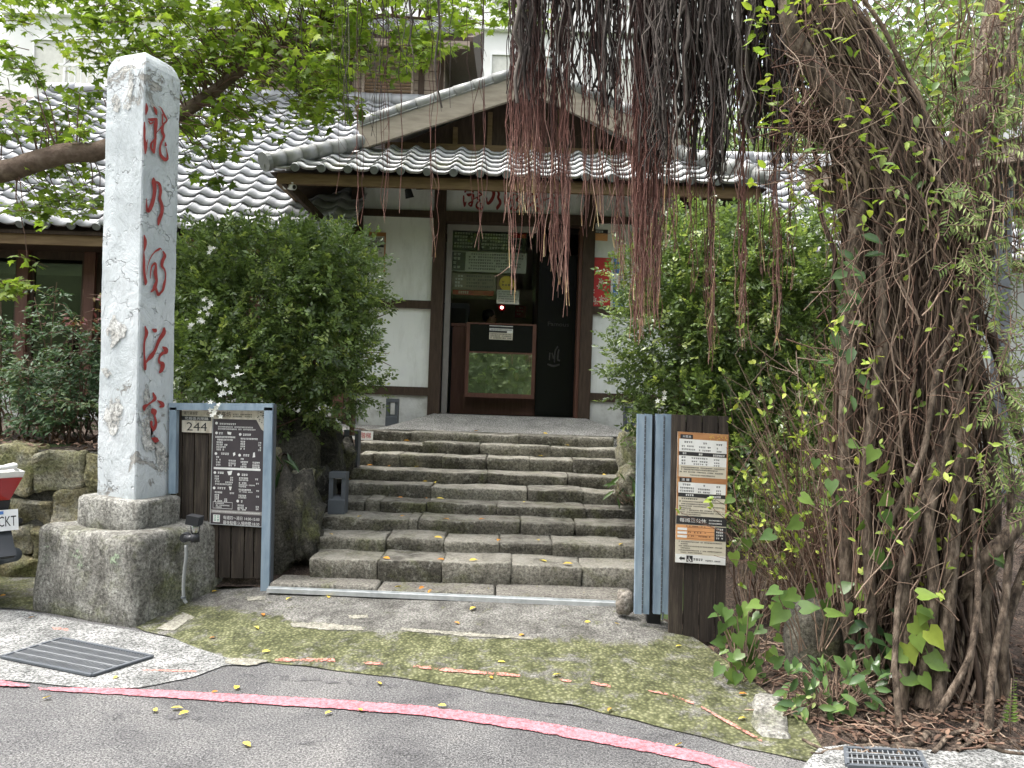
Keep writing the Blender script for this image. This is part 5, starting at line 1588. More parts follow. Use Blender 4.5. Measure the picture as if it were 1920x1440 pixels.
    for k in range(26):
        u, v = r.uniform(0.62, 0.97), r.uniform(0.004, 0.045)
        S.rect(m, u, v, u + r.uniform(0.01, 0.03), v + r.uniform(0.004, 0.008), 0.0014 + k * 0.00003)
    obj('gold_ornament', m, 'gold_print', t)
price_sign()

def menu_sign():
    S = Sign([(400, 768), (498, 770), (491, 988), (394, 982)], 5.925)
    r = random.Random(6)
    t = thing('menu_sign', 'dark brown cafe menu board with cream heading on the board fence', 'sign', S.at(0.5, 1))
    S.panel('panel', 'menu_brown', t, 0.01)
    vy = lambda y: (y - 768) / 216.0
    m = MB(); S.rect(m, 0, 0, 1, vy(785.5), 0.001)
    m.add([S.at(0.83, vy(785.5), 0.001), S.at(0.93, vy(803), 0.001), S.at(1.0, vy(808), 0.001), S.at(1, vy(785.5), 0.001)], [(0, 1, 2, 3)])
    obj('heading_band', m, 'aged_plate', t)
    m = MB()
    S.text(m, '瀧臺坊', 0.06, vy(771), 0.05, 0.0018, 'l', 0.28)
    S.rows(m, 0.38, 0.74, vy(775), 0.012, 0.0018, r, 0.028, 0.1); S.rows(m, 0.38, 0.74, vy(779), 0.012, 0.0018, r, 0.028, 0.1)
    for k in range(40):
        u, v = r.uniform(0.84, 0.99), r.uniform(0.004, 0.15)
        if v > 0.08 and u < 0.86 + (v - 0.08): continue
        S.rect(m, u, v, u + r.uniform(0.008, 0.03), v + r.uniform(0.003, 0.008), 0.0016 + k * 0.00003)
    obj('heading_lettering', m, 'charcoal_print', t)
    m = MB()
    for (u0, u1, y, h, cw) in ((0.13, 0.45, 793, 3.2, .035), (0.1, 0.78, 799, 2.6, .024), (0.1, 0.82, 803, 2.6, .024), (0.12, 0.22, 810.5, 4, .04), (0.58, 0.77, 812, 4, .04), (0.05, 0.44, 818, 3.2, .03), (0.09, 0.4, 823, 3.2, .03), (0.08, 0.24, 828, 3.2, .03), (0.08, 0.3, 832.5, 3.2, .03), (0.08, 0.26, 837, 3.2, .03), (0.08, 0.24, 841.5, 3.2, .03),
                               (0.54, 0.88, 820, 3.2, .03), (0.54, 0.64, 825.5, 3.2, .03), (0.54, 0.64, 830, 3.2, .03), (0.54, 0.64, 834.5, 3.2, .03), (0.54, 0.64, 839, 3.2, .03), (0.88, 0.94, 827, 3, .03), (0.88, 0.94, 831.5, 3, .03), (0.88, 0.94, 836, 3, .03), (0.88, 0.94, 840.5, 3, .03),
                               (0.13, 0.33, 849, 4, .04), (0.6, 0.74, 850.5, 4, .04), (0.08, 0.16, 856, 3.2, .03), (0.08, 0.19, 861, 3.2, .03), (0.08, 0.19, 866, 3.2, .03), (0.08, 0.19, 870.5, 3.2, .03), (0.32, 0.46, 862, 3.2, .036), (0.32, 0.46, 867, 3.2, .036), (0.32, 0.46, 871, 3.2, .036),
                               (0.55, 0.62, 858, 3.2, .03), (0.55, 0.71, 863.5, 3.2, .03), (0.55, 0.69, 868, 3.2, .03), (0.55, 0.68, 872.5, 3.2, .03), (0.78, 0.93, 864, 3.2, .036), (0.78, 0.93, 869, 3.2, .036), (0.78, 0.93, 873, 3.2, .036),
                               (0.12, 0.26, 885, 4, .04), (0.58, 0.72, 887, 4, .04), (0.06, 0.15, 892.5, 3.2, .03), (0.06, 0.16, 897, 3.2, .03), (0.07, 0.18, 902, 3.2, .03), (0.07, 0.42, 907, 2.8, .03), (0.36, 0.44, 894, 3, .03), (0.36, 0.44, 898.5, 3, .03), (0.27, 0.44, 903, 3, .03),
                               (0.53, 0.72, 894, 3.2, .03), (0.53, 0.72, 898, 2.6, .026), (0.53, 0.68, 903, 3.2, .03), (0.53, 0.86, 907, 2.2, .024), (0.53, 0.68, 910, 2.4, .024), (0.84, 0.92, 895, 3, .03), (0.86, 0.92, 903, 3, .03), (0.53, 0.78, 915.5, 3.2, .03), (0.54, 0.82, 920, 2.0, .022), (0.53, 0.68, 926.5, 3.2, .03), (0.53, 0.69, 930.5, 2.6, .026), (0.87, 0.93, 916.5, 3, .03), (0.87, 0.93, 927, 3, .03),
                               (0.12, 0.28, 914, 4, .04), (0.07, 0.24, 922.5, 3.2, .03), (0.36, 0.45, 923, 3, .03), (0.07, 0.16, 927.5, 3.2, .03), (0.07, 0.16, 931.5, 3, .03), (0.07, 0.16, 935, 3, .03), (0.07, 0.22, 938.5, 3, .03), (0.26, 0.33, 935, 3, .03), (0.26, 0.33, 938.5, 3, .03),
                               (0.09, 0.3, 943.5, 2.2, .024), (0.1, 0.38, 947, 2.2, .024), (0.1, 0.22, 950.5, 2.2, .024), (0.58, 0.65, 937, 4, .04), (0.52, 0.66, 945, 3.2, .03), (0.52, 0.7, 949.5, 3.2, .03), (0.52, 0.7, 953, 2.8, .028), (0.87, 0.93, 946, 3, .03), (0.87, 0.93, 950.5, 3, .03)):
        S.rows(m, u0, u1, vy(y), h / 216.0, 0.0012, r, cw, 0.04)
    for (u, y) in ((0.07, 792), (0.075, 810.5), (0.53, 812), (0.075, 849.5), (0.53, 851), (0.065, 885.5), (0.52, 887), (0.06, 914.5), (0.52, 937)):
        n = 10
        c = [S.at(u + cos(k * 2 * pi / n) * 0.026, vy(y + 1.5) + sin(k * 2 * pi / n) * 0.0125, 0.0014) for k in range(n)]
        m.add(c, [tuple(range(n))[::-1]])
    for poly in ([(0.4, 849), (0.44, 847), (0.45, 852), (0.41, 855)], [(0.79, 847), (0.82, 846), (0.83, 855), (0.78, 856)], [(0.3, 884), (0.4, 882), (0.38, 890), (0.33, 891)], [(0.34, 912), (0.4, 912), (0.38, 919), (0.36, 919)], [(0.28, 809), (0.36, 810), (0.35, 815), (0.29, 814)]):
        m.add([S.at(p[0], vy(p[1]), 0.0014) for p in poly], [(0, 3, 2, 1)])
    S.rect(m, 0.04, vy(876.5), 0.94, vy(880.5), 0.0012)
    for q in ((0.045, 941.5, 0.42, 942.2), (0.045, 953.5, 0.42, 954.2), (0.045, 942.2, 0.05, 953.5), (0.415, 942.2, 0.42, 953.5)):
        S.rect(m, q[0], vy(q[1]), q[2], vy(q[3]), 0.0013)
    S.text(m, '每週四～週日 14:00-15:00', 0.25, vy(967), 0.032, 0.0016, 'l', 0.70)
    S.text(m, '最後點餐/入場時間:18:30', 0.25, vy(976), 0.034, 0.0016, 'l', 0.70)
    S.rect(m, 0.055, vy(966), 0.185, vy(980), 0.0012)
    obj('white_lettering', m, 'white_print', t)
    m = MB(); S.rect(m, 0, vy(956.5), 1, vy(963), 0.001); obj('grey_band', m, 'grey_print', t)
    m = MB(); S.rows(m, 0.04, 0.97, vy(958.5), 0.012, 0.0016, r, 0.022, 0.02); obj('band_lettering', m, 'white_print', t)
    m = MB()
    for (u, y) in ((0.075, 967.3), (0.13, 967.5), (0.075, 973.7), (0.13, 974)):
        S.rows(m, u, u + 0.045, vy(y), 0.022, 0.0018, r, 0.042, 0)
    obj('green_stamp', m, 'green_print', t)
    m = MB()
    for a, b in (((0, 0), (1, 0)), ((1, 0), (1, 1)), ((1, 1), (0, 1)), ((0, 1), (0, 0))):
        m.bar(S.at(*a), S.at(*b), 0.005, 0.005)
    obj('metal_edge', m, 'galvanised', t)
menu_sign()
def number_plate():
    S = Sign([(341, 768), (398, 770), (397, 812), (341, 810)], 5.925)
    r = random.Random(9)
    t = thing('house_number_plate', 'aged cream house number plate reading 244', 'sign', S.at(0.5, 1))
    S.panel('panel', 'aged_plate', t, 0.008)
    m = MB(); S.rect(m, 0.0, 0.28, 0.97, 0.465, 0.001); obj('black_band', m, 'charcoal_print', t)
    m = MB()
    S.text(m, '244', 0.16, 0.55, 0.37, 0.0014, 'l', 0.68)
    S.text(m, '瀧乃湯浴室', 0.07, 0.06, 0.16, 0.0014, 'l', 0.45)
    n = 12
    ring = [S.at(0.87 + cos(a) * 0.05, 0.15 + sin(a) * 0.065, 0.0014) for a in np.linspace(0, 2 * pi, n)]
    ri = [S.at(0.87 + cos(a) * 0.036, 0.15 + sin(a) * 0.048, 0.0014) for a in np.linspace(0, 2 * pi, n)]
    m.add([p for q in zip(ring, ri) for p in q], [(2 * i, 2 * i + 1, 2 * i + 3, 2 * i + 2) for i in range(n - 1)])
    obj('black_lettering', m, 'charcoal_print', t)
    m = MB(); S.text(m, '北投區光明路', 0.1, 0.305, 0.135, 0.0018, 'l', 0.78); obj('white_lettering', m, 'white_print', t)
number_plate()
def paper(px, Y, label, mat, marks=(), name='notice', cat='notice', th=0.006, group=None):
    S = Sign(px, Y)
    t = thing(name, label, cat, S.at(0.5, 1), group)
    S.panel('sheet', mat, t, th)
    r = random.Random(int(px[0][0]))
    for i, (kind, m_, args) in enumerate(marks):
        mb = MB()
        if kind == 'rect':
            for q in args: S.rect(mb, *q, 0.001 + 0.0006 * i)
        elif kind == 'rows':
            for (u0, u1, v, h, cw) in args: S.rows(mb, u0, u1, v, h, 0.001 + 0.0006 * i, r, cw, 0.08)
        elif kind == 'text':
            for (b, u, v, h, wd) in args: S.text(mb, b, u, v, h, 0.001 + 0.0006 * i, 'l', wd)
        elif kind == 'disc':
            for (u, v, ru, rv) in args:
                mb.add([S.at(u + ru * cos(k * pi / 10), v + rv * sin(k * pi / 10), 0.001 + 0.0006 * i) for k in range(20)], [tuple(range(20))[::-1]])
        obj('print', mb, m_, t)
    return S
def rws(u0, u1, v0, v1, n, cw, frac=0.55):
    d = (v1 - v0) / n
    return [(u0, u1 - (0.25 * (k % 3 == 2)) * (u1 - u0), v0 + k * d, d * frac, cw) for k in range(n)]
# notice on the left plaster panel
paper([(675, 434), (724, 436), (722, 510), (674, 508)], YW + 0.04, 'paper price notice on the plaster beside the door', 'dull_paper', [('rect', 'sign_wood_print', [(0, 0, 1, 0.1), (0.94, 0.1, 1, 1)]), ('rect', 'charcoal_print', [(0.03, 0.02, 0.35, 0.1), (0.03, 0.32, 0.93, 0.38)]), ('rows', 'charcoal_print', rws(0.08, 0.88, 0.14, 0.3, 2, 0.06) + rws(0.06, 0.9, 0.42, 0.95, 6, 0.05))])
# red poster and slips right of the door
S_ = paper([(1105, 482), (1146, 484), (1144, 580), (1103, 577)], YW + 0.04, 'red poster with pale floral pattern beside the dark doorway', 'red_print', (), 'poster', 'poster')
m = MB(); r = random.Random(5)
for k in range(9):
    u, v, a = r.uniform(0.15, 0.85), r.uniform(0.45, 0.92), r.uniform(0, 6)
    for q in range(5):
        b = a + q * 1.256
        m.add([S_.at(u, v, 0.001 + k * 0.0002), S_.at(u + 0.09 * cos(b - 0.3), v + 0.045 * sin(b - 0.3), 0.001 + k * 0.0002), S_.at(u + 0.13 * cos(b), v + 0.065 * sin(b), 0.001 + k * 0.0002), S_.at(u + 0.09 * cos(b + 0.3), v + 0.045 * sin(b + 0.3), 0.001 + k * 0.0002)], [(0, 1, 2, 3)])
obj('print', m, 'cream_print', bpy.data.objects['poster'])
paper([(1108, 430), (1140, 431), (1139, 452), (1107, 450)], YW + 0.04, 'small orange and dark notice above the red poster', 'orange_print', [('rect', 'charcoal_print', [(0.0, 0.0, 1, 0.35)]), ('rows', 'white_print', [(0.1, 0.8, 0.1, 0.18, 0.09)])])
paper([(1150, 484), (1168, 485), (1167, 580), (1149, 579)], YW + 0.04, 'narrow blue and white notice next to the red poster', 'blue_print', [('rect', 'white_print', [(0.1, 0.3, 0.9, 0.5)]), ('rows', 'white_print', rws(0.15, 0.85, 0.6, 0.9, 4, 0.15))])
# name board over the door: painted characters on the plaster
def name_board():
    t = thing('name_inscription', 'red brush characters painted over the doorway', 'inscription', W(955, 396, YW + 0.04))
    boxes = [('taki', 867, 906, 353, 394), ('no', 910, 941, 352, 394), ('yu', 944, 975, 355, 396), ('yoku', 985, 1015, 360, 398), ('shitsu', 1018, 1048, 364, 402)]
    ext = {'taki': (100, 365, 70, 690), 'no': (120, 320, 840, 1345), 'yu': (140, 530, 80, 1060), 'yoku': (95, 365, 115, 610), 'shitsu': (90, 330, 800, 1340)}
    for key, x0, x1, y0, y1 in boxes:
        a0, a1, b0, b1 = ext[key]
        mb = MB()
        for si, st in enumerate(GLY[key]):
            st2 = [(x0 + (p[0] - a0) / (a1 - a0) * (x1 - x0), y0 + (p[1] - b0) / (b1 - b0) * (y1 - y0), max(1.0, p[2] * 0.5 * ((x1 - x0) / (a1 - a0) + (y1 - y0) / (b1 - b0)) * 1.25)) for p in st]
            c_ = catmull(st2)
            P, w = c_[:, :2], np.maximum(c_[:, 2], 0.7)
            T = np.gradient(P, axis=0); T /= np.linalg.norm(T, axis=1)[:, None] + 1e-9
            N2 = np.stack([-T[:, 1], T[:, 0]], -1)
            V = [W(p[0], p[1], YW + 0.046 - 0.0006 * si) for q in zip(P + N2 * w[:, None], P - N2 * w[:, None]) for p in q]
            mb.add(V, [(2 * i, 2 * i + 1, 2 * i + 3, 2 * i + 2) for i in range(len(P) - 1)])
        obj('painted_character', mb, 'red_lettering', t)
name_board()
# notices behind the glass screen
yn = YW + 0.2
paper([(847, 431), (990, 438), (988, 474), (845, 468)], yn, 'black price list with rows of white print behind the glass screen', 'charcoal_print', [('rows', 'dull_paper', rws(0.04, 0.3, 0.1, 0.95, 5, 0.035) + rws(0.4, 0.95, 0.1, 0.95, 5, 0.035)), ('rect', 'red_print', [(0.8, 0.02, 0.98, 0.25)])])
paper([(845, 470), (988, 476), (986, 513), (843, 508)], yn, 'grey notice with a dark title block behind the glass screen', 'dull_paper', [('rect', 'charcoal_print', [(0.02, 0.04, 0.2, 0.96)]), ('rows', 'charcoal_print', rws(0.24, 0.98, 0.08, 0.95, 6, 0.03)), ('rows', 'dull_paper', rws(0.04, 0.18, 0.1, 0.95, 4, 0.05))])
paper([(845, 512), (930, 515), (929, 545), (844, 541)], yn, 'brown tariff sheet behind the glass screen', 'barge_timber', [('rows', 'white_print', rws(0.1, 0.3, 0.1, 0.95, 4, 0.06)), ('rows', 'charcoal_print', rws(0.35, 0.95, 0.1, 0.95, 4, 0.05))])
paper([(932, 515), (970, 517), (969, 548), (931, 546)], yn, 'brown card with a round yellow seal behind the glass screen', 'counter_wood', [('disc', 'yellow_print', [(0.5, 0.5, 0.38, 0.46)]), ('rows', 'counter_wood', [(0.25, 0.78, 0.36, 0.12, 0.14), (0.25, 0.78, 0.54, 0.12, 0.14)])])
paper([(849, 543), (926, 546), (925, 555), (848, 552)], yn, 'thin dark red slip under the tariff sheet', 'tail_red', [('rows', 'cream_print', [(0.04, 0.4, 0.25, 0.5, 0.05)])])
paper([(932, 543), (974, 545), (973, 571), (931, 569)], yn - 0.01, 'white sheet of lines taped under the yellow seal', 'dull_paper', [('rows', 'charcoal_print', rws(0.08, 0.92, 0.1, 0.95, 5, 0.05, 0.4))])
paper([(966, 573), (987, 574), (986, 596), (965, 595)], 12.0, 'small dark red square with pale characters on the back cabinet', 'tail_red', [('rows', 'cream_print', rws(0.15, 0.85, 0.12, 0.9, 3, 0.2))], 'wall_card', 'card')
# ================================================================== COUNTER
def counter():
    Yc = 10.5
    p = lambda x, y, Y=Yc: W(x, y, Y)
    x0, x1 = p(846, 700)[0], p(1026, 700)[0]
    zc = p(930, 614)[2]
    t = thing('reception_counter', 'brown wooden reception counter just inside the doorway', 'counter', ((x0 + x1) / 2, Yc, 1.395))
    obj('front_panel', MB().box(x0, x1, Yc, Yc + 0.05, 1.397, zc), 'counter_wood', t)
    obj('counter_top', MB().box(x0 - 0.02, x1 + 0.02, Yc - 0.02, Yc + 0.55, zc, zc + 0.04), 'counter_wood', t)
    obj('side_panel', MB().box(x0, x0 + 0.05, Yc + 0.05, Yc + 0.5, 1.397, zc), 'counter_wood', t)
    obj('side_panel', MB().box(x1 - 0.05, x1, Yc + 0.05, Yc + 0.5, 1.397, zc), 'counter_wood', t)
    # showcase hung on its front
    Ys = Yc - 0.26
    q = lambda x, y: W(x, y, Ys)
    a0, a1 = q(872, 700)[0], q(1003, 700)[0]
    zt, zm, zbm, zg = q(935, 606)[2], q(935, 663)[2], q(935, 746)[2], q(935, 738)[2]
    s = thing('showcase', 'wood framed glass showcase in front of the reception counter', 'showcase', ((a0 + a1) / 2, Ys, zbm))
    f = MB()
    f.box(a0, a0 + 0.045, Ys, Ys + 0.25, zbm, zt).box(a1 - 0.045, a1, Ys, Ys + 0.25, zbm, zt).box(a0 + 0.045, a1 - 0.045, Ys, Ys + 0.25, zbm, zg).box(a0 + 0.045, a1 - 0.045, Ys, Ys + 0.04, zm, zm + 0.02).box(a0 + 0.045, a1 - 0.045, Ys, Ys + 0.25, zt - 0.02, zt)
    obj('frame', f, 'counter_wood', s)
    obj('dark_panel', MB().box(a0 + 0.045, a1 - 0.045, Ys + 0.012, Ys + 0.03, zm + 0.02, zt - 0.02), 'dark_glass', s)
    obj('pane', MB().box(a0 + 0.045, a1 - 0.045, Ys + 0.01, Ys + 0.016, zg, zm), 'case_glass', s)
    obj('back', MB().box(a0 + 0.045, a1 - 0.045, Ys + 0.235, Ys + 0.245, zg, zm), 'dark_interior', s)
    zs = q(935, 714)[2]
    obj('shelf', MB().box(a0 + 0.05, a1 - 0.05, Ys + 0.06, Ys + 0.23, zs - 0.008, zs), 'case_glass', s)
    # things on display
    for px in (957, 975):
        c = W(px, 738, Ys + 0.1); c[2] = zg
        cup = MB().tube([c, c + A([0, 0, 0.075])], [0.022, 0.03], 14)
        tag(obj('paper_cup', cup, 'white_plastic', smooth=False), 'small white cup on the floor of the showcase', 'cup', 'cups in the showcase')
    c = W(968, 712, Ys + 0.12); c[2] = zs
    o = thing('pineapple_ornament', 'golden pineapple ornament on the showcase shelf', 'ornament', c)
    obj('body', boulder(c + A([0, 0, 0.06]), (0.032, 0.032, 0.06), 0.08, 2.0, 6, 8), 'gold_print', o, True)
    lf = MB()
    for k in range(7):
        a = k * 0.9
        lf.add([c + A([0.012 * cos(a), 0.012 * sin(a), 0.112]), c + A([-0.012 * sin(a), 0.012 * cos(a), 0.112]), c + A([0.035 * cos(a), 0.035 * sin(a), 0.175])], [(0, 1, 2)])
    obj('leaf_crown', lf, 'green_print', o)
    c = W(985, 712, Ys + 0.17); c[2] = zs
    o = thing('wooden_basket', 'slatted brown basket at the end of the showcase shelf', 'basket', c)
    for k in range(7):
        x = c[0] - 0.09 + k * 0.03
        obj('slat', MB().box(x, x + 0.024, c[1] - 0.012, c[1], zs, zs + 0.10 + 0.01 * k), 'louvre_wood', o)
    obj('back_board', MB().box(c[0] - 0.09, c[0] + 0.114, c[1], c[1] + 0.03, zs, zs + 0.1), 'louvre_wood', o)
    c = W(895, 712, Ys + 0.2); c[2] = zs
    tag(obj('framed_photo', MB().box(c[0] - 0.12, c[0] + 0.12, c[1], c[1] + 0.012, zs, zs + 0.24), 'grey_print'), 'grey framed picture standing on the showcase shelf', 'picture')
    c = W(938, 712, Ys + 0.12); c[2] = zs
    tag(obj('pebble', boulder(c + A([0, 0, 0.018]), (0.04, 0.03, 0.018), 0.3, 3.3, 3, 8), 'pale_rock', smooth=True), 'small pale pebble on the showcase shelf', 'pebble')
    # slip on the dark panel
    paper([(918, 610), (962, 612), (961, 638), (917, 636)], Ys - 0.004, 'white and yellow timetable slip on the dark showcase panel', 'white_print', [('rect', 'charcoal_print', [(0, 0.05, 1, 0.2), (0, 0.36, 0.75, 0.5)]), ('rect', 'cream_print', [(0, 0.5, 1, 1)]), ('rows', 'charcoal_print', [(0.05, 0.95, 0.25, 0.08, 0.05), (0.05, 0.95, 0.56, 0.1, 0.06), (0.05, 0.95, 0.7, 0.1, 0.06), (0.05, 0.95, 0.84, 0.1, 0.06)])], 'timetable_slip', 'notice', 0.003)
    # cabinet behind the counter
    Yb = 12.1
    cb = thing('back_cabinet', 'cream cabinet with two doors behind the counter', 'cabinet', (W(925, 600, Yb)[0], Yb, 1.395))
    cx0, cx1 = W(835, 600, Yb)[0], W(1000, 600, Yb)[0]
    obj('body', MB().box(cx0, cx1, Yb, Yb + 0.5, 1.397, 3.3), 'cream_wall', cb)
    nd = 4
    for k in range(nd):
        u0, u1 = lerp(cx0, cx1, k / nd) + 0.015, lerp(cx0, cx1, (k + 1) / nd) - 0.015
        d = obj('door', MB().box(u0, u1, Yb - 0.025, Yb - 0.002, 2.2, 3.25), 'cream_wall', cb)
        obj('handle', MB().box(u1 - 0.05, u1 - 0.035, Yb - 0.045, Yb - 0.025, 2.6, 2.75), 'grey_steel', d)
    # small round lamp glowing red and white
    c = W(941, 577, 11.6)
    lp = thing('round_lamp', 'small round dark red lamp with bright white centre on the cabinet', 'lamp', c)
    obj('ring', MB().tube([c + A([0, 0.02, 0]), c - A([0, 0.02, 0])], [0.05, 0.05], 18), 'tail_red', lp)
    obj('bulb', boulder(c - A([0, 0.025, 0]), (0.02, 0.014, 0.02), 0.0, 0, 1, 8), 'lamp_glow', lp, True)
    obj('bracket', MB().box(c[0] - 0.015, c[0] + 0.015, c[1] + 0.02, 12.08, c[2] - 0.02, c[2] + 0.02), 'black_plastic', lp)
    # dark framed display screen at the left
    sc_ = thing('display_cabinet', 'dark framed display cabinet beside the counter', 'cabinet', W(850, 780, 10.9))
    u0, u1 = W(830, 600, 10.9)[0], W(878, 600, 10.9)[0]
    obj('body', MB().box(u0, u1, 10.9, 11.2, 1.397, W(850, 568, 10.9)[2]), 'grey_steel', sc_)
    obj('screen', MB().box(u0 + 0.12, u1 - 0.04, 10.885, 10.9, W(850, 610, 10.9)[2], W(850, 578, 10.9)[2]), 'black_plastic', sc_)
    obj('side_label', MB().box(u0 + 0.03, u0 + 0.09, 10.885, 10.9, W(850, 605, 10.9)[2], W(850, 572, 10.9)[2]), 'dull_paper', sc_)
    # dark glass door leaf with faint lettering
    Yd = 10.42
    d0, d1 = W(1008, 600, Yd)[0], W(1086, 600, Yd)[0]
    gd = thing('glass_door', 'dark glass door with faint white lettering in the doorway', 'door', ((d0 + d1) / 2, Yd, 1.4))
    obj('leaf', MB().box(d0, d1, Yd, Yd + 0.03, 1.4, 3.55), 'dark_glass', gd)
    S = Sign([(1008, 590), (1086, 593), (1082, 770), (1006, 766)], Yd - 0.002)
    m = MB(); S.text(m, 'Famous', 0.25, 0.07, 0.045, 0.0, 'l', 0.5); obj('lettering', m, 'faint_print', gd)
    m = MB()
    for k, st in enumerate(([(0.42, 0.5, 2), (0.44, 0.38, 2), (0.5, 0.33, 2)], [(0.3, 0.48, 2), (0.31, 0.4, 2)], [(0.52, 0.36, 2), (0.5, 0.46, 3), (0.56, 0.48, 2)], [(0.36, 0.4, 2), (0.4, 0.46, 2)], [(0.25, 0.52, 2), (0.4, 0.54, 3), (0.55, 0.52, 2)])):
        c_ = catmull([(a, b, w) for a, b, w in st])
        P, w = c_[:, :2], c_[:, 2]
        T = np.gradient(P, axis=0); T /= np.linalg.norm(T, axis=1)[:, None] + 1e-9
        N2 = np.stack([-T[:, 1] * 0.008, T[:, 0] * 0.004], -1) * w[:, None]
        m.add([S.at(p[0], p[1], 0.0004 * k) for q_ in zip(P + N2, P - N2) for p in q_], [(2 * i, 2 * i + 1, 2 * i + 3, 2 * i + 2) for i in range(len(P) - 1)])
    obj('brush_emblem', m, 'faint_print', gd)
counter()
# ================================================================== CASHIER behind the counter
def person():
    h = W(917, 600, 11.35)
    t = thing('person', 'person with short dark hair seated behind the counter in dark clothing', 'person', (h[0], h[1], 1.40))
    z0 = h[2]
    J = {'pelvis': (0.0, 0.05, -0.78, .14), 'waist': (0.0, 0.06, -0.62, .13), 'chest': (0.01, 0.03, -0.38, .15), 'neck0': (0.02, 0.0, -0.2, .06), 'neck1': (0.025, -0.005, -0.13, .055), 'head0': (0.035, -0.015, -0.05, .075), 'head1': (0.02, -0.005, 0.04, .088), 'head2': (0.01, 0.0, 0.10, .06),
         'shL': (-0.17, 0.03, -0.29, .06), 'elL': (-0.24, -0.08, -0.5, .045), 'wrL': (-0.12, -0.27, -0.5, .032), 'haL': (-0.06, -0.32, -0.5, .032), 'shR': (0.19, 0.03, -0.29, .06), 'elR': (0.25, -0.08, -0.5, .045), 'wrR': (0.13, -0.27, -0.5, .032), 'haR': (0.07, -0.32, -0.5, .032),
         'knL': (-0.12, -0.36, -0.78, .075), 'anL': (-0.12, -0.34, -1.15, .045), 'knR': (0.12, -0.36, -0.78, .075), 'anR': (0.12, -0.34, -1.15, .045), 'hipL': (-0.1, 0.0, -0.78, .1), 'hipR': (0.1, 0.0, -0.78, .1)}
    E_ = [('pelvis', 'waist'), ('waist', 'chest'), ('chest', 'neck0'), ('neck0', 'neck1'), ('neck1', 'head0'), ('head0', 'head1'), ('head1', 'head2'), ('chest', 'shL'), ('shL', 'elL'), ('elL', 'wrL'), ('wrL', 'haL'), ('chest', 'shR'), ('shR', 'elR'), ('elR', 'wrR'), ('wrR', 'haR'), ('pelvis', 'hipL'), ('hipL', 'knL'), ('knL', 'anL'), ('pelvis', 'hipR'), ('hipR', 'knR'), ('knR', 'anR')]
    ks = list(J)
    me = bpy.data.meshes.new('body')
    me.from_pydata([(J[k][0], J[k][1], J[k][2] + z0 - 1.40) for k in ks], [(ks.index(a), ks.index(b)) for a, b in E_], [])
    o = finish('body', me, 'skin', t, WL[t.name])
    md = o.modifiers.new('skin', 'SKIN')
    for i, k in enumerate(ks):
        me.skin_vertices[0].data[i].radius = (J[k][3], J[k][3])
        me.skin_vertices[0].data[i].use_root = (k == 'pelvis')
    o.modifiers.new('sub', 'SUBSURF').levels = 2
    o.modifiers['sub'].render_levels = 2
    hd = h + A([0.02, 0, 0.03])
    obj('hair', boulder(hd + A([-0.03, 0.015, 0.035]), (0.095, 0.105, 0.092), 0.1, 4.0, 3, 10), 'dark_hair', t, True)
    nose = MB().add([h + A([0.118, -0.03, 0.0]), h + A([0.098, -0.05, 0.035]), h + A([0.098, -0.01, 0.03]), h + A([0.095, -0.03, -0.02])], [(0, 1, 2), (0, 3, 1), (0, 2, 3)])
    obj('nose', nose, 'skin', t)
    for sy in (-1,):
        obj('eye', boulder(h + A([0.092, -0.055, 0.035]), (0.01, 0.008, 0.006), 0, 0, 1, 6), 'dark_hair', t, True)
        obj('ear', boulder(h + A([0.02, -0.092, 0.01]), (0.02, 0.012, 0.03), 0, 0, 1, 6), 'skin', t, True)
    obj('mouth', boulder(h + A([0.095, -0.04, -0.045]), (0.012, 0.02, 0.006), 0, 0, 1, 6), 'tail_red', t, True)
    # jacket
    ring, Fc = [], []
    lv = [(-0.8, 0.2, 0.15), (-0.6, 0.19, 0.145), (-0.42, 0.21, 0.15), (-0.3, 0.235, 0.13), (-0.23, 0.16, 0.1), (-0.17, 0.085, 0.08)]
    for z, rx, ry in lv:
        for k in range(16):
            ring.append(h + A([0.01 + rx * cos(k * pi / 8), 0.03 + ry * sin(k * pi / 8), z]))
    for i in range(len(lv) - 1):
        for k in range(16):
            Fc.append((i * 16 + k, i * 16 + (k + 1) % 16, (i + 1) * 16 + (k + 1) % 16, (i + 1) * 16 + k))
    obj('jacket', MB().add(ring, Fc), 'dark_cloth', t, True)
    # stool
    s = thing('stool', 'dark round stool behind the counter', 'stool', (h[0], h[1] + 0.05, 1.396))
    zs = h[2] - 0.90
    obj('seat', MB().tube([(h[0], h[1] + 0.05, zs - 0.05), (h[0], h[1] + 0.05, zs)], 0.18, 16), 'black_plastic', s)
    for k in range(4):
        a = pi / 4 + k * pi / 2
        obj('leg', MB().tube([(h[0] + 0.12 * cos(a), h[1] + 0.05 + 0.12 * sin(a), zs - 0.05), (h[0] + 0.16 * cos(a), h[1] + 0.05 + 0.16 * sin(a), 1.397)], 0.014, 8), 'grey_steel', s)
person()
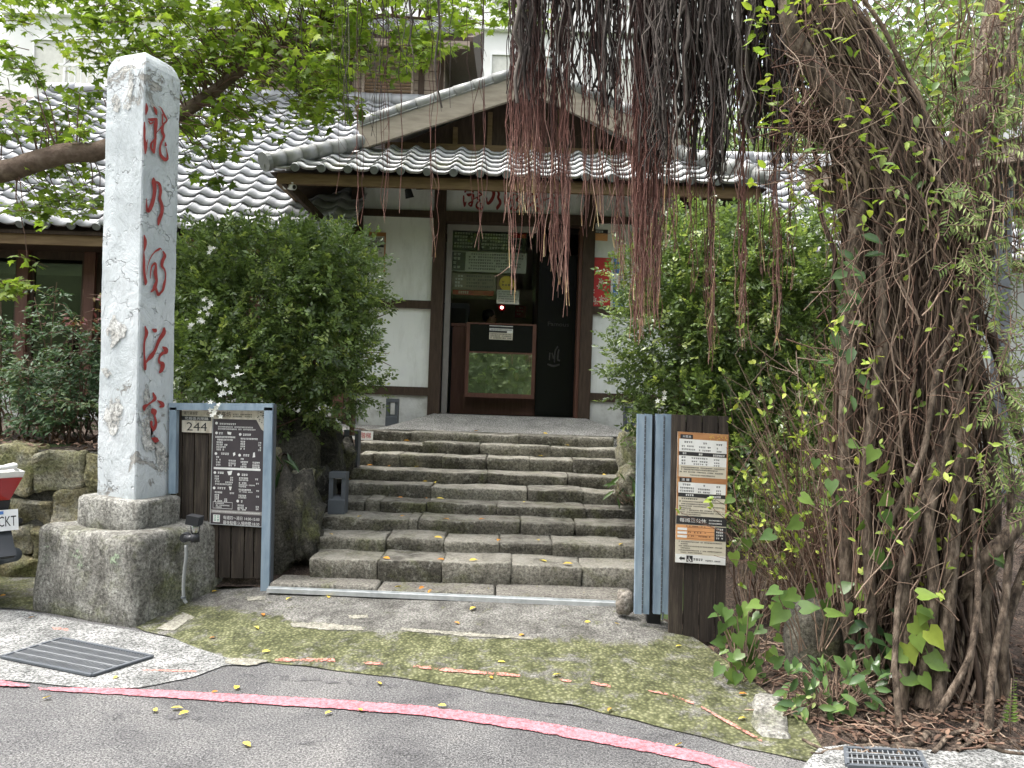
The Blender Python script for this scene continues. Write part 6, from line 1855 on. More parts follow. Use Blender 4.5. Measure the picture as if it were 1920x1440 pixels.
# ================================================================== BOLLARD LIGHTS
def bollard(c, label, h=0.36, w=0.145):
    c = A(c)
    t = thing('bollard_light', label, 'bollard light', c, 'bollard lights along the steps')
    hw = w / 2
    b = MB().box(c[0] - hw, c[0] + hw, c[1] - hw, c[1] + hw, c[2], c[2] + h * 0.33)
    zb_ = c[2] + h * 0.33
    b.add([(c[0] - hw, c[1] - hw, zb_), (c[0] + hw, c[1] - hw, zb_), (c[0] + hw, c[1] + hw, zb_), (c[0] - hw, c[1] + hw, zb_), (c[0] - hw * 0.6, c[1] - hw * 0.4, zb_ + h * 0.09), (c[0] + hw * 0.6, c[1] - hw * 0.4, zb_ + h * 0.09), (c[0] + hw * 0.6, c[1] + hw, zb_ + h * 0.09), (c[0] - hw * 0.6, c[1] + hw, zb_ + h * 0.09)], [(0, 1, 5, 4), (1, 2, 6, 5), (3, 0, 4, 7), (4, 5, 6, 7)])
    obj('base', b, 'grey_steel', t)
    for s in (-1, 1):
        xa, xb = sorted((c[0] + s * hw, c[0] + s * (hw - w * 0.25)))
        obj('upright', MB().box(xa, xb, c[1] - hw + 0.012, c[1] + hw, zb_ + 0.001, c[2] + h * 0.86), 'grey_steel', t)
    obj('cap', MB().box(c[0] - hw, c[0] + hw, c[1] - hw, c[1] + hw, c[2] + h * 0.86, c[2] + h), 'grey_steel', t)
    obj('lamp_lens', MB().box(c[0] - hw * 0.4, c[0] + hw * 0.4, c[1] - hw * 0.4, c[1] + hw * 0.4, c[2] + h * 0.835, c[2] + h * 0.858), 'dull_paper', t)
c = W(633, 970, 6.93); bollard((c[0], 6.93, STEPZ[2] + 0.008), 'grey bollard light on the third step beside the rocks')
c = W(659, 872, 8.02); bollard((c[0], 8.02, STEPZ[5] + 0.008), 'grey bollard light on the sixth step half under the bush', 0.37)
c = W(735, 793, 9.75); bollard((c[0], 9.75, 1.228), 'grey bollard light standing before the white wall left of the doorway'.replace(' left of the doorway', ' on the landing under the notice'), 0.34)
c = W(1180, 803, 9.7); bollard((c[0], 9.7, 1.228), 'grey bollard light on the landing under the red poster', 0.34)
# stair warning plate
paper([(660, 808), (700, 809), (699, 825), (659, 824)], 8.93, 'small white plate with red characters warning of the steps', 'white_print', [('text', 'red_print', [('階梯', 0.42, 0.14, 0.7, 0.48)])], 'warning_plate', 'sign', 0.006)
# ================================================================== CAMERA AND SPOTLIGHT UNDER THE EAVE
def cctv():
    a = W(541, 318, 9.05); c = W(543, 350, 9.05)
    t = thing('security_camera', 'white bullet security camera under the porch eave', 'camera', c)
    obj('bracket', MB().tube([W(540, 322, 9.05), W(540, 340, 9.05)], 0.012, 8), 'white_plastic', t)
    obj('mount', MB().tube([W(540, 316, 9.05), W(540, 322, 9.05)], 0.035, 12), 'white_plastic', t)
    d = unit([0.8, -0.55, -0.18])
    obj('housing', MB().tube([c - d * 0.08, c + d * 0.08], 0.036, 14), 'white_plastic', t, False)
    obj('sunshield', MB().obox(c + A([0, 0, 0.04]), d * 0.1, unit(np.cross(d, A([0, 0, 1]))) * 0.042, A([0, 0, 0.006])), 'white_plastic', t)
    obj('lens', MB().tube([c + d * 0.079, c + d * 0.084], 0.024, 12), 'black_plastic', t)
cctv()
def spot():
    c = W(766, 360, 9.4)
    t = thing('spotlight', 'small black spotlight hanging under the porch eave', 'spotlight', c)
    zt = 4.17
    obj('stem', MB().tube([(c[0], c[1], zt), (c[0], c[1], c[2] + 0.04)], 0.01, 8), 'black_plastic', t)
    d = unit([0.25, 0.3, -1])
    obj('head', MB().tube([c - d * 0.05, c - d * 0.03, c + d * 0.05, c + d * 0.07], [0.025, 0.04, 0.05, 0.055], 14), 'black_plastic', t, False)
    obj('lens', MB().tube([c + d * 0.066, c + d * 0.072], 0.045, 14), 'dull_paper', t)
spot()
# ================================================================== SCOOTER
def scooter():
    r0 = W(-6, 980, 5.42)
    R0 = A([r0[0], r0[1], 0.0])
    fw = unit([-0.80, 0.60, 0]); rt = A([fw[1], -fw[0], 0])
    t = thing('motor_scooter', 'white motor scooter with red tail light parked by the stone wall', 'scooter', R0 + fw * 0.6)
    L = lambda s, r, h: R0 + fw * s + rt * r + A([0, 0, h * 0.925 + 0.02])
    def loft(secs, mat, name, n=12, parent=t):
        V, Fc = [], []
        for (s, h, hw, hh) in secs:
            for k in range(n):
                a = 2 * pi * k / n
                ca, sa = cos(a), sin(a)
                V.append(L(s, hw * np.sign(ca) * abs(ca) ** 0.7, h + hh * np.sign(sa) * abs(sa) ** 0.7))
        for i in range(len(secs) - 1):
            for k in range(n):
                Fc.append((i * n + k, i * n + (k + 1) % n, (i + 1) * n + (k + 1) % n, (i + 1) * n + k))
        Fc.append(tuple(range(n))[::-1]); Fc.append(tuple(range((len(secs) - 1) * n, len(secs) * n)))
        return obj(name, MB().add(V, Fc), mat, parent, True)
    loft([(0.08, 0.93, 0.11, 0.06), (0.2, 0.88, 0.15, 0.12), (0.5, 0.76, 0.18, 0.16), (0.8, 0.6, 0.18, 0.18), (1.0, 0.45, 0.17, 0.12)], 'scooter_white', 'rear_body')
    loft([(0.2, 1.0, 0.11, 0.04), (0.35, 0.98, 0.15, 0.05), (0.7, 0.93, 0.16, 0.05), (0.95, 0.9, 0.12, 0.05)], 'rubber', 'seat')
    obj('floor_board', MB().obox(L(1.15, 0, 0.36), fw * 0.22, rt * 0.17, A([0, 0, 0.04])), 'mudguard', t)
    loft([(1.34, 0.3, 0.18, 0.06), (1.42, 0.65, 0.2, 0.3), (1.5, 0.95, 0.14, 0.14)], 'scooter_white', 'front_shield')
    obj('handlebar', MB().tube([L(1.38, -0.32, 1.12), L(1.45, -0.1, 1.1), L(1.45, 0.1, 1.1), L(1.38, 0.32, 1.12)], 0.016, 10), 'rubber', t, True)
    for s in (-1, 1):
        m = obj('mirror', boulder(L(1.42, s * 0.3, 1.28), (0.05, 0.02, 0.035), 0, 0, 1, 8), 'black_plastic', t, True)
        obj('mirror_stem', MB().tube([L(1.4, s * 0.24, 1.12), L(1.42, s * 0.29, 1.26)], 0.006, 8), 'black_plastic', m)
    obj('head_lamp', boulder(L(1.53, 0, 1.0), (0.07, 0.07, 0.05), 0, 0, 1, 8), 'case_glass', t, True)
    # grab rail
    obj('grab_rail', MB().tube(catmull([L(0.35, -0.14, 1.04), L(0.15, -0.14, 1.08), L(0.02, -0.1, 1.085), L(-0.02, 0, 1.08), L(0.02, 0.1, 1.085), L(0.15, 0.14, 1.08), L(0.35, 0.14, 1.04)], 4), 0.018, 10), 'scooter_white', t, True)
    # tail light: wedge wrapping the rear
    tl = MB().add([L(0.02, -0.15, 1.0), L(0.0, 0.15, 1.0), L(0.04, 0.09, 0.83), L(0.04, -0.09, 0.83), L(0.12, -0.17, 1.0), L(0.12, 0.17, 1.0), L(0.14, 0.11, 0.83), L(0.14, -0.11, 0.83)],
                  [(0, 3, 2, 1), (4, 5, 6, 7), (0, 1, 5, 4), (1, 2, 6, 5), (2, 3, 7, 6), (3, 0, 4, 7)])
    obj('tail_light', tl, 'tail_red', t)
    obj('tail_cowl', MB().add([L(-0.01, -0.16, 1.045), L(-0.01, 0.16, 1.045), L(0.01, 0.155, 1.0), L(0.01, -0.155, 1.0), L(0.2, -0.17, 1.06), L(0.2, 0.17, 1.06), L(0.2, 0.17, 1.0), L(0.2, -0.17, 1.0)], [(0, 3, 2, 1), (4, 5, 6, 7), (0, 1, 5, 4), (1, 2, 6, 5), (2, 3, 7, 6), (3, 0, 4, 7)]), 'scooter_white', t)
    obj('under_cowl', MB().add([L(0.05, -0.1, 0.83), L(0.05, 0.1, 0.83), L(0.06, 0.08, 0.7), L(0.06, -0.08, 0.7), L(0.3, -0.12, 0.83), L(0.3, 0.12, 0.83), L(0.3, 0.1, 0.66), L(0.3, -0.1, 0.66)], [(0, 3, 2, 1), (4, 5, 6, 7), (0, 1, 5, 4), (1, 2, 6, 5), (2, 3, 7, 6), (3, 0, 4, 7)]), 'black_plastic', t)
    # plate
    pc = L(0.0, 0.0, 0.685)
    up = unit(A([0, 0, 1]) + fw * 0.18)
    hw, hh = 0.132, 0.072
    pl = obj('licence_plate', MB().obox(pc, rt * hw, up * hh, unit(np.cross(rt, up)) * 0.004), 'plate_white', t)
    nf = -unit(fw - up * np.dot(fw, up)) * 0.0055
    V, Fc = glyphs('1·CKT')
    x0, x1, y0, y1 = V[:, 0].min(), V[:, 0].max(), V[:, 1].min(), V[:, 1].max()
    obj('plate_lettering', MB().add([pc + nf + rt * (-0.03 + 0.148 * (p[0] - x0) / (x1 - x0)) + up * (-0.042 + 0.07 * (p[1] - y0) / (y1 - y0)) for p in V], Fc), 'charcoal_print', pl)
    obj('plate_badge', MB().add([pc + nf + rt * a + up * b for a, b in ((-0.03, 0.042), (0.04, 0.042), (0.04, 0.064), (-0.03, 0.064))], [(0, 1, 2, 3)]), 'blue_print', pl)
    obj('mudguard', MB().add([L(0.03, -0.08, 0.62), L(0.03, 0.1, 0.62), L(-0.12, 0.085, 0.44), L(-0.12, -0.06, 0.44), L(0.09, -0.08, 0.62), L(0.09, 0.1, 0.62), L(-0.06, 0.085, 0.41), L(-0.06, -0.06, 0.41)], [(0, 3, 2, 1), (4, 5, 6, 7), (0, 1, 5, 4), (1, 2, 6, 5), (2, 3, 7, 6), (3, 0, 4, 7)]), 'mudguard', t)
    for s in (-1, 1):
        obj('turn_signal', boulder(L(0.06, s * 0.15, 0.66), (0.03, 0.04, 0.025), 0, 0, 1, 8), 'black_plastic', t, True)
    for sx in (0.42, 1.68):
        c = L(sx, 0, 0.25)
        w = thing_part = obj('wheel', MB().tube([c - rt * 0.03, c + rt * 0.03], 0.06, 16), 'grey_steel', t)
        n = 20
        ring = [c + (fw * cos(2 * pi * k / n) + A([0, 0, 1]) * sin(2 * pi * k / n)) * 0.2 for k in range(n + 1)]
        obj('tyre', MB().tube(ring, 0.052, 10, False), 'rubber', w, True)
        ri = [c + (fw * cos(2 * pi * k / n) + A([0, 0, 1]) * sin(2 * pi * k / n)) * 0.15 for k in range(n + 1)]
        obj('rim', MB().tube(ri, 0.018, 8, False), 'grey_steel', w, True)
        for k in range(5):
            a = 2 * pi * k / 5
            obj('spoke', MB().bar(c, c + (fw * cos(a) + A([0, 0, 1]) * sin(a)) * 0.15, 0.02, 0.03), 'grey_steel', w)
    obj('fork', MB().tube([L(1.68, 0.08, 0.25), L(1.5, 0.06, 0.75)], 0.02, 8), 'grey_steel', t, True)
    obj('exhaust', MB().tube([L(0.75, 0.14, 0.28), L(0.4, 0.16, 0.32), L(0.1, 0.16, 0.4)], [0.03, 0.05, 0.05], 12), 'grey_steel', t, True)
    obj('engine_case', MB().obox(L(0.62, -0.08, 0.3), fw * 0.24, rt * 0.06, A([0, 0, 0.09])), 'grey_steel', t)
scooter()
# ================================================================== LEAF BATCHES
LT = {
 'diamond': (A([(0, 0, 0), (.45, -.5, .07), (1, 0, -.08), (.45, .5, .07)]), A([(0, 1, 2), (0, 2, 3)])),
 'oval': (A([(0, 0, 0), (.4, 0, -.04), (.75, 0, -.05), (1, 0, -.14), (.28, -.42, .05), (.65, -.4, .03), (.28, .42, .05), (.65, .4, .03)]), A([(0, 4, 1), (4, 5, 1), (5, 2, 1), (5, 3, 2), (0, 1, 6), (6, 1, 7), (7, 1, 2), (7, 2, 3)])),
 'heart': (A([(0.08, 0, 0), (-.1, -.24, .05), (.08, -.47, .06), (.42, -.42, .03), (.72, -.2, -.04), (1.05, 0, -.16), (.72, .2, -.04), (.42, .42, .03), (.08, .47, .06), (-.1, .24, .05), (.5, 0, -.05)]),
           A([(0, 1, 2), (0, 2, 10), (2, 3, 10), (3, 4, 10), (4, 5, 10), (5, 6, 10), (6, 7, 10), (7, 8, 10), (8, 0, 10), (8, 9, 0)])),
 'maple': (A([(0, 0, 0), (.12, -.28, .0), (.1, -.62, -.06), (.38, -.34, .03), (.55, -.5, -.02), (.55, -.2, .03), (1, 0, -.1), (.55, .2, .03), (.55, .5, -.02), (.38, .34, .03), (.1, .62, -.06), (.12, .28, 0), (.35, 0, .03)]),
           A([(12, i, i + 1) for i in range(0, 11)] + [(12, 11, 0)])),
}
def leaf_arrays(kind, P, D, Nn, L, Wd, rnd):
    T, Fc = LT[kind]
    P, D, Nn = (np.asarray(q, dtype=float) for q in (P, D, Nn))
    D = D / (np.linalg.norm(D, axis=1)[:, None] + 1e-9)
    Nn = Nn - D * (Nn * D).sum(1)[:, None]
    Nn = Nn / (np.linalg.norm(Nn, axis=1)[:, None] + 1e-9)
    S = np.cross(D, Nn)
    L = np.broadcast_to(np.asarray(L, dtype=float), (len(P),)); Wd = np.broadcast_to(np.asarray(Wd, dtype=float), (len(P),))
    V = P[:, None, :] + T[None, :, 0:1] * (L[:, None, None] * D[:, None, :]) + T[None, :, 1:2] * (Wd[:, None, None] * S[:, None, :]) + T[None, :, 2:3] * (L[:, None, None] * Nn[:, None, :])
    k = len(T)
    Fi = (Fc[None] + (np.arange(len(P)) * k)[:, None, None]).reshape(-1, 3)
    return V.reshape(-1, 3), Fi, np.repeat(np.asarray(rnd), k)
def leaves(name, kind, P, D, Nn, L, Wd, rnd, mat, parent):
    V, Fi, R = leaf_arrays(kind, P, D, Nn, L, Wd, rnd)
    return npobj(name, V, [Fi], mat, parent, smooth=(kind != 'diamond'), rnd=R)
class Tubes:
    def __init__(s): s.V, s.Q, s.R, s.n = [], [], [], 0
    def add(s, pts, rad, sides=4, rnd=0.5):
        V, Q = tube_arrays(A(pts, dtype=float), rad, sides)
        s.V.append(V); s.Q.append(Q + s.n); s.n += len(V)
        s.R.append(np.repeat(np.broadcast_to(np.asarray(rnd, dtype=float), (len(pts),)), sides))
        return s
    def obj(s, name, mat, parent=None, smooth=True):
        return npobj(name, np.vstack(s.V), [np.vstack(s.Q)], mat, parent, smooth, np.concatenate(s.R))
def rdir(n):
    v = rng.normal(size=(n, 3))
    return v / np.linalg.norm(v, axis=1)[:, None]
def wob(n, amp, k=3):
    """smooth random 3-d offsets along a path of n points"""
    c = rng.normal(size=(max(2, k), 3)) * amp
    t = np.linspace(0, len(c) - 1, n)
    return np.stack([np.interp(t, np.arange(len(c)), c[:, i]) for i in range(3)], -1)

# ================================================================== JASMINE BUSHES
def bush(name, label, blobs, Yc, nspray, base_px, depth, light_lo, flowers, stems):
    """blobs: (px, py, rx, ry, Yoff) ellipsoids in photo pixels at distance Yc"""
    t = thing(name, label, 'bush', base_px)
    ar = A([b[2] * b[3] for b in blobs], dtype=float)
    cnt = (nspray * ar / ar.sum()).astype(int)
    SP, SD_, SN, SR = [], [], [], []
    for b, n in zip(blobs, cnt):
        c = W(b[0], b[1], Yc + b[4]); k = (Yc + b[4]) / F
        rx, rz, ry = b[2] * k, b[3] * k, depth * (b[2] * k) ** 0.5
        d = rdir(n)
        d[:, 1] = np.where(rng.random(n) < 0.72, -np.abs(d[:, 1]), d[:, 1])     # more on the side that can be seen
        rad = np.where(rng.random(n) < 0.3, rng.uniform(0.35, 0.8, n), 1 - 0.4 * rng.random(n) ** 1.8)
        lump = A([0.16 * nz(q[0] * 2.6 + b[0], q[1] * 2.6, q[2] * 2.6) + 0.08 * nz(q[0] * 6 + b[0], q[1] * 6, q[2] * 6) for q in d])
        e = np.sign(d) * np.abs(d) ** 0.82
        p = c + e * A([rx, ry, rz]) * (rad + lump)[:, None]
        out = d * A([1 / rx, 1 / ry, 1 / rz]); out /= np.linalg.norm(out, axis=1)[:, None]
        sd = out * 0.8 + A([0, 0, 0.25]) + rng.normal(size=(n, 3)) * 0.55
        SP.append(p); SD_.append(sd / np.linalg.norm(sd, axis=1)[:, None]); SN.append(out * 0.5 + A([0, 0, 0.8]) + rng.normal(size=(n, 3)) * 0.3); SR.append(rad)
    P, D, Nn, Rd = np.vstack(SP), np.vstack(SD_), np.vstack(SN), np.concatenate(SR)
    n = len(P)
    Nn = Nn - D * (Nn * D).sum(1)[:, None]; Nn /= np.linalg.norm(Nn, axis=1)[:, None] + 1e-9
    S = np.cross(D, Nn)
    LP, LD, LN, LR, LL = [], [], [], [], []
    sl = rng.uniform(0.09, 0.16, n)
    sr = np.clip(rng.normal(0.4, 0.17, n), 0.02, 0.8)
    new = rng.random(n) < 0.075
    sr[new] = rng.uniform(0.85, 1.0, new.sum())
    for q in range(9):
        f = (q + 0.5) / 9
        side = 1 if q % 2 else -1
        pos = P + D * (sl * f)[:, None]
        if q == 8: dd = D.copy()
        else: dd = D * 0.55 + S * side * 0.85
        dd = dd + rng.normal(size=(n, 3)) * 0.22
        LP.append(pos); LD.append(dd); LN.append(Nn + rng.normal(size=(n, 3)) * 0.35); LR.append(np.clip(sr + rng.normal(0, 0.06, n), 0, 1)); LL.append(rng.uniform(0.034, 0.052, n) * (0.75 + 0.5 * f))
    LL = np.concatenate(LL)
    leaves('foliage', 'diamond', np.vstack(LP), np.vstack(LD), np.vstack(LN), LL, LL * 0.56, np.concatenate(LR), 'jasmine_leaf', t)
    # woody stems
    tb = Tubes()
    for (a, b2) in stems:
        p, q = A(a), A(b2)
        m = 12
        pts = A([lerp(p, q, s) for s in np.linspace(0, 1, m)]) + wob(m, 0.05, 4)
        tb.add(pts, np.linspace(0.028, 0.008, m), 6, 0.35)
        for k in range(7):
            i = rng.integers(4, m - 1)
            tip = pts[i] + rdir(1)[0] * A([0.5, 0.4, 0.35]) + A([0, 0, 0.15])
            pp = A([lerp(pts[i], tip, s) for s in np.linspace(0, 1, 6)]) + wob(6, 0.02, 3) * np.linspace(0, 1, 6)[:, None]
            tb.add(pp, np.linspace(0.009, 0.003, 6), 5, 0.4)
    tb.obj('stem', 'twig', t)
    # small white blossoms
    for (px, py, k) in flowers:
        c = W(px, py, k)
        o = MB()
        fp, fd, fn = [], [], []
        for q in range(4):
            c2 = c + rng.normal(size=3) * 0.022
            ax = unit(A([0, -1, 0.4]) + rng.normal(size=3) * 0.4)
            e1 = unit(np.cross(ax, A([0.3, 0.2, 1]))); e2 = np.cross(ax, e1)
            for h in range(5):
                a = h * 2 * pi / 5
                fp.append(c2); fd.append(e1 * cos(a) + e2 * sin(a) + ax * 0.3); fn.append(ax)
        leaves('blossom', 'diamond', A(fp), A(fd), A(fn), 0.024, 0.012, np.full(len(fp), 0.5), 'petal', t)
    return t
Yb1 = 7.0
bl = W(610, 830, 7.3)
bush('jasmine_bush', 'rounded jasmine bush with white blossoms spilling over the menu fence', [(520, 590, 190, 150, 0.1), (430, 680, 120, 100, -0.25), (622, 680, 92, 118, 0.35), (640, 530, 88, 90, 0.5), (520, 492, 175, 62, 0.2), (380, 580, 62, 120, 0.0), (545, 790, 60, 50, 0.4)], Yb1, 5600, bl, 0.8, 0.3,
     [(387, 583, 6.1), (376, 600, 6.0), (357, 608, 6.0), (393, 560, 6.2), (394, 466, 6.3), (412, 716, 5.95), (424, 732, 5.95), (398, 762, 5.82), (408, 775, 5.8), (448, 700, 6.1)],
     [(W(655, 800, 7.6), W(660, 560, 7.4)), (W(610, 860, 7.4), W(560, 560, 7.1)), (W(560, 880, 7.2), W(480, 580, 7.0)), (W(520, 900, 7.0), W(420, 640, 6.8))])
br = W(1350, 1000, 7.0)
bush('jasmine_bush', 'large dark green jasmine bush between the doorway wall and the banyan', [(1370, 570, 185, 150, 0.2), (1255, 660, 120, 130, 0.1), (1450, 480, 125, 75, 0.3), (1340, 455, 120, 55, 0.4), (1320, 770, 140, 90, 0.0), (1480, 640, 110, 160, 0.2), (1215, 530, 70, 75, 0.4), (1420, 860, 110, 90, -0.2), (1290, 860, 90, 70, 0.1), (1530, 800, 90, 150, -0.3), (1480, 960, 110, 90, -0.6)], 6.9, 7800, br, 0.8, 0.3,
     [(1240, 745, 6.1)], [(W(1350, 1010, 7.0), W(1360, 560, 7.0)), (W(1300, 990, 7.1), W(1260, 650, 7.0)), (W(1400, 1000, 6.9), W(1460, 560, 6.9))])

# ================================================================== MAPLE-LEAVED TREE, upper left
def maple_tree():
    t = thing('maple_tree', 'maple-leaved tree whose limb crosses behind the pillar', 'tree', (-7.6, 7.0, 1.08))
    limb = A([A([-7.6, 7.0, 0.9]), A([-7.4, 6.9, 2.2]), A([-6.6, 6.7, 3.0]), W(-180, 350, 6.4), W(0, 322, 6.3), W(110, 290, 6.3), W(185, 283, 6.35), W(260, 255, 6.4), W(335, 216, 6.45), W(405, 168, 6.6), W(470, 120, 6.8), W(545, 80, 7.0), W(630, 38, 7.2), W(720, 30, 7.4), W(800, 36, 7.6)])
    pts = catmull(limb, 5)
    pts = pts + A([[0.012 * nz(i * 0.6, 1), 0, 0.014 * nz(i * 0.6, 5)] for i in range(len(pts))])
    rad = np.interp(np.linspace(0, 14, len(pts)), [0, 2, 3, 4, 6, 8, 10, 12, 14], [0.2, 0.13, 0.1, 0.088, 0.075, 0.055, 0.043, 0.028, 0.012])
    Tubes().add(pts, rad, 10).obj('trunk', 'maple_bark', t)
    # sprays of leaves: photo regions with densities, each at a depth inside the crown
    reg = [(-160, 190, -120, 250, 150), (-160, 185, 240, 400, 44), (190, 420, -120, 130, 180), (330, 520, 60, 250, 74), (420, 680, -120, 110, 185), (560, 660, 100, 215, 56), (640, 880, -120, 85, 100), (700, 800, 80, 135, 12), (-160, 60, 480, 545, 9), (330, 440, 250, 300, 9), (40, 190, 350, 395, 14), (880, 1010, -120, 60, 30), (-200, 700, -500, -120, 120), (345, 420, 300, 345, 3)]
    C = []
    for (x0, x1, y0, y1, n) in reg:
        for _ in range(n):
            px, py = rng.uniform(x0, x1), rng.uniform(y0, y1)
            Y = np.clip(rng.normal(6.9, 0.5), 6.15, 8.3)
            if px < 200 or py > 300: Y = rng.uniform(6.2, 7.2)
            if py > 470: Y = 6.3
            C.append(W(px, py, Y))
    for q in [(575, 215), (600, 200), (560, 190), (540, 225), (620, 150), (640, 180), (590, 240)]:
        C.append(W(*q, 6.7))
    C = A(C)
    P, D, Nn, L, R = [], [], [], [], []
    tw = Tubes()
    for c in C:
        i = np.argmin(((pts - c) ** 2).sum(1) + 0.2 * np.maximum(0, pts[:, 2] - c[2]) ** 2)
        a = pts[i]
        k = 7
        dist = np.linalg.norm(c - a)
        if dist < 0.75:
            pp = A([lerp(a, c, s) for s in np.linspace(0, 1, k)]) + A([0, 0, 0.1 * dist]) * np.sin(np.linspace(0, pi, k))[:, None] + wob(k, 0.03 * dist, 3) * np.sin(np.linspace(0, pi, k))[:, None]
            tw.add(pp, np.linspace(0.004 + 0.005 * min(dist, 1.2), 0.0025, k), 4, 0.2)
        out = unit(A([c[0] - a[0], c[1] - a[1], 0]) + rng.normal(size=3) * A([0.5, 0.5, 0]))
        m = rng.integers(9, 16)
        base = np.clip(rng.normal(0.5, 0.2), 0, 1)
        st = c - out * 0.12
        tip = c + out * 0.16 + A([0, 0, -0.05])
        tw.add([st, c, tip], [0.004, 0.003, 0.002], 4, 0.2)
        for j in range(m):
            f = rng.random()
            s0 = lerp(st, tip, f) + rng.normal(size=3) * A([0.055, 0.055, 0.03])
            ang = rng.uniform(0, 2 * pi)
            dd = out * 0.5 + A([cos(ang), sin(ang), -0.35 + 0.3 * rng.normal()])
            P.append(s0); D.append(dd); Nn.append(A([0, -0.25, 1]) + rng.normal(size=3) * 0.45); L.append(rng.uniform(0.055, 0.10)); R.append(np.clip(base + rng.normal(0, 0.14), 0, 1))
    L = A(L)
    leaves('crown', 'maple', A(P), A(D), A(Nn), L, L * 0.92, A(R), 'maple_leaf', t)
    tw.obj('twig', 'twig', t)
maple_tree()

# ================================================================== NANDINA SHRUBS on the terrace
def nandina(base, label, heads, red=False):
    t = thing('nandina_shrub', label, 'shrub', base, 'nandina shrubs above the stone wall')
    tb = Tubes()
    P, D, Nn, L, R = [], [], [], [], []
    for (hp, size, tone) in heads:
        k = 9
        foot = A(base) + rng.normal(size=3) * A([0.07, 0.07, 0])
        pts = A([lerp(foot, hp, s) for s in np.linspace(0, 1, k)]) + wob(k, 0.025, 4)
        tb.add(pts, np.linspace(0.008, 0.004, k), 5, 0.3)
        for b in range(int(rng.integers(9, 14))):
            a = rng.uniform(0, 2 * pi)
            c = lerp(hp, foot, rng.uniform(0, 0.35)) + rng.normal(size=3) * 0.02
            out = A([cos(a), sin(a), rng.uniform(-0.25, 0.45)])
            ln = size * rng.uniform(0.6, 1.2)
            tipp = c + out * ln + A([0, 0, -0.05])
            mid = lerp(c, tipp, 0.5) + A([0, 0, 0.035])
            tb.add([c, mid, tipp], [0.003, 0.0025, 0.0015], 4, 0.4)
            sv = unit(A([-out[1], out[0], rng.normal(0, 0.3)]))
            for q in range(15):
                f = rng.uniform(0.25, 1.0)
                sd = rng.choice([-1, 1])
                w = rng.uniform(0.0, 0.075) * (1.3 - 0.9 * f)
                P.append(lerp(c, tipp, f) + A([0, 0, 0.03 * sin(pi * f)]) + sv * sd * w + rng.normal(size=3) * 0.012)
                D.append(out * 0.7 + sv * sd * rng.uniform(0.3, 1.2) + A([0, 0, -0.3]) + rng.normal(size=3) * 0.35)
                Nn.append(A([0, -0.35, 1]) + rng.normal(size=3) * 0.5)
                L.append(rng.uniform(0.04, 0.07)); R.append(np.clip(tone + rng.normal(0, 0.1), 0, 1))
    L = A(L)
    leaves('foliage', 'oval', A(P), A(D), A(Nn), L, L * 0.42, A(R), 'nandina_leaf', t)
    tb.obj('stem', 'twig', t)
_nd = [((20, 800), [(5, 560, .3), (40, 600, .4), (-20, 640, .5)], 'bushy nandina shrub with yellow-tinged leaves by the first window post', 7.5),
       ((105, 800), [(105, 525, .2), (75, 560, .35), (135, 600, .4)], 'tall nandina shrub with feathery blue-green top before the window', 7.6),
       ((150, 800), [(158, 545, .97), (140, 640, .5), (175, 600, .3)], 'nandina shrub with one reddish leaf spray close to the pillar', 7.3),
       ((60, 815), [(50, 680, .4), (90, 720, .6), (20, 730, .45)], 'low nandina shrub with drooping leaves above the wall', 7.1),
       ((130, 815), [(120, 700, .3), (165, 690, .45), (150, 750, .6)], 'low spreading nandina shrub beside the pillar', 7.0),
       ((-60, 810), [(-50, 600, .4), (-90, 660, .4), (-30, 720, .5)], 'leafy nandina shrub at the end of the terrace', 7.3),
       ((190, 810), [(215, 640, .4), (240, 720, .35), (180, 760, .6), (290, 700, .4)], 'nandina shrub mostly hidden behind the white pillar', 7.4),
       ((90, 820), [(70, 780, .5), (110, 790, .3), (40, 790, .35)], 'small nandina seedling among the dry leaves on the wall', 6.95)]
for (bx, by), hs, lab, Y in _nd:
    b = W(bx, by, Y); b[2] = 1.09
    nandina(b, lab, [(W(x, y, Y + rng.uniform(-0.3, 0.3)), rng.uniform(0.2, 0.3), tone) for x, y, tone in hs] + [(W(bx + rng.uniform(-60, 60), rng.uniform(640, 790), Y + rng.uniform(-0.2, 0.5)), 0.2, rng.uniform(0.2, 0.6)) for _ in range(4)])
# terrace soil with dry leaves
tag(grid_sheet(np.linspace(-9, -1.9, 40), np.linspace(6.5, 10, 24), lambda x, y: 1.07 + 0.03 * (y - 6.5), 'terrace_ground', 'soil', amp=0.03, afreq=5), kind='structure')
def litter(name, n, sampler, zf, label, smin=0.04, smax=0.085, tone=(0, 1)):
    P, D, Nn = [], [], []
    for _ in range(n):
        x, y = sampler()
        P.append((x, y, float(zf(x, y)) + rng.uniform(0.004, 0.03)))
        a = rng.uniform(0, 2 * pi)
        D.append((cos(a), sin(a), rng.normal(0, 0.25))); Nn.append(A([0, 0, 1]) + rng.normal(size=3) * 0.45)
    L = rng.uniform(smin, smax, n)
    o = leaves(name, 'oval', A(P), A(D), A(Nn), L, L * 0.5, rng.uniform(*tone, n), 'litter', None)
    tag(o, label, 'leaf litter', kind='stuff')
litter('leaf_litter', 420, lambda: (rng.uniform(-6, -2.5), 6.5 + rng.exponential(0.35)), lambda x, y: 1.09 + 0.03 * (y - 6.5), 'dry brown leaves lying on top of the stone wall')
def bedpt():
    while True:
        x, y = rng.uniform(1.2, 4.2), 3.72 + abs(rng.normal(0, 0.75))
        if x > np.interp(y, [3.6, 3.9, 4.35, 5.05, 5.45], [1.5, 1.5, 1.42, 1.26, 1.1]): return x, y
litter('leaf_litter', 2500, bedpt, lambda x, y: bed_z(x, y) + 0.012, 'brown dead leaves scattered over the soil under the banyan', 0.02, 0.058, (0, 0.8))

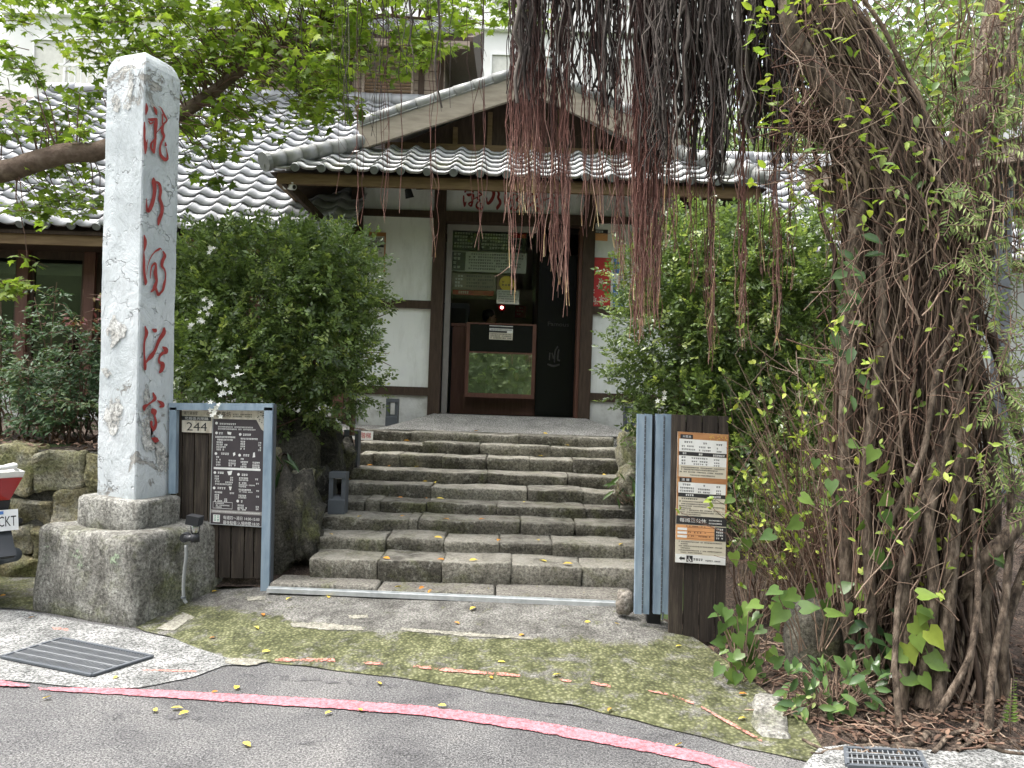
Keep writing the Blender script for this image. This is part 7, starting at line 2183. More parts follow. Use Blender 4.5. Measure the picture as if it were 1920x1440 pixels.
# ================================================================== BANYAN
def banyan():
    base = W(1725, 1290, 4.35)
    t = thing('banyan_tree', 'huge banyan with hanging root curtains and root-wrapped trunk', 'tree', (base[0], 4.45, 0.1))
    TY = 4.6
    tp = [(1735, 1330, 4.5), (1725, 1180, 4.55), (1712, 1000, 4.6), (1704, 820, 4.6), (1704, 640, 4.6), (1708, 500, 4.6), (1690, 390, 4.6), (1650, 270, 4.62), (1590, 140, 4.66), (1520, 10, 4.7), (1430, -150, 4.8), (1330, -330, 4.9)]
    tr = [0.34, 0.28, 0.245, 0.225, 0.225, 0.25, 0.25, 0.2, 0.165, 0.14, 0.12, 0.1]
    C = catmull([tuple(W(*p)) + (r_,) for p, r_ in zip(tp, tr)], 6)
    P0, R0 = C[:, :3], C[:, 3]
    ns = 40
    V, Q = tube_arrays(P0, R0, ns)
    V = V.reshape(len(P0), ns, 3)
    for i in range(len(P0)):
        for j in range(ns):
            d = V[i, j] - P0[i]
            a = 2 * pi * j / ns
            k = 1 + 0.12 * sin(5 * a + 0.3 * i + 2 * nz(i * 0.15, 3)) + 0.1 * nz(cos(a) * 2.5, sin(a) * 2.5, i * 0.22) + 0.07 * nz(cos(a) * 7, sin(a) * 7, i * 0.15)
            V[i, j] = P0[i] + d * k
    npobj('trunk', V.reshape(-1, 3), [Q], 'banyan_bark', t, smooth=True)
    def limb(pts, rad, name='limb', mat='banyan_bark', sides=12, wobble=0.02, per=5):
        c = catmull([tuple(W(*p)) + (r_,) for p, r_ in zip(pts, rad)], per)
        q = c[:, :3] + wob(len(c), wobble, max(3, len(c) // 4))
        Tubes().add(q, np.maximum(c[:, 3], 0.004), sides).obj(name, mat, t)
        return q
    limb([(1725, 470, 4.65), (1775, 350, 4.7), (1825, 220, 4.75), (1860, 60, 4.8), (1885, -120, 4.9), (1900, -300, 5)], [0.14, 0.11, 0.085, 0.07, 0.06, 0.05])
    limb([(1660, 300, 4.5), (1560, 190, 4.45), (1490, 60, 4.4), (1470, -20, 4.4), (1440, -160, 4.4)], [0.1, 0.065, 0.05, 0.045, 0.04])
    limb([(1640, 290, 4.75), (1540, 240, 4.9), (1450, 190, 5.0), (1380, 90, 5.1), (1330, -20, 5.15), (1290, -160, 5.2)], [0.1, 0.085, 0.075, 0.07, 0.065, 0.06])
    over = limb([(1520, 10, 4.7), (1420, -90, 4.9), (1280, -130, 5.0), (1120, -140, 5.2), (950, -150, 5.5), (800, -140, 5.8), (640, -130, 6.1), (520, -150, 6.3)], [0.15, 0.14, 0.12, 0.1, 0.085, 0.07, 0.05, 0.03])
    limb([(1280, -130, 5.0), (1150, -60, 5.0), (1050, -20, 5.1), (985, -60, 5.2)], [0.06, 0.045, 0.03, 0.02], sides=8)
    limb([(1790, 640, 4.4), (1840, 480, 4.3), (1850, 350, 4.3), (1870, 200, 4.3), (1900, 40, 4.4)], [0.05, 0.045, 0.04, 0.03, 0.02], sides=8)
    # buttress and prop roots, thick
    props = [([(1600, 1300, 4.45), (1598, 1100, 4.4), (1590, 850, 4.4), (1596, 600, 4.4), (1610, 420, 4.45), (1635, 300, 4.5)], .055),
             ([(1625, 1310, 4.3), (1640, 1120, 4.25), (1632, 900, 4.28), (1640, 650, 4.3), (1655, 440, 4.35)], .04),
             ([(1700, 1350, 4.05), (1690, 1200, 4.12), (1696, 1050, 4.15), (1760, 860, 4.2), (1772, 760, 4.25), (1755, 680, 4.3)], .036),
             ([(1745, 1380, 4.0), (1775, 1180, 4.1), (1792, 1000, 4.15), (1805, 830, 4.2), (1790, 700, 4.3), (1760, 560, 4.35)], .05),
             ([(1720, 1330, 4.05), (1735, 1100, 4.12), (1740, 960, 4.15), (1775, 820, 4.2)], .04),
             ([(1860, 1300, 4.2), (1840, 1150, 4.25), (1870, 1000, 4.3), (1850, 760, 4.4), (1800, 560, 4.5), (1750, 430, 4.6)], .05),
             ([(1905, 1330, 4.1), (1880, 1180, 4.2), (1925, 980, 4.3), (1900, 800, 4.4), (1850, 640, 4.5), (1770, 480, 4.6)], .035),
             ([(1690, 1395, 3.88), (1692, 1250, 4.0), (1694, 1130, 4.05), (1700, 1000, 4.1), (1740, 880, 4.18)], .02),
             ([(1740, 1180, 4.5), (1790, 1120, 4.25), (1850, 1060, 4.1), (1900, 1000, 4.1), (1960, 920, 4.2)], .05),
             ([(1660, 1010, 4.2), (1720, 850, 4.1), (1760, 700, 4.15), (1790, 600, 4.2), (1840, 480, 4.25)], .02),
             ([(1555, 1230, 4.6), (1560, 1000, 4.6), (1575, 760, 4.6), (1590, 560, 4.55)], .03),
             ([(1770, 1340, 3.95), (1810, 1230, 4.0), (1830, 1100, 4.05), (1815, 900, 4.25), (1780, 720, 4.42), (1750, 560, 4.5)], .02), ([(1840, 1400, 3.85), (1850, 1250, 3.98), (1880, 1120, 4.05), (1890, 900, 4.15), (1840, 700, 4.35), (1780, 560, 4.5)], .025)]
    for pts, r_ in props:
        r_ *= 0.78
        limb(pts, [r_ * 1.15] + [r_] * (len(pts) - 2) + [r_ * 0.7], 'prop_root', 'banyan_bark', 9, 0.022, 5)
    # roots creeping over the ground
    for a, b, r_ in [((1700, 1380), (1560, 1330), .012), ((1715, 1385), (1500, 1380), .012), ((1760, 1370), (1640, 1412), .02), ((1850, 1300), (1760, 1400), .018), ((1690, 1330), (1590, 1290), .014), ((1800, 1370), (1900, 1405), .015), ((1560, 1340), (1445, 1300), .012), ((1600, 1390), (1520, 1400), .008), ((1890, 1320), (1820, 1400), .014)]:
        n = 12
        pts = []
        for s in np.linspace(0, 1, n):
            px, py = lerp(A(a), A(b), s)
            g = G(px, py, 0.08)
            pts.append(g)
        pts = A(pts) + wob(n, 0.03, 5)
        for q in pts: q[2] = float(bed_z(q[0], q[1])) + 0.018 + 0.01 * nz(q[0], q[1], 0, 9)
        Tubes().add(pts, np.linspace(r_, r_ * 0.6, n), 7).obj('surface_root', 'banyan_bark', t)
    # roots clinging to the trunk
    tb = Tubes()
    m = len(P0)
    for k in range(860):
        i0 = int(rng.integers(0, 16)); i1 = int(min(m - 1, i0 + rng.integers(14, 48)))
        ang = rng.normal(-pi / 2, 1.15)
        drift = rng.normal(0, 0.42)
        n = max(10, (i1 - i0))
        ii = np.linspace(i0, i1, n)
        c = np.stack([np.interp(ii, np.arange(m), P0[:, q]) for q in range(3)], -1)
        r_ = np.interp(ii, np.arange(m), R0)
        aa = ang + drift * np.linspace(-1, 1, n) + wob(n, 0.17, max(3, n // 4))[:, 0]
        off = r_ * (1.05 + 0.05 * rng.random()) + 0.012 + np.abs(rng.normal(0, 0.045))
        pts = c + np.stack([np.cos(aa) * off, np.sin(aa) * off, np.zeros(n)], -1) + wob(n, 0.012, n // 2)
        rad = rng.choice([0.0022, 0.0038, 0.006, 0.01, 0.016], p=[.36, .3, .19, .11, .04])
        tb.add(pts, rad * np.linspace(1, 0.8, n), 5, np.clip(rng.normal(0.38, 0.3), 0, 1))
    tag(tb.obj('clinging_roots', 'trunk_root', t), kind='stuff')
    # curtain roots hanging from the limbs
    def bundle(cx, y0, y1, w0, w1, n, Y, dark, spread=0.09, rmin=0.002, rmax=0.0045, name=None):
        tb = Tubes()
        ytop = y0
        if not dark: y0 = -125
        for k in range(n if dark else int(n * 0.85)):
            u = np.clip(rng.normal(0, 0.5), -1.3, 1.3)
            ye = y1 - abs(rng.normal(0, 0.3)) * (y1 - max(ytop, 0)) * (0.95 if k > 2 else 0.1)
            ys_ = y0 + rng.uniform(-15, 25)
            ye = max(ye, ys_ + 60)
            nn = max(9, int((ye - ys_) / 17))
            s = np.linspace(0, 1, nn)
            px = cx + u * lerp(w0, w1, s)
            py = lerp(ys_, ye, s)
            dY = rng.normal(0, spread)
            pts = A([W(a, b, Y + dY) for a, b in zip(px, py)])
            pts += (wob(nn, 0.009 if not dark else 0.02, max(3, nn // 2)) + wob(nn, 0.016, max(3, nn // 5))) * np.minimum(1, s * 4)[:, None]
            pts[:, 0] += 0.012 * np.sin(s * rng.uniform(4, 12) + rng.uniform(0, 6)) * s
            rr = rng.uniform(rmin, rmax)
            if dark:
                tone = np.full(nn, np.clip(rng.normal(0.42, 0.25), 0, 1))
                if rng.random() < 0.12: rr *= 2.3
            else:
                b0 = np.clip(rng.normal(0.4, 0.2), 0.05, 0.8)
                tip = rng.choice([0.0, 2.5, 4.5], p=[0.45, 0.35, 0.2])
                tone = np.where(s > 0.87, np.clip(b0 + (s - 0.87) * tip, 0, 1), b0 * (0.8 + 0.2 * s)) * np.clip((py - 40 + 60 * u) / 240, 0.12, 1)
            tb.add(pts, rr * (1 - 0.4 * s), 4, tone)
            for _ in range(int(rng.integers(0, 4)) if not dark else int(rng.random() < 0.5)):   # side rootlets
                i = int(nn * rng.uniform(0.35, 0.92))
                nf = 6
                d = A([rng.normal(0, 0.04), rng.normal(0, 0.03), -rng.uniform(0.04, 0.17)])
                fp = A([pts[i] + d * q for q in np.linspace(0, 1, nf)]) + wob(nf, 0.006, 3) * np.linspace(0, 1, nf)[:, None]
                tb.add(fp, rr * 0.7 * np.linspace(0.9, 0.45, nf), 4, np.clip(tone[i] + 0.12, 0, 1) if not dark else tone[0])
        o = tb.obj(name or 'aerial_root_bundle', 'dark_root' if dark else 'aerial_root', t)
        return o
    for a in [(1228, -130, 335, 52, 26, 95, 4.95), (1290, -130, 300, 46, 32, 70, 5.0), (1345, -130, 350, 44, 17, 95, 4.9), (1412, -130, 285, 44, 34, 75, 4.85), (1466, -100, 312, 36, 22, 60, 4.8), (1135, -130, 235, 44, 30, 36, 5.1), (1065, -130, 205, 40, 26, 28, 5.2), (985, -130, 200, 22, 26, 36, 5.3)]:
        bundle(*a, True, 0.14, 0.0035, 0.0085, 'root_curtain')
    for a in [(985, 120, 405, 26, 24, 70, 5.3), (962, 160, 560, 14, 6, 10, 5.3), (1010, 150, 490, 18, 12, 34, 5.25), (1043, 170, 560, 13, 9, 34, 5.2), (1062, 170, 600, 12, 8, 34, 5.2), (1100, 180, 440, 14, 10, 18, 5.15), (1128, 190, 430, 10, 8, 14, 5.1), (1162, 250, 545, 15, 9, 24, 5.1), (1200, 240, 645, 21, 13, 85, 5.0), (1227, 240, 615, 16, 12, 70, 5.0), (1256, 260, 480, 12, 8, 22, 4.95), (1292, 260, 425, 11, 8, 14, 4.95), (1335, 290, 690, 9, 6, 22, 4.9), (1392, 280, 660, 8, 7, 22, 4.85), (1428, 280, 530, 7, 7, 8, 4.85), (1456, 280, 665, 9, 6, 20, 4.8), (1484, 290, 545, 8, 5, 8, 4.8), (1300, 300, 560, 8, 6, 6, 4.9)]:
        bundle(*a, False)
    for a in [(645, -130, 240, 26, 16, 7, 6.0), (704, -130, 270, 14, 10, 6, 6.0), (832, -130, 210, 28, 18, 4, 5.8), (562, -140, 190, 16, 10, 3, 6.2), (1015, -130, 130, 30, 20, 12, 5.4), (770, -130, 150, 30, 16, 3, 5.9)]:
        bundle(*a, True, 0.12, 0.0025, 0.0045, 'hanging_vine')
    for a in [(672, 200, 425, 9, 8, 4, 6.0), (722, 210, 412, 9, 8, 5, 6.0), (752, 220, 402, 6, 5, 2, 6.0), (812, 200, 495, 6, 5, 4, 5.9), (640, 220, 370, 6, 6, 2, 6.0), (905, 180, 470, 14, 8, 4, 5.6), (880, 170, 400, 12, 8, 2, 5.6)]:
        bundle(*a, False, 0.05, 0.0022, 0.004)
    # fine tangled twigs around the trunk fork and on its right side
    tw = Tubes()
    for k in range(760):
        px, py = rng.uniform(1470, 1920), rng.uniform(-40, 900)
        if px < 1560 and py > 260: py *= 0.4
        Y = rng.uniform(4.15, 4.75)
        p = W(px, py, Y)
        d = unit(A([rng.normal(0, 0.6), rng.normal(0, 0.25), rng.normal(-0.2, 0.9)])) * rng.uniform(0.2, 0.6)
        n = 8
        pts = A([p + d * s for s in np.linspace(-0.5, 0.5, n)]) + wob(n, 0.03, 4)
        tw.add(pts, np.linspace(0.004, 0.0018, n) * rng.uniform(0.6, 1.3), 4, rng.random())
    for k in range(70):                              # hanging strands at the right edge
        px = rng.uniform(1790, 1990); y0 = rng.uniform(-100, 300)
        n = 16
        pts = A([W(px + 6 * sin(i * 0.5), y0 + i * rng.uniform(16, 24), rng.uniform(4.2, 4.25)) for i in range(n)]) + wob(n, 0.02, 6)
        tw.add(pts, 0.0035 * rng.uniform(0.7, 1.5), 4, rng.random())
    tag(tw.obj('tangled_twigs', 'twig', t), kind='stuff')
    # leaves on the tree: sparse within the frame, a crown above it
    P = []
    for _ in range(120):
        P.append(W(rng.uniform(1400, 1920), rng.uniform(-60, 430), rng.uniform(4.1, 4.9)))
    crown = [W(rng.uniform(700, 2300), rng.uniform(-900, -250), rng.uniform(4.3, 7.0)) for _ in range(420)]
    PP, DD, NN, RR = [], [], [], []
    for c in P + crown:
        for q in range(int(rng.integers(3, 7)) if len(PP) < 500 else 9):
            a = rng.uniform(0, 2 * pi)
            PP.append(c + rng.normal(size=3) * 0.04 * (1 if len(PP) < 500 else 2.5)); DD.append(A([cos(a), sin(a), rng.normal(0.1, 0.4)])); NN.append(A([0, -0.2, 1]) + rng.normal(size=3) * 0.5); RR.append(np.clip(rng.normal(0.5, 0.25), 0, 1))
    L = rng.uniform(0.05, 0.085, len(PP))
    leaves('crown', 'oval', A(PP), A(DD), A(NN), L, L * 0.5, A(RR), 'shrub_leaf', t)
    return P0, R0
BP, BR = banyan()

# ================================================================== TWIGGY SHRUBS in front of the trunk
def twiggy(base, label, n, fan, hmin, hmax, leafn, lean=-0.25):
    t = thing('twiggy_shrub', label, 'shrub', base, 'leggy shrubs under the banyan')
    tb = Tubes(); P, D, Nn, L, R = [], [], [], [], []
    for k in range(n):
        b = A(base) + rng.normal(size=3) * A([0.1, 0.09, 0.0])
        h = rng.uniform(hmin, hmax)
        d = unit(A([rng.normal(lean, fan), rng.normal(-0.1, 0.25), 1.0]))
        m = 10
        pts = A([b + d * h * s + A([0, 0, -0.05 * h]) * s * s for s in np.linspace(0, 1, m)]) + wob(m, 0.035, 5)
        tone = rng.random()
        r_ = rng.choice([0.0035, 0.005, 0.0075], p=[.5, .35, .15])
        tb.add(pts, np.linspace(r_, r_ * 0.4, m), 5, tone)
        ends = [(pts[-1], d)]
        for q in range(int(rng.integers(3, 7))):
            i = int(rng.integers(3, m))
            d2 = unit(d * 0.7 + rng.normal(size=3) * A([0.55, 0.35, 0.4]) + A([0, 0, 0.15]))
            ln = rng.uniform(0.1, 0.36)
            p2 = A([pts[i] + d2 * ln * s for s in np.linspace(0, 1, 6)]) + wob(6, 0.012, 3) * np.linspace(0, 1, 6)[:, None]
            tb.add(p2, np.linspace(r_ * 0.55, 0.0014, 6), 4, tone)
            ends.append((p2[-1], d2))
        for (e, d3) in ends:
            if rng.random() < leafn:
                for q in range(int(rng.integers(2, 5))):
                    P.append(e + rng.normal(size=3) * 0.008); D.append(d3 * 0.7 + rng.normal(size=3) * 0.7 + A([0, 0, 0.2])); Nn.append(A([0, -0.6, 0.8]) + rng.normal(size=3) * 0.5)
                    L.append(rng.uniform(0.028, 0.06)); R.append(np.clip(rng.normal(0.6, 0.25), 0, 1))
    tb.obj('twig', 'twig', t)
    L = A(L)
    leaves('foliage', 'oval', A(P), A(D), A(Nn), L, L * 0.55, A(R), 'shrub_leaf', t)
def bedbase(px, py, Y):
    p = W(px, py, Y); p[2] = float(bed_z(p[0], p[1])); return p
twiggy(bedbase(1580, 1110, 4.85), 'leggy twiggy shrub with yellow-green tips before the banyan trunk', 100, 0.24, 0.7, 2.05, 0.28, -0.1)
twiggy(bedbase(1490, 1090, 5.1), 'leggy twiggy shrub between the price board fence and the banyan', 44, 0.17, 0.5, 1.4, 0.4, 0.02)
twiggy(bedbase(1645, 1130, 4.5), 'leggy twiggy shrub growing against the banyan roots', 84, 0.26, 0.6, 2.1, 0.2, 0.0)
twiggy(bedbase(1425, 1060, 5.3), 'small twiggy shrub behind the price board fence', 26, 0.16, 0.4, 0.95, 0.45, 0.02)

def rootlets():
    tb = Tubes()
    for k in range(420):
        x, y = bedpt()
        a = rng.uniform(0, 2 * pi); ln = rng.uniform(0.06, 0.3); n = 7
        pts = A([(x + cos(a) * ln * s, y + sin(a) * ln * s, 0) for s in np.linspace(0, 1, n)]) + wob(n, 0.02, 4)
        for q in pts: q[2] = float(bed_z(q[0], q[1])) + 0.02 + 0.012 * rng.random()
        tb.add(pts, rng.uniform(0.0015, 0.0045), 4, rng.random())
    tag(tb.obj('fallen_twigs', 'twig', None), 'thin fallen twigs and rootlets on the soil under the banyan', 'twigs', kind='stuff')
rootlets()
# ================================================================== HEART-LEAVED CLIMBERS AND GROUND PLANTS
def heart_plant(label, spots, Y0, size=(0.06, 0.1), mat='heart_leaf', kind='heart', tones=(0.25, 0.7), name='heart_leaf_plant', root=None, Yj=0.12, face=0.75, ratio=0.95):
    pts = [W(x, y, Y0 + rng.uniform(-Yj, Yj)) for x, y in spots]
    rt_ = A(root) if root is not None else A(pts).mean(axis=0)
    if root is None: rt_[2] = float(bed_z(rt_[0], rt_[1]))
    t = thing(name, label, 'plant', rt_)
    tb = Tubes(); P, D, Nn, R = [], [], [], []
    for p in pts:
        st = p + A([rng.normal(0, 0.04), 0.05, -0.06])
        tb.add([lerp(rt_, st, 0.4) + rng.normal(size=3) * 0.02, lerp(rt_, st, 0.75) + A([0, 0, 0.02]), st, p], [0.004, 0.0035, 0.003, 0.002], 4, 0.7)
        a = rng.normal(-pi / 2, 1.0)
        d = A([cos(a) * 0.8, -0.25, sin(a) * 0.7])
        P.append(p); D.append(d); Nn.append(A([0, -face, 0.55]) + rng.normal(size=3) * 0.28); R.append(np.clip(rng.uniform(*tones), 0, 1))
    L = rng.uniform(*size, len(P))
    for k in range(len(P)):
        leaves('leaf', kind, A([P[k]]), A([D[k]]), A([Nn[k]]), L[k:k + 1], L[k:k + 1] * ratio, A([R[k]]), mat, t)
    tb.obj('stem', 'twig', t)
def scatter(x0, x1, y0, y1, n):
    out = []
    tries = 0
    while len(out) < n and tries < 4000:
        tries += 1
        q = (rng.uniform(x0, x1), rng.uniform(y0, y1))
        if all((q[0] - a) ** 2 + ((q[1] - b) * 1.2) ** 2 > 15 ** 2 for a, b in out): out.append(q)
    return out
heart_plant('round-leaved green ground plant at the foot of the price board fence', scatter(1345, 1455, 1130, 1275, 44), 4.45, (0.055, 0.09))
heart_plant('heart-leaved creeper hanging over the upright boulder', [(1495, 1112), (1485, 1125), (1500, 1140), (1462, 1105), (1545, 1125), (1575, 1105), (1590, 1130), (1525, 1100), (1560, 1095), (1605, 1110), (1470, 1140), (1548, 1150)], 4.35, (0.07, 0.125), tones=(0.35, 0.85))
heart_plant('yellow-green heart-leaved vine on a hanging root', [(1718, 1190), (1745, 1152), (1740, 1180), (1700, 1205), (1735, 1225), (1695, 1225), (1690, 1268), (1728, 1265), (1742, 1240), (1710, 1165), (1735, 1140), (1720, 1115)], 4.02, (0.085, 0.125), tones=(0.55, 1.0), root=W(1715, 1060, 4.1), Yj=0.04)
heart_plant('two pale heart leaves on a stalk beside the price board', [(1374, 1035), (1408, 1052), (1374, 932), (1400, 1010)], 4.95, (0.07, 0.1), tones=(0.5, 0.8), root=bedbase(1400, 1150, 4.95), Yj=0.02)
heart_plant('dark glossy broad-leaved plant behind the vine', scatter(1590, 1700, 1140, 1300, 36), 4.25, (0.07, 0.115), 'glossy_leaf', 'oval', (0.0, 0.6), 'broad_leaf_plant', ratio=0.5)
heart_plant('bright green broad-leaved plant in front of the upright boulder', scatter(1475, 1655, 1225, 1350, 84), 4.05, (0.065, 0.105), 'glossy_leaf', 'oval', (0.35, 1.0), 'broad_leaf_plant', ratio=0.46, face=0.5)
heart_plant('small-leaved pale sprig in the leaf litter by the kerb stone', scatter(1470, 1530, 1290, 1350, 26), 3.98, (0.03, 0.045), 'fern_leaf', 'oval', (0.4, 1.0), 'small_sprig', ratio=0.5, face=0.4)
heart_plant('climbing plant with broad leaves on the banyan trunk beside the bush', [(1590, 510), (1565, 520), (1610, 505), (1600, 530), (1580, 545), (1615, 440), (1600, 460), (1570, 470), (1600, 570), (1620, 560), (1575, 610), (1590, 605), (1560, 620), (1600, 650), (1585, 655), (1565, 680), (1605, 700), (1595, 740), (1620, 480), (1580, 490)], 4.22, (0.07, 0.125), 'glossy_leaf', 'oval', (0.3, 0.9), 'trunk_climber', root=W(1605, 620, 4.35), Yj=0.05, ratio=0.55)
heart_plant('heart-leaved creeper winding through the twiggy shrubs', [(1640, 840), (1665, 870), (1645, 895), (1670, 930), (1530, 860), (1500, 930), (1540, 940), (1590, 830), (1680, 1000), (1640, 1030), (1670, 1050), (1575, 930), (1605, 910), (1560, 900), (1500, 975), (1450, 1000), (1655, 960), (1620, 980), (1710, 950), (1860, 1030), (1868, 1050)], 4.15, (0.055, 0.1), tones=(0.15, 0.75), root=bedbase(1600, 1100, 4.3), Yj=0.12)
heart_plant('green climber with young leaves in the fork of the banyan', scatter(1650, 1830, 140, 420, 34), 4.2, (0.05, 0.09), 'heart_leaf', 'oval', (0.3, 0.9), 'fork_climber', root=W(1740, 420, 4.35), Yj=0.15, ratio=0.5)
heart_plant('single strap-leaved plant on the steps beside the gate leaf', scatter(1150, 1192, 890, 940, 14), 7.0, (0.1, 0.17), 'glossy_leaf', 'oval', (0.4, 1.0), 'strap_leaf_plant', root=W(1185, 945, 7.0), ratio=0.25, Yj=0.1, face=0.4)
heart_plant('strap-leaved plant in the shade behind the menu fence', scatter(512, 545, 840, 910, 10), 6.5, (0.12, 0.2), 'glossy_leaf', 'oval', (0.2, 0.6), 'strap_leaf_plant', root=W(522, 930, 6.6), ratio=0.18, Yj=0.05, face=0.4)
def trunk_vine():
    root = bedbase(1700, 1250, 4.05)
    t = thing('creeping_vine', 'thin creeping vine with young leaves wandering over the banyan trunk', 'vine', root)
    tb = Tubes(); P, D, Nn, L, R = [], [], [], [], []
    for k in range(95):
        px, py = rng.uniform(1590, 1870), rng.uniform(380, 1180)
        n = 12
        dx, dy = rng.normal(0, 7), -rng.uniform(8, 22)
        Y = rng.uniform(4.02, 4.22) + (0.1 if py < 500 else 0)
        pts = A([W(px + dx * i + 5 * sin(i + k), py + dy * i, Y) for i in range(n)]) + wob(n, 0.02, 5)
        tb.add(pts, np.linspace(0.004, 0.0016, n) * rng.uniform(0.7, 1.3), 4, rng.uniform(0.3, 1.0))
        if rng.random() < 0.6:
            for i in rng.integers(4, n, int(rng.integers(2, 6))):
                P.append(pts[i]); D.append(rng.normal(size=3) * A([1, 0.5, 0.7]) + A([0, -0.3, 0.1])); Nn.append(A([0, -0.7, 0.7]) + rng.normal(size=3) * 0.4); L.append(rng.uniform(0.03, 0.062)); R.append(np.clip(rng.normal(0.5, 0.25), 0, 1))
    tb.obj('stem', 'twig', t)
    L = A(L)
    leaves('foliage', 'oval', A(P), A(D), A(Nn), L, L * 0.52, A(R), 'shrub_leaf', t)
trunk_vine()
# climbing fern curtain at the right edge
def climbing_fern(label, regs, Y, root):
    t = thing('climbing_fern', label, 'fern', root)
    tb = Tubes(); P, D, Nn, L, R = [], [], [], [], []
    for (x0, x1, y0, y1, n) in regs:
        for _ in range(n):
            c = W(rng.uniform(x0, x1), rng.uniform(y0, y1), Y + rng.uniform(-0.15, 0.15))
            d = unit(A([rng.normal(0, 0.8), -0.3, rng.normal(-0.5, 0.5)]))
            ln = rng.uniform(0.07, 0.15)
            tb.add([c, c + d * ln * 0.5, c + d * ln], 0.002, 4, 0.7)
            s = unit(np.cross(d, A([0, -1, 0.3])))
            base = rng.random()
            for q in range(9):
                f = 0.15 + 0.85 * q / 8
                P.append(c + d * ln * f); D.append(d * 0.5 + s * (1 if q % 2 else -1) + A([0, 0, -0.25])); Nn.append(A([0, -1, 0.5]) + rng.normal(size=3) * 0.3)
                L.append(rng.uniform(0.03, 0.055)); R.append(np.clip(base + rng.normal(0, 0.1), 0, 1))
    L = A(L)
    leaves('foliage', 'diamond', A(P), A(D), A(Nn), L, L * 0.26, A(R), 'fern_leaf', t)
    tb.obj('stem', 'twig', t)
climbing_fern('pale feathery climbing fern hanging over the banyan roots', [(1850, 1960, 690, 980, 90), (1780, 1960, 330, 520, 60), (1860, 1960, 480, 700, 34), (1830, 1930, 20, 300, 24)], 4.1, W(1900, 900, 4.3))
def sword_fern():
    b = bedbase(1895, 1370, 3.9)
    t = thing('sword_fern', 'small upright sword fern frond beside the banyan roots', 'fern', b)
    a, c = W(1893, 1352, 3.85), W(1897, 1272, 3.85)
    P, D, Nn = [], [], []
    for q in range(15):
        f = q / 14
        for s in (-1, 1):
            P.append(lerp(a, c, f) + A([0.02 * f * f, 0, 0])); D.append(A([s, -0.25, 0.35 + rng.normal(0, 0.15)])); Nn.append((0.2 * s, -1, 0.3))
    L = A([0.046 * (1.05 - 0.85 * f) for f in np.repeat(np.linspace(0, 1, 15), 2)])
    leaves('frond', 'diamond', A(P), A(D), A(Nn), L, L * 0.32, np.full(len(P), 0.75), 'heart_leaf', t)
    Tubes().add([b, a, c], 0.003, 5, 0.8).obj('stem', 'twig', t)
sword_fern()
# ================================================================== TREES ON THE SLOPE BEHIND
def back_tree(x, y, h, rad, label, seed):
    t = thing('slope_tree', label, 'tree', (x, y, 1.0), 'trees on the slope behind')
    r = np.random.default_rng(seed)
    Tubes().add(A([(x, y, 0.9), (x + 0.1, y, h * 0.4), (x - 0.1, y, h * 0.8)]), [0.22, 0.16, 0.08], 8).obj('trunk', 'maple_bark', t)
    P, D, Nn, R = [], [], [], []
    for k in range(46):
        d = r.normal(size=3); d /= np.linalg.norm(d)
        c = A([x, y, h * 0.72]) + d * A([rad, rad, h * 0.32]) * r.uniform(0.45, 1.0)
        tone = np.clip(r.normal(0.5, 0.2), 0, 1)
        n = 85
        P.append(c + r.normal(size=(n, 3)) * A([0.5, 0.5, 0.38])); D.append(r.normal(size=(n, 3))); Nn.append(A([0, -0.3, 1]) + r.normal(size=(n, 3)) * 0.6); R.append(np.clip(tone + r.normal(0, 0.15, n), 0, 1))
    P = np.vstack(P)
    L = r.uniform(0.14, 0.28, len(P))
    leaves('crown', 'diamond', P, np.vstack(D), np.vstack(Nn), L, L * 0.5, np.concatenate(R), 'hill_leaf', t)
for i, (x, y, h, rad, lab) in enumerate([(8.0, 14.5, 10.5, 2.5, 'pale green tree rising behind the garden pavilion'), (6.3, 15.5, 9.0, 2.2, 'round leafy tree behind the pavilion corner'), (10.0, 15.5, 11.5, 2.5, 'dense tree above the pavilion roof'), (11.0, 17, 10, 2.6, 'tall spreading tree on the slope beyond the pavilion roof'), (5.2, 18, 8.0, 2.2, 'leafy tree behind the far wing roof'), (14, 20, 11, 3.0, 'broad tree farther up the slope'), (8.5, 21, 12, 2.8, 'tall light green tree above the far wing'), (2.6, 20, 7.5, 1.6, 'slim tree in front of the apartment block'), (12.5, 14, 10, 2.6, 'leafy tree just beyond the pavilion'), (7.2, 12.6, 7.6, 1.7, 'young tree between the far wing and the pavilion')]):
    back_tree(x, y, h, rad, lab, 50 + i)
for i, (x, y, h, rad, lab) in enumerate([(-8, -7, 9, 3.0, 'leafy tree across the road opposite the stone wall'), (-3, -9, 10, 3.2, 'leafy tree across the road opposite the pillar'), (2.5, -8, 9, 3.0, 'leafy tree across the road opposite the doorway'), (8, -7.5, 10, 3.2, 'leafy tree across the road opposite the banyan')]):
    back_tree(x, y, h, rad, lab, 80 + i)
# unseen ground cover, added on the bank for leafy reflections in the showcase
_n = 9000
_x, _y = rng.uniform(-14, 14, _n), rng.uniform(-18, -8.6, _n)
_P = np.stack([_x, _y, (-8.5 - _y) + rng.uniform(0.0, 0.7, _n)], -1)
_L = rng.uniform(0.16, 0.36, _n)
tag(leaves('unseen_undergrowth', 'diamond', _P, rng.normal(size=(_n, 3)), A([0, 0.5, 1]) + rng.normal(size=(_n, 3)) * 0.6, _L, _L * 0.5, rng.random(_n), 'hill_leaf', None), 'unseen leafy undergrowth added on the bank across the road', 'undergrowth', kind='stuff')
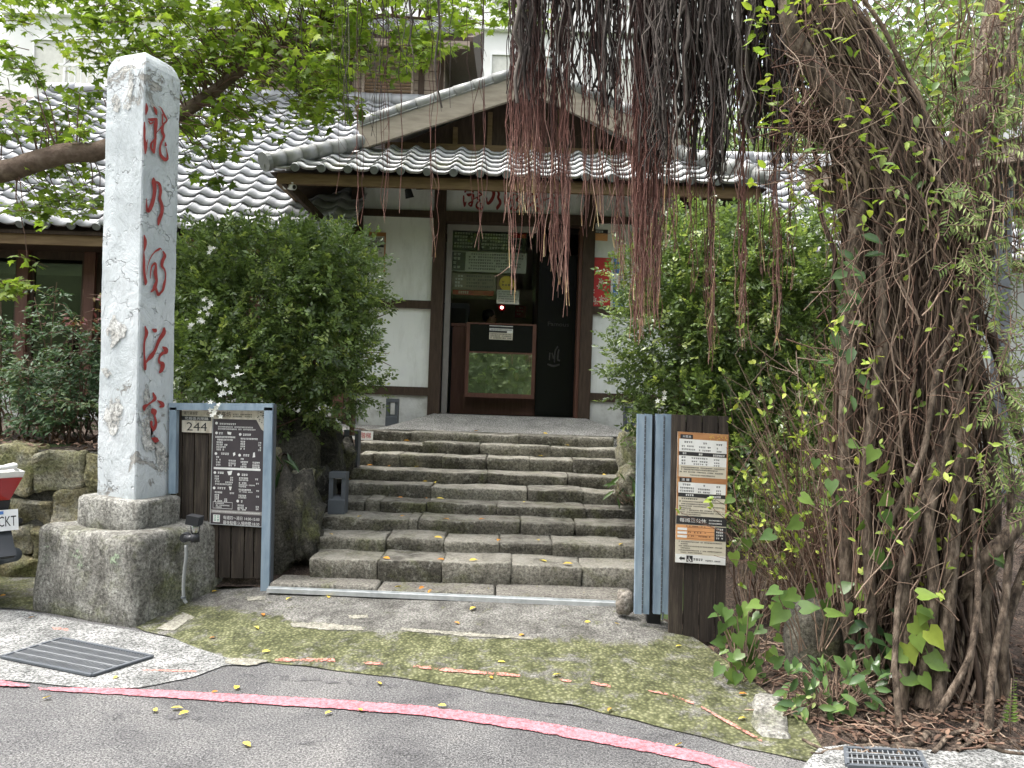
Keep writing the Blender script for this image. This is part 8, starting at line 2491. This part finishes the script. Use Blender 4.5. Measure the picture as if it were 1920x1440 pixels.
# ================================================================== FALLEN LEAVES
def fall_leaf(px, py, kind, surf, size):
    if surf == 'step':
        best = None
        for i in range(9):
            g = G(px, py, STEPZ[i] + 0.012)
            nxt = SD[i] + 0.37
            e = 0 if SD[i] <= g[1] <= nxt else min(abs(g[1] - SD[i]), abs(g[1] - nxt))
            if best is None or e < best[0]:
                g[1] = np.clip(g[1], SD[i] + 0.05, nxt - 0.03)
                best = (e, g)
        p = best[1]
    elif surf == 'slab':
        p = G(px, py, 0.195)
    else:
        zf = both
        p = G(px, py, 0.0)
        for _ in range(6):
            p = G(px, py, zf(p[0], p[1]) + 0.012)
    a = rng.uniform(0, 2 * pi)
    V, Fi, R = leaf_arrays('oval', A([p]), A([[cos(a), sin(a), 0.08]]), A([[rng.normal(0, .25), rng.normal(0, .25), 1]]), [size], [size * rng.uniform(0.45, 0.6)], [{'y': rng.uniform(.6, 1), 'o': rng.uniform(0, .3)}[kind]])
    V[:, 2] += max(0.0, (p[2] - 0.004) - V[:, 2].min())
    lab = {'road': 'on the asphalt or pale concrete', 'apron': 'on the mossy apron', 'slab': 'on the flat slabs by the track', 'step': 'on the stone steps'}[surf]
    o = npobj('fallen_leaf', V, [Fi], 'fallen_yellow', None, True, R)
    tag(o, ('yellow' if kind == 'y' else 'orange') + ' fallen leaf lying ' + lab, 'fallen leaf', ('yellow' if kind == 'y' else 'orange') + ' fallen leaves ' + lab)
for (x, y, k) in [(79, 1310, 'y'), (213, 1272, 'y'), (294, 1333, 'y'), (354, 1333, 'y'), (396, 1298, 'o'), (441, 1292, 'y'), (456, 1391, 'y'), (609, 1338, 'y'), (714, 1283, 'y'), (679, 1332, 'y'), (837, 1323, 'y'), (491, 1222, 'y'), (392, 1196, 'o'), (52, 1158, 'o'), (320, 1327, 'y'), (1605, 1426, 'y'), (1580, 1412, 'y'), (1690, 1420, 'o'), (1740, 1424, 'y')]:
    fall_leaf(x, y, k, 'road', rng.uniform(0.035, 0.062))
for (x, y, k) in [(478, 1174, 'y'), (495, 1154, 'o'), (397, 1109, 'y'), (547, 1120, 'y'), (615, 1121, 'y'), (892, 1138, 'y'), (933, 1240, 'y'), (1052, 1263, 'y'), (1146, 1327, 'o'), (1279, 1393, 'y'), (1279, 1210, 'y'), (1152, 1168, 'y'), (973, 1192, 'o'), (852, 1166, 'o'), (923, 1272, 'o'), (1096, 1166, 'y'), (11, 1115, 'o'), (1400, 1345, 'y'), (1385, 1300, 'o')]:
    fall_leaf(x, y, k, 'apron', rng.uniform(0.04, 0.07))
for (x, y, k) in [(605, 1085, 'o'), (660, 1092, 'y'), (753, 1099, 'y'), (797, 1101, 'o'), (813, 1107, 'o'), (915, 1101, 'y'), (961, 1114, 'y'), (1102, 1112, 'y'), (1147, 1112, 'y'), (1145, 1124, 'y'), (1168, 1110, 'y'), (1062, 1102, 'y'), (1010, 1100, 'y')]:
    fall_leaf(x, y, k, 'slab', rng.uniform(0.055, 0.085))
for (x, y, k) in [(717, 1047, 'o'), (832, 1052, 'o'), (880, 1051, 'y'), (1025, 1053, 'y'), (1075, 1058, 'y'), (812, 1009, 'y'), (936, 1013, 'o'), (1010, 1013, 'y'), (1168, 1019, 'y'), (608, 1007, 'y'), (676, 968, 'y'), (751, 968, 'o'), (828, 976, 'o'), (898, 974, 'o'), (755, 933, 'o'), (797, 933, 'o'), (818, 934, 'y'), (985, 940, 'y'), (804, 900, 'y'), (816, 903, 'y'), (655, 898, 'o'), (710, 867, 'o'), (737, 871, 'o'), (780, 873, 'y'), (757, 826, 'o'), (1005, 845, 'y'), (1060, 829, 'y'), (900, 805, 'o'), (1012, 807, 'y'), (1130, 890, 'y')]:
    fall_leaf(x, y, k, 'step', rng.uniform(0.05, 0.085))
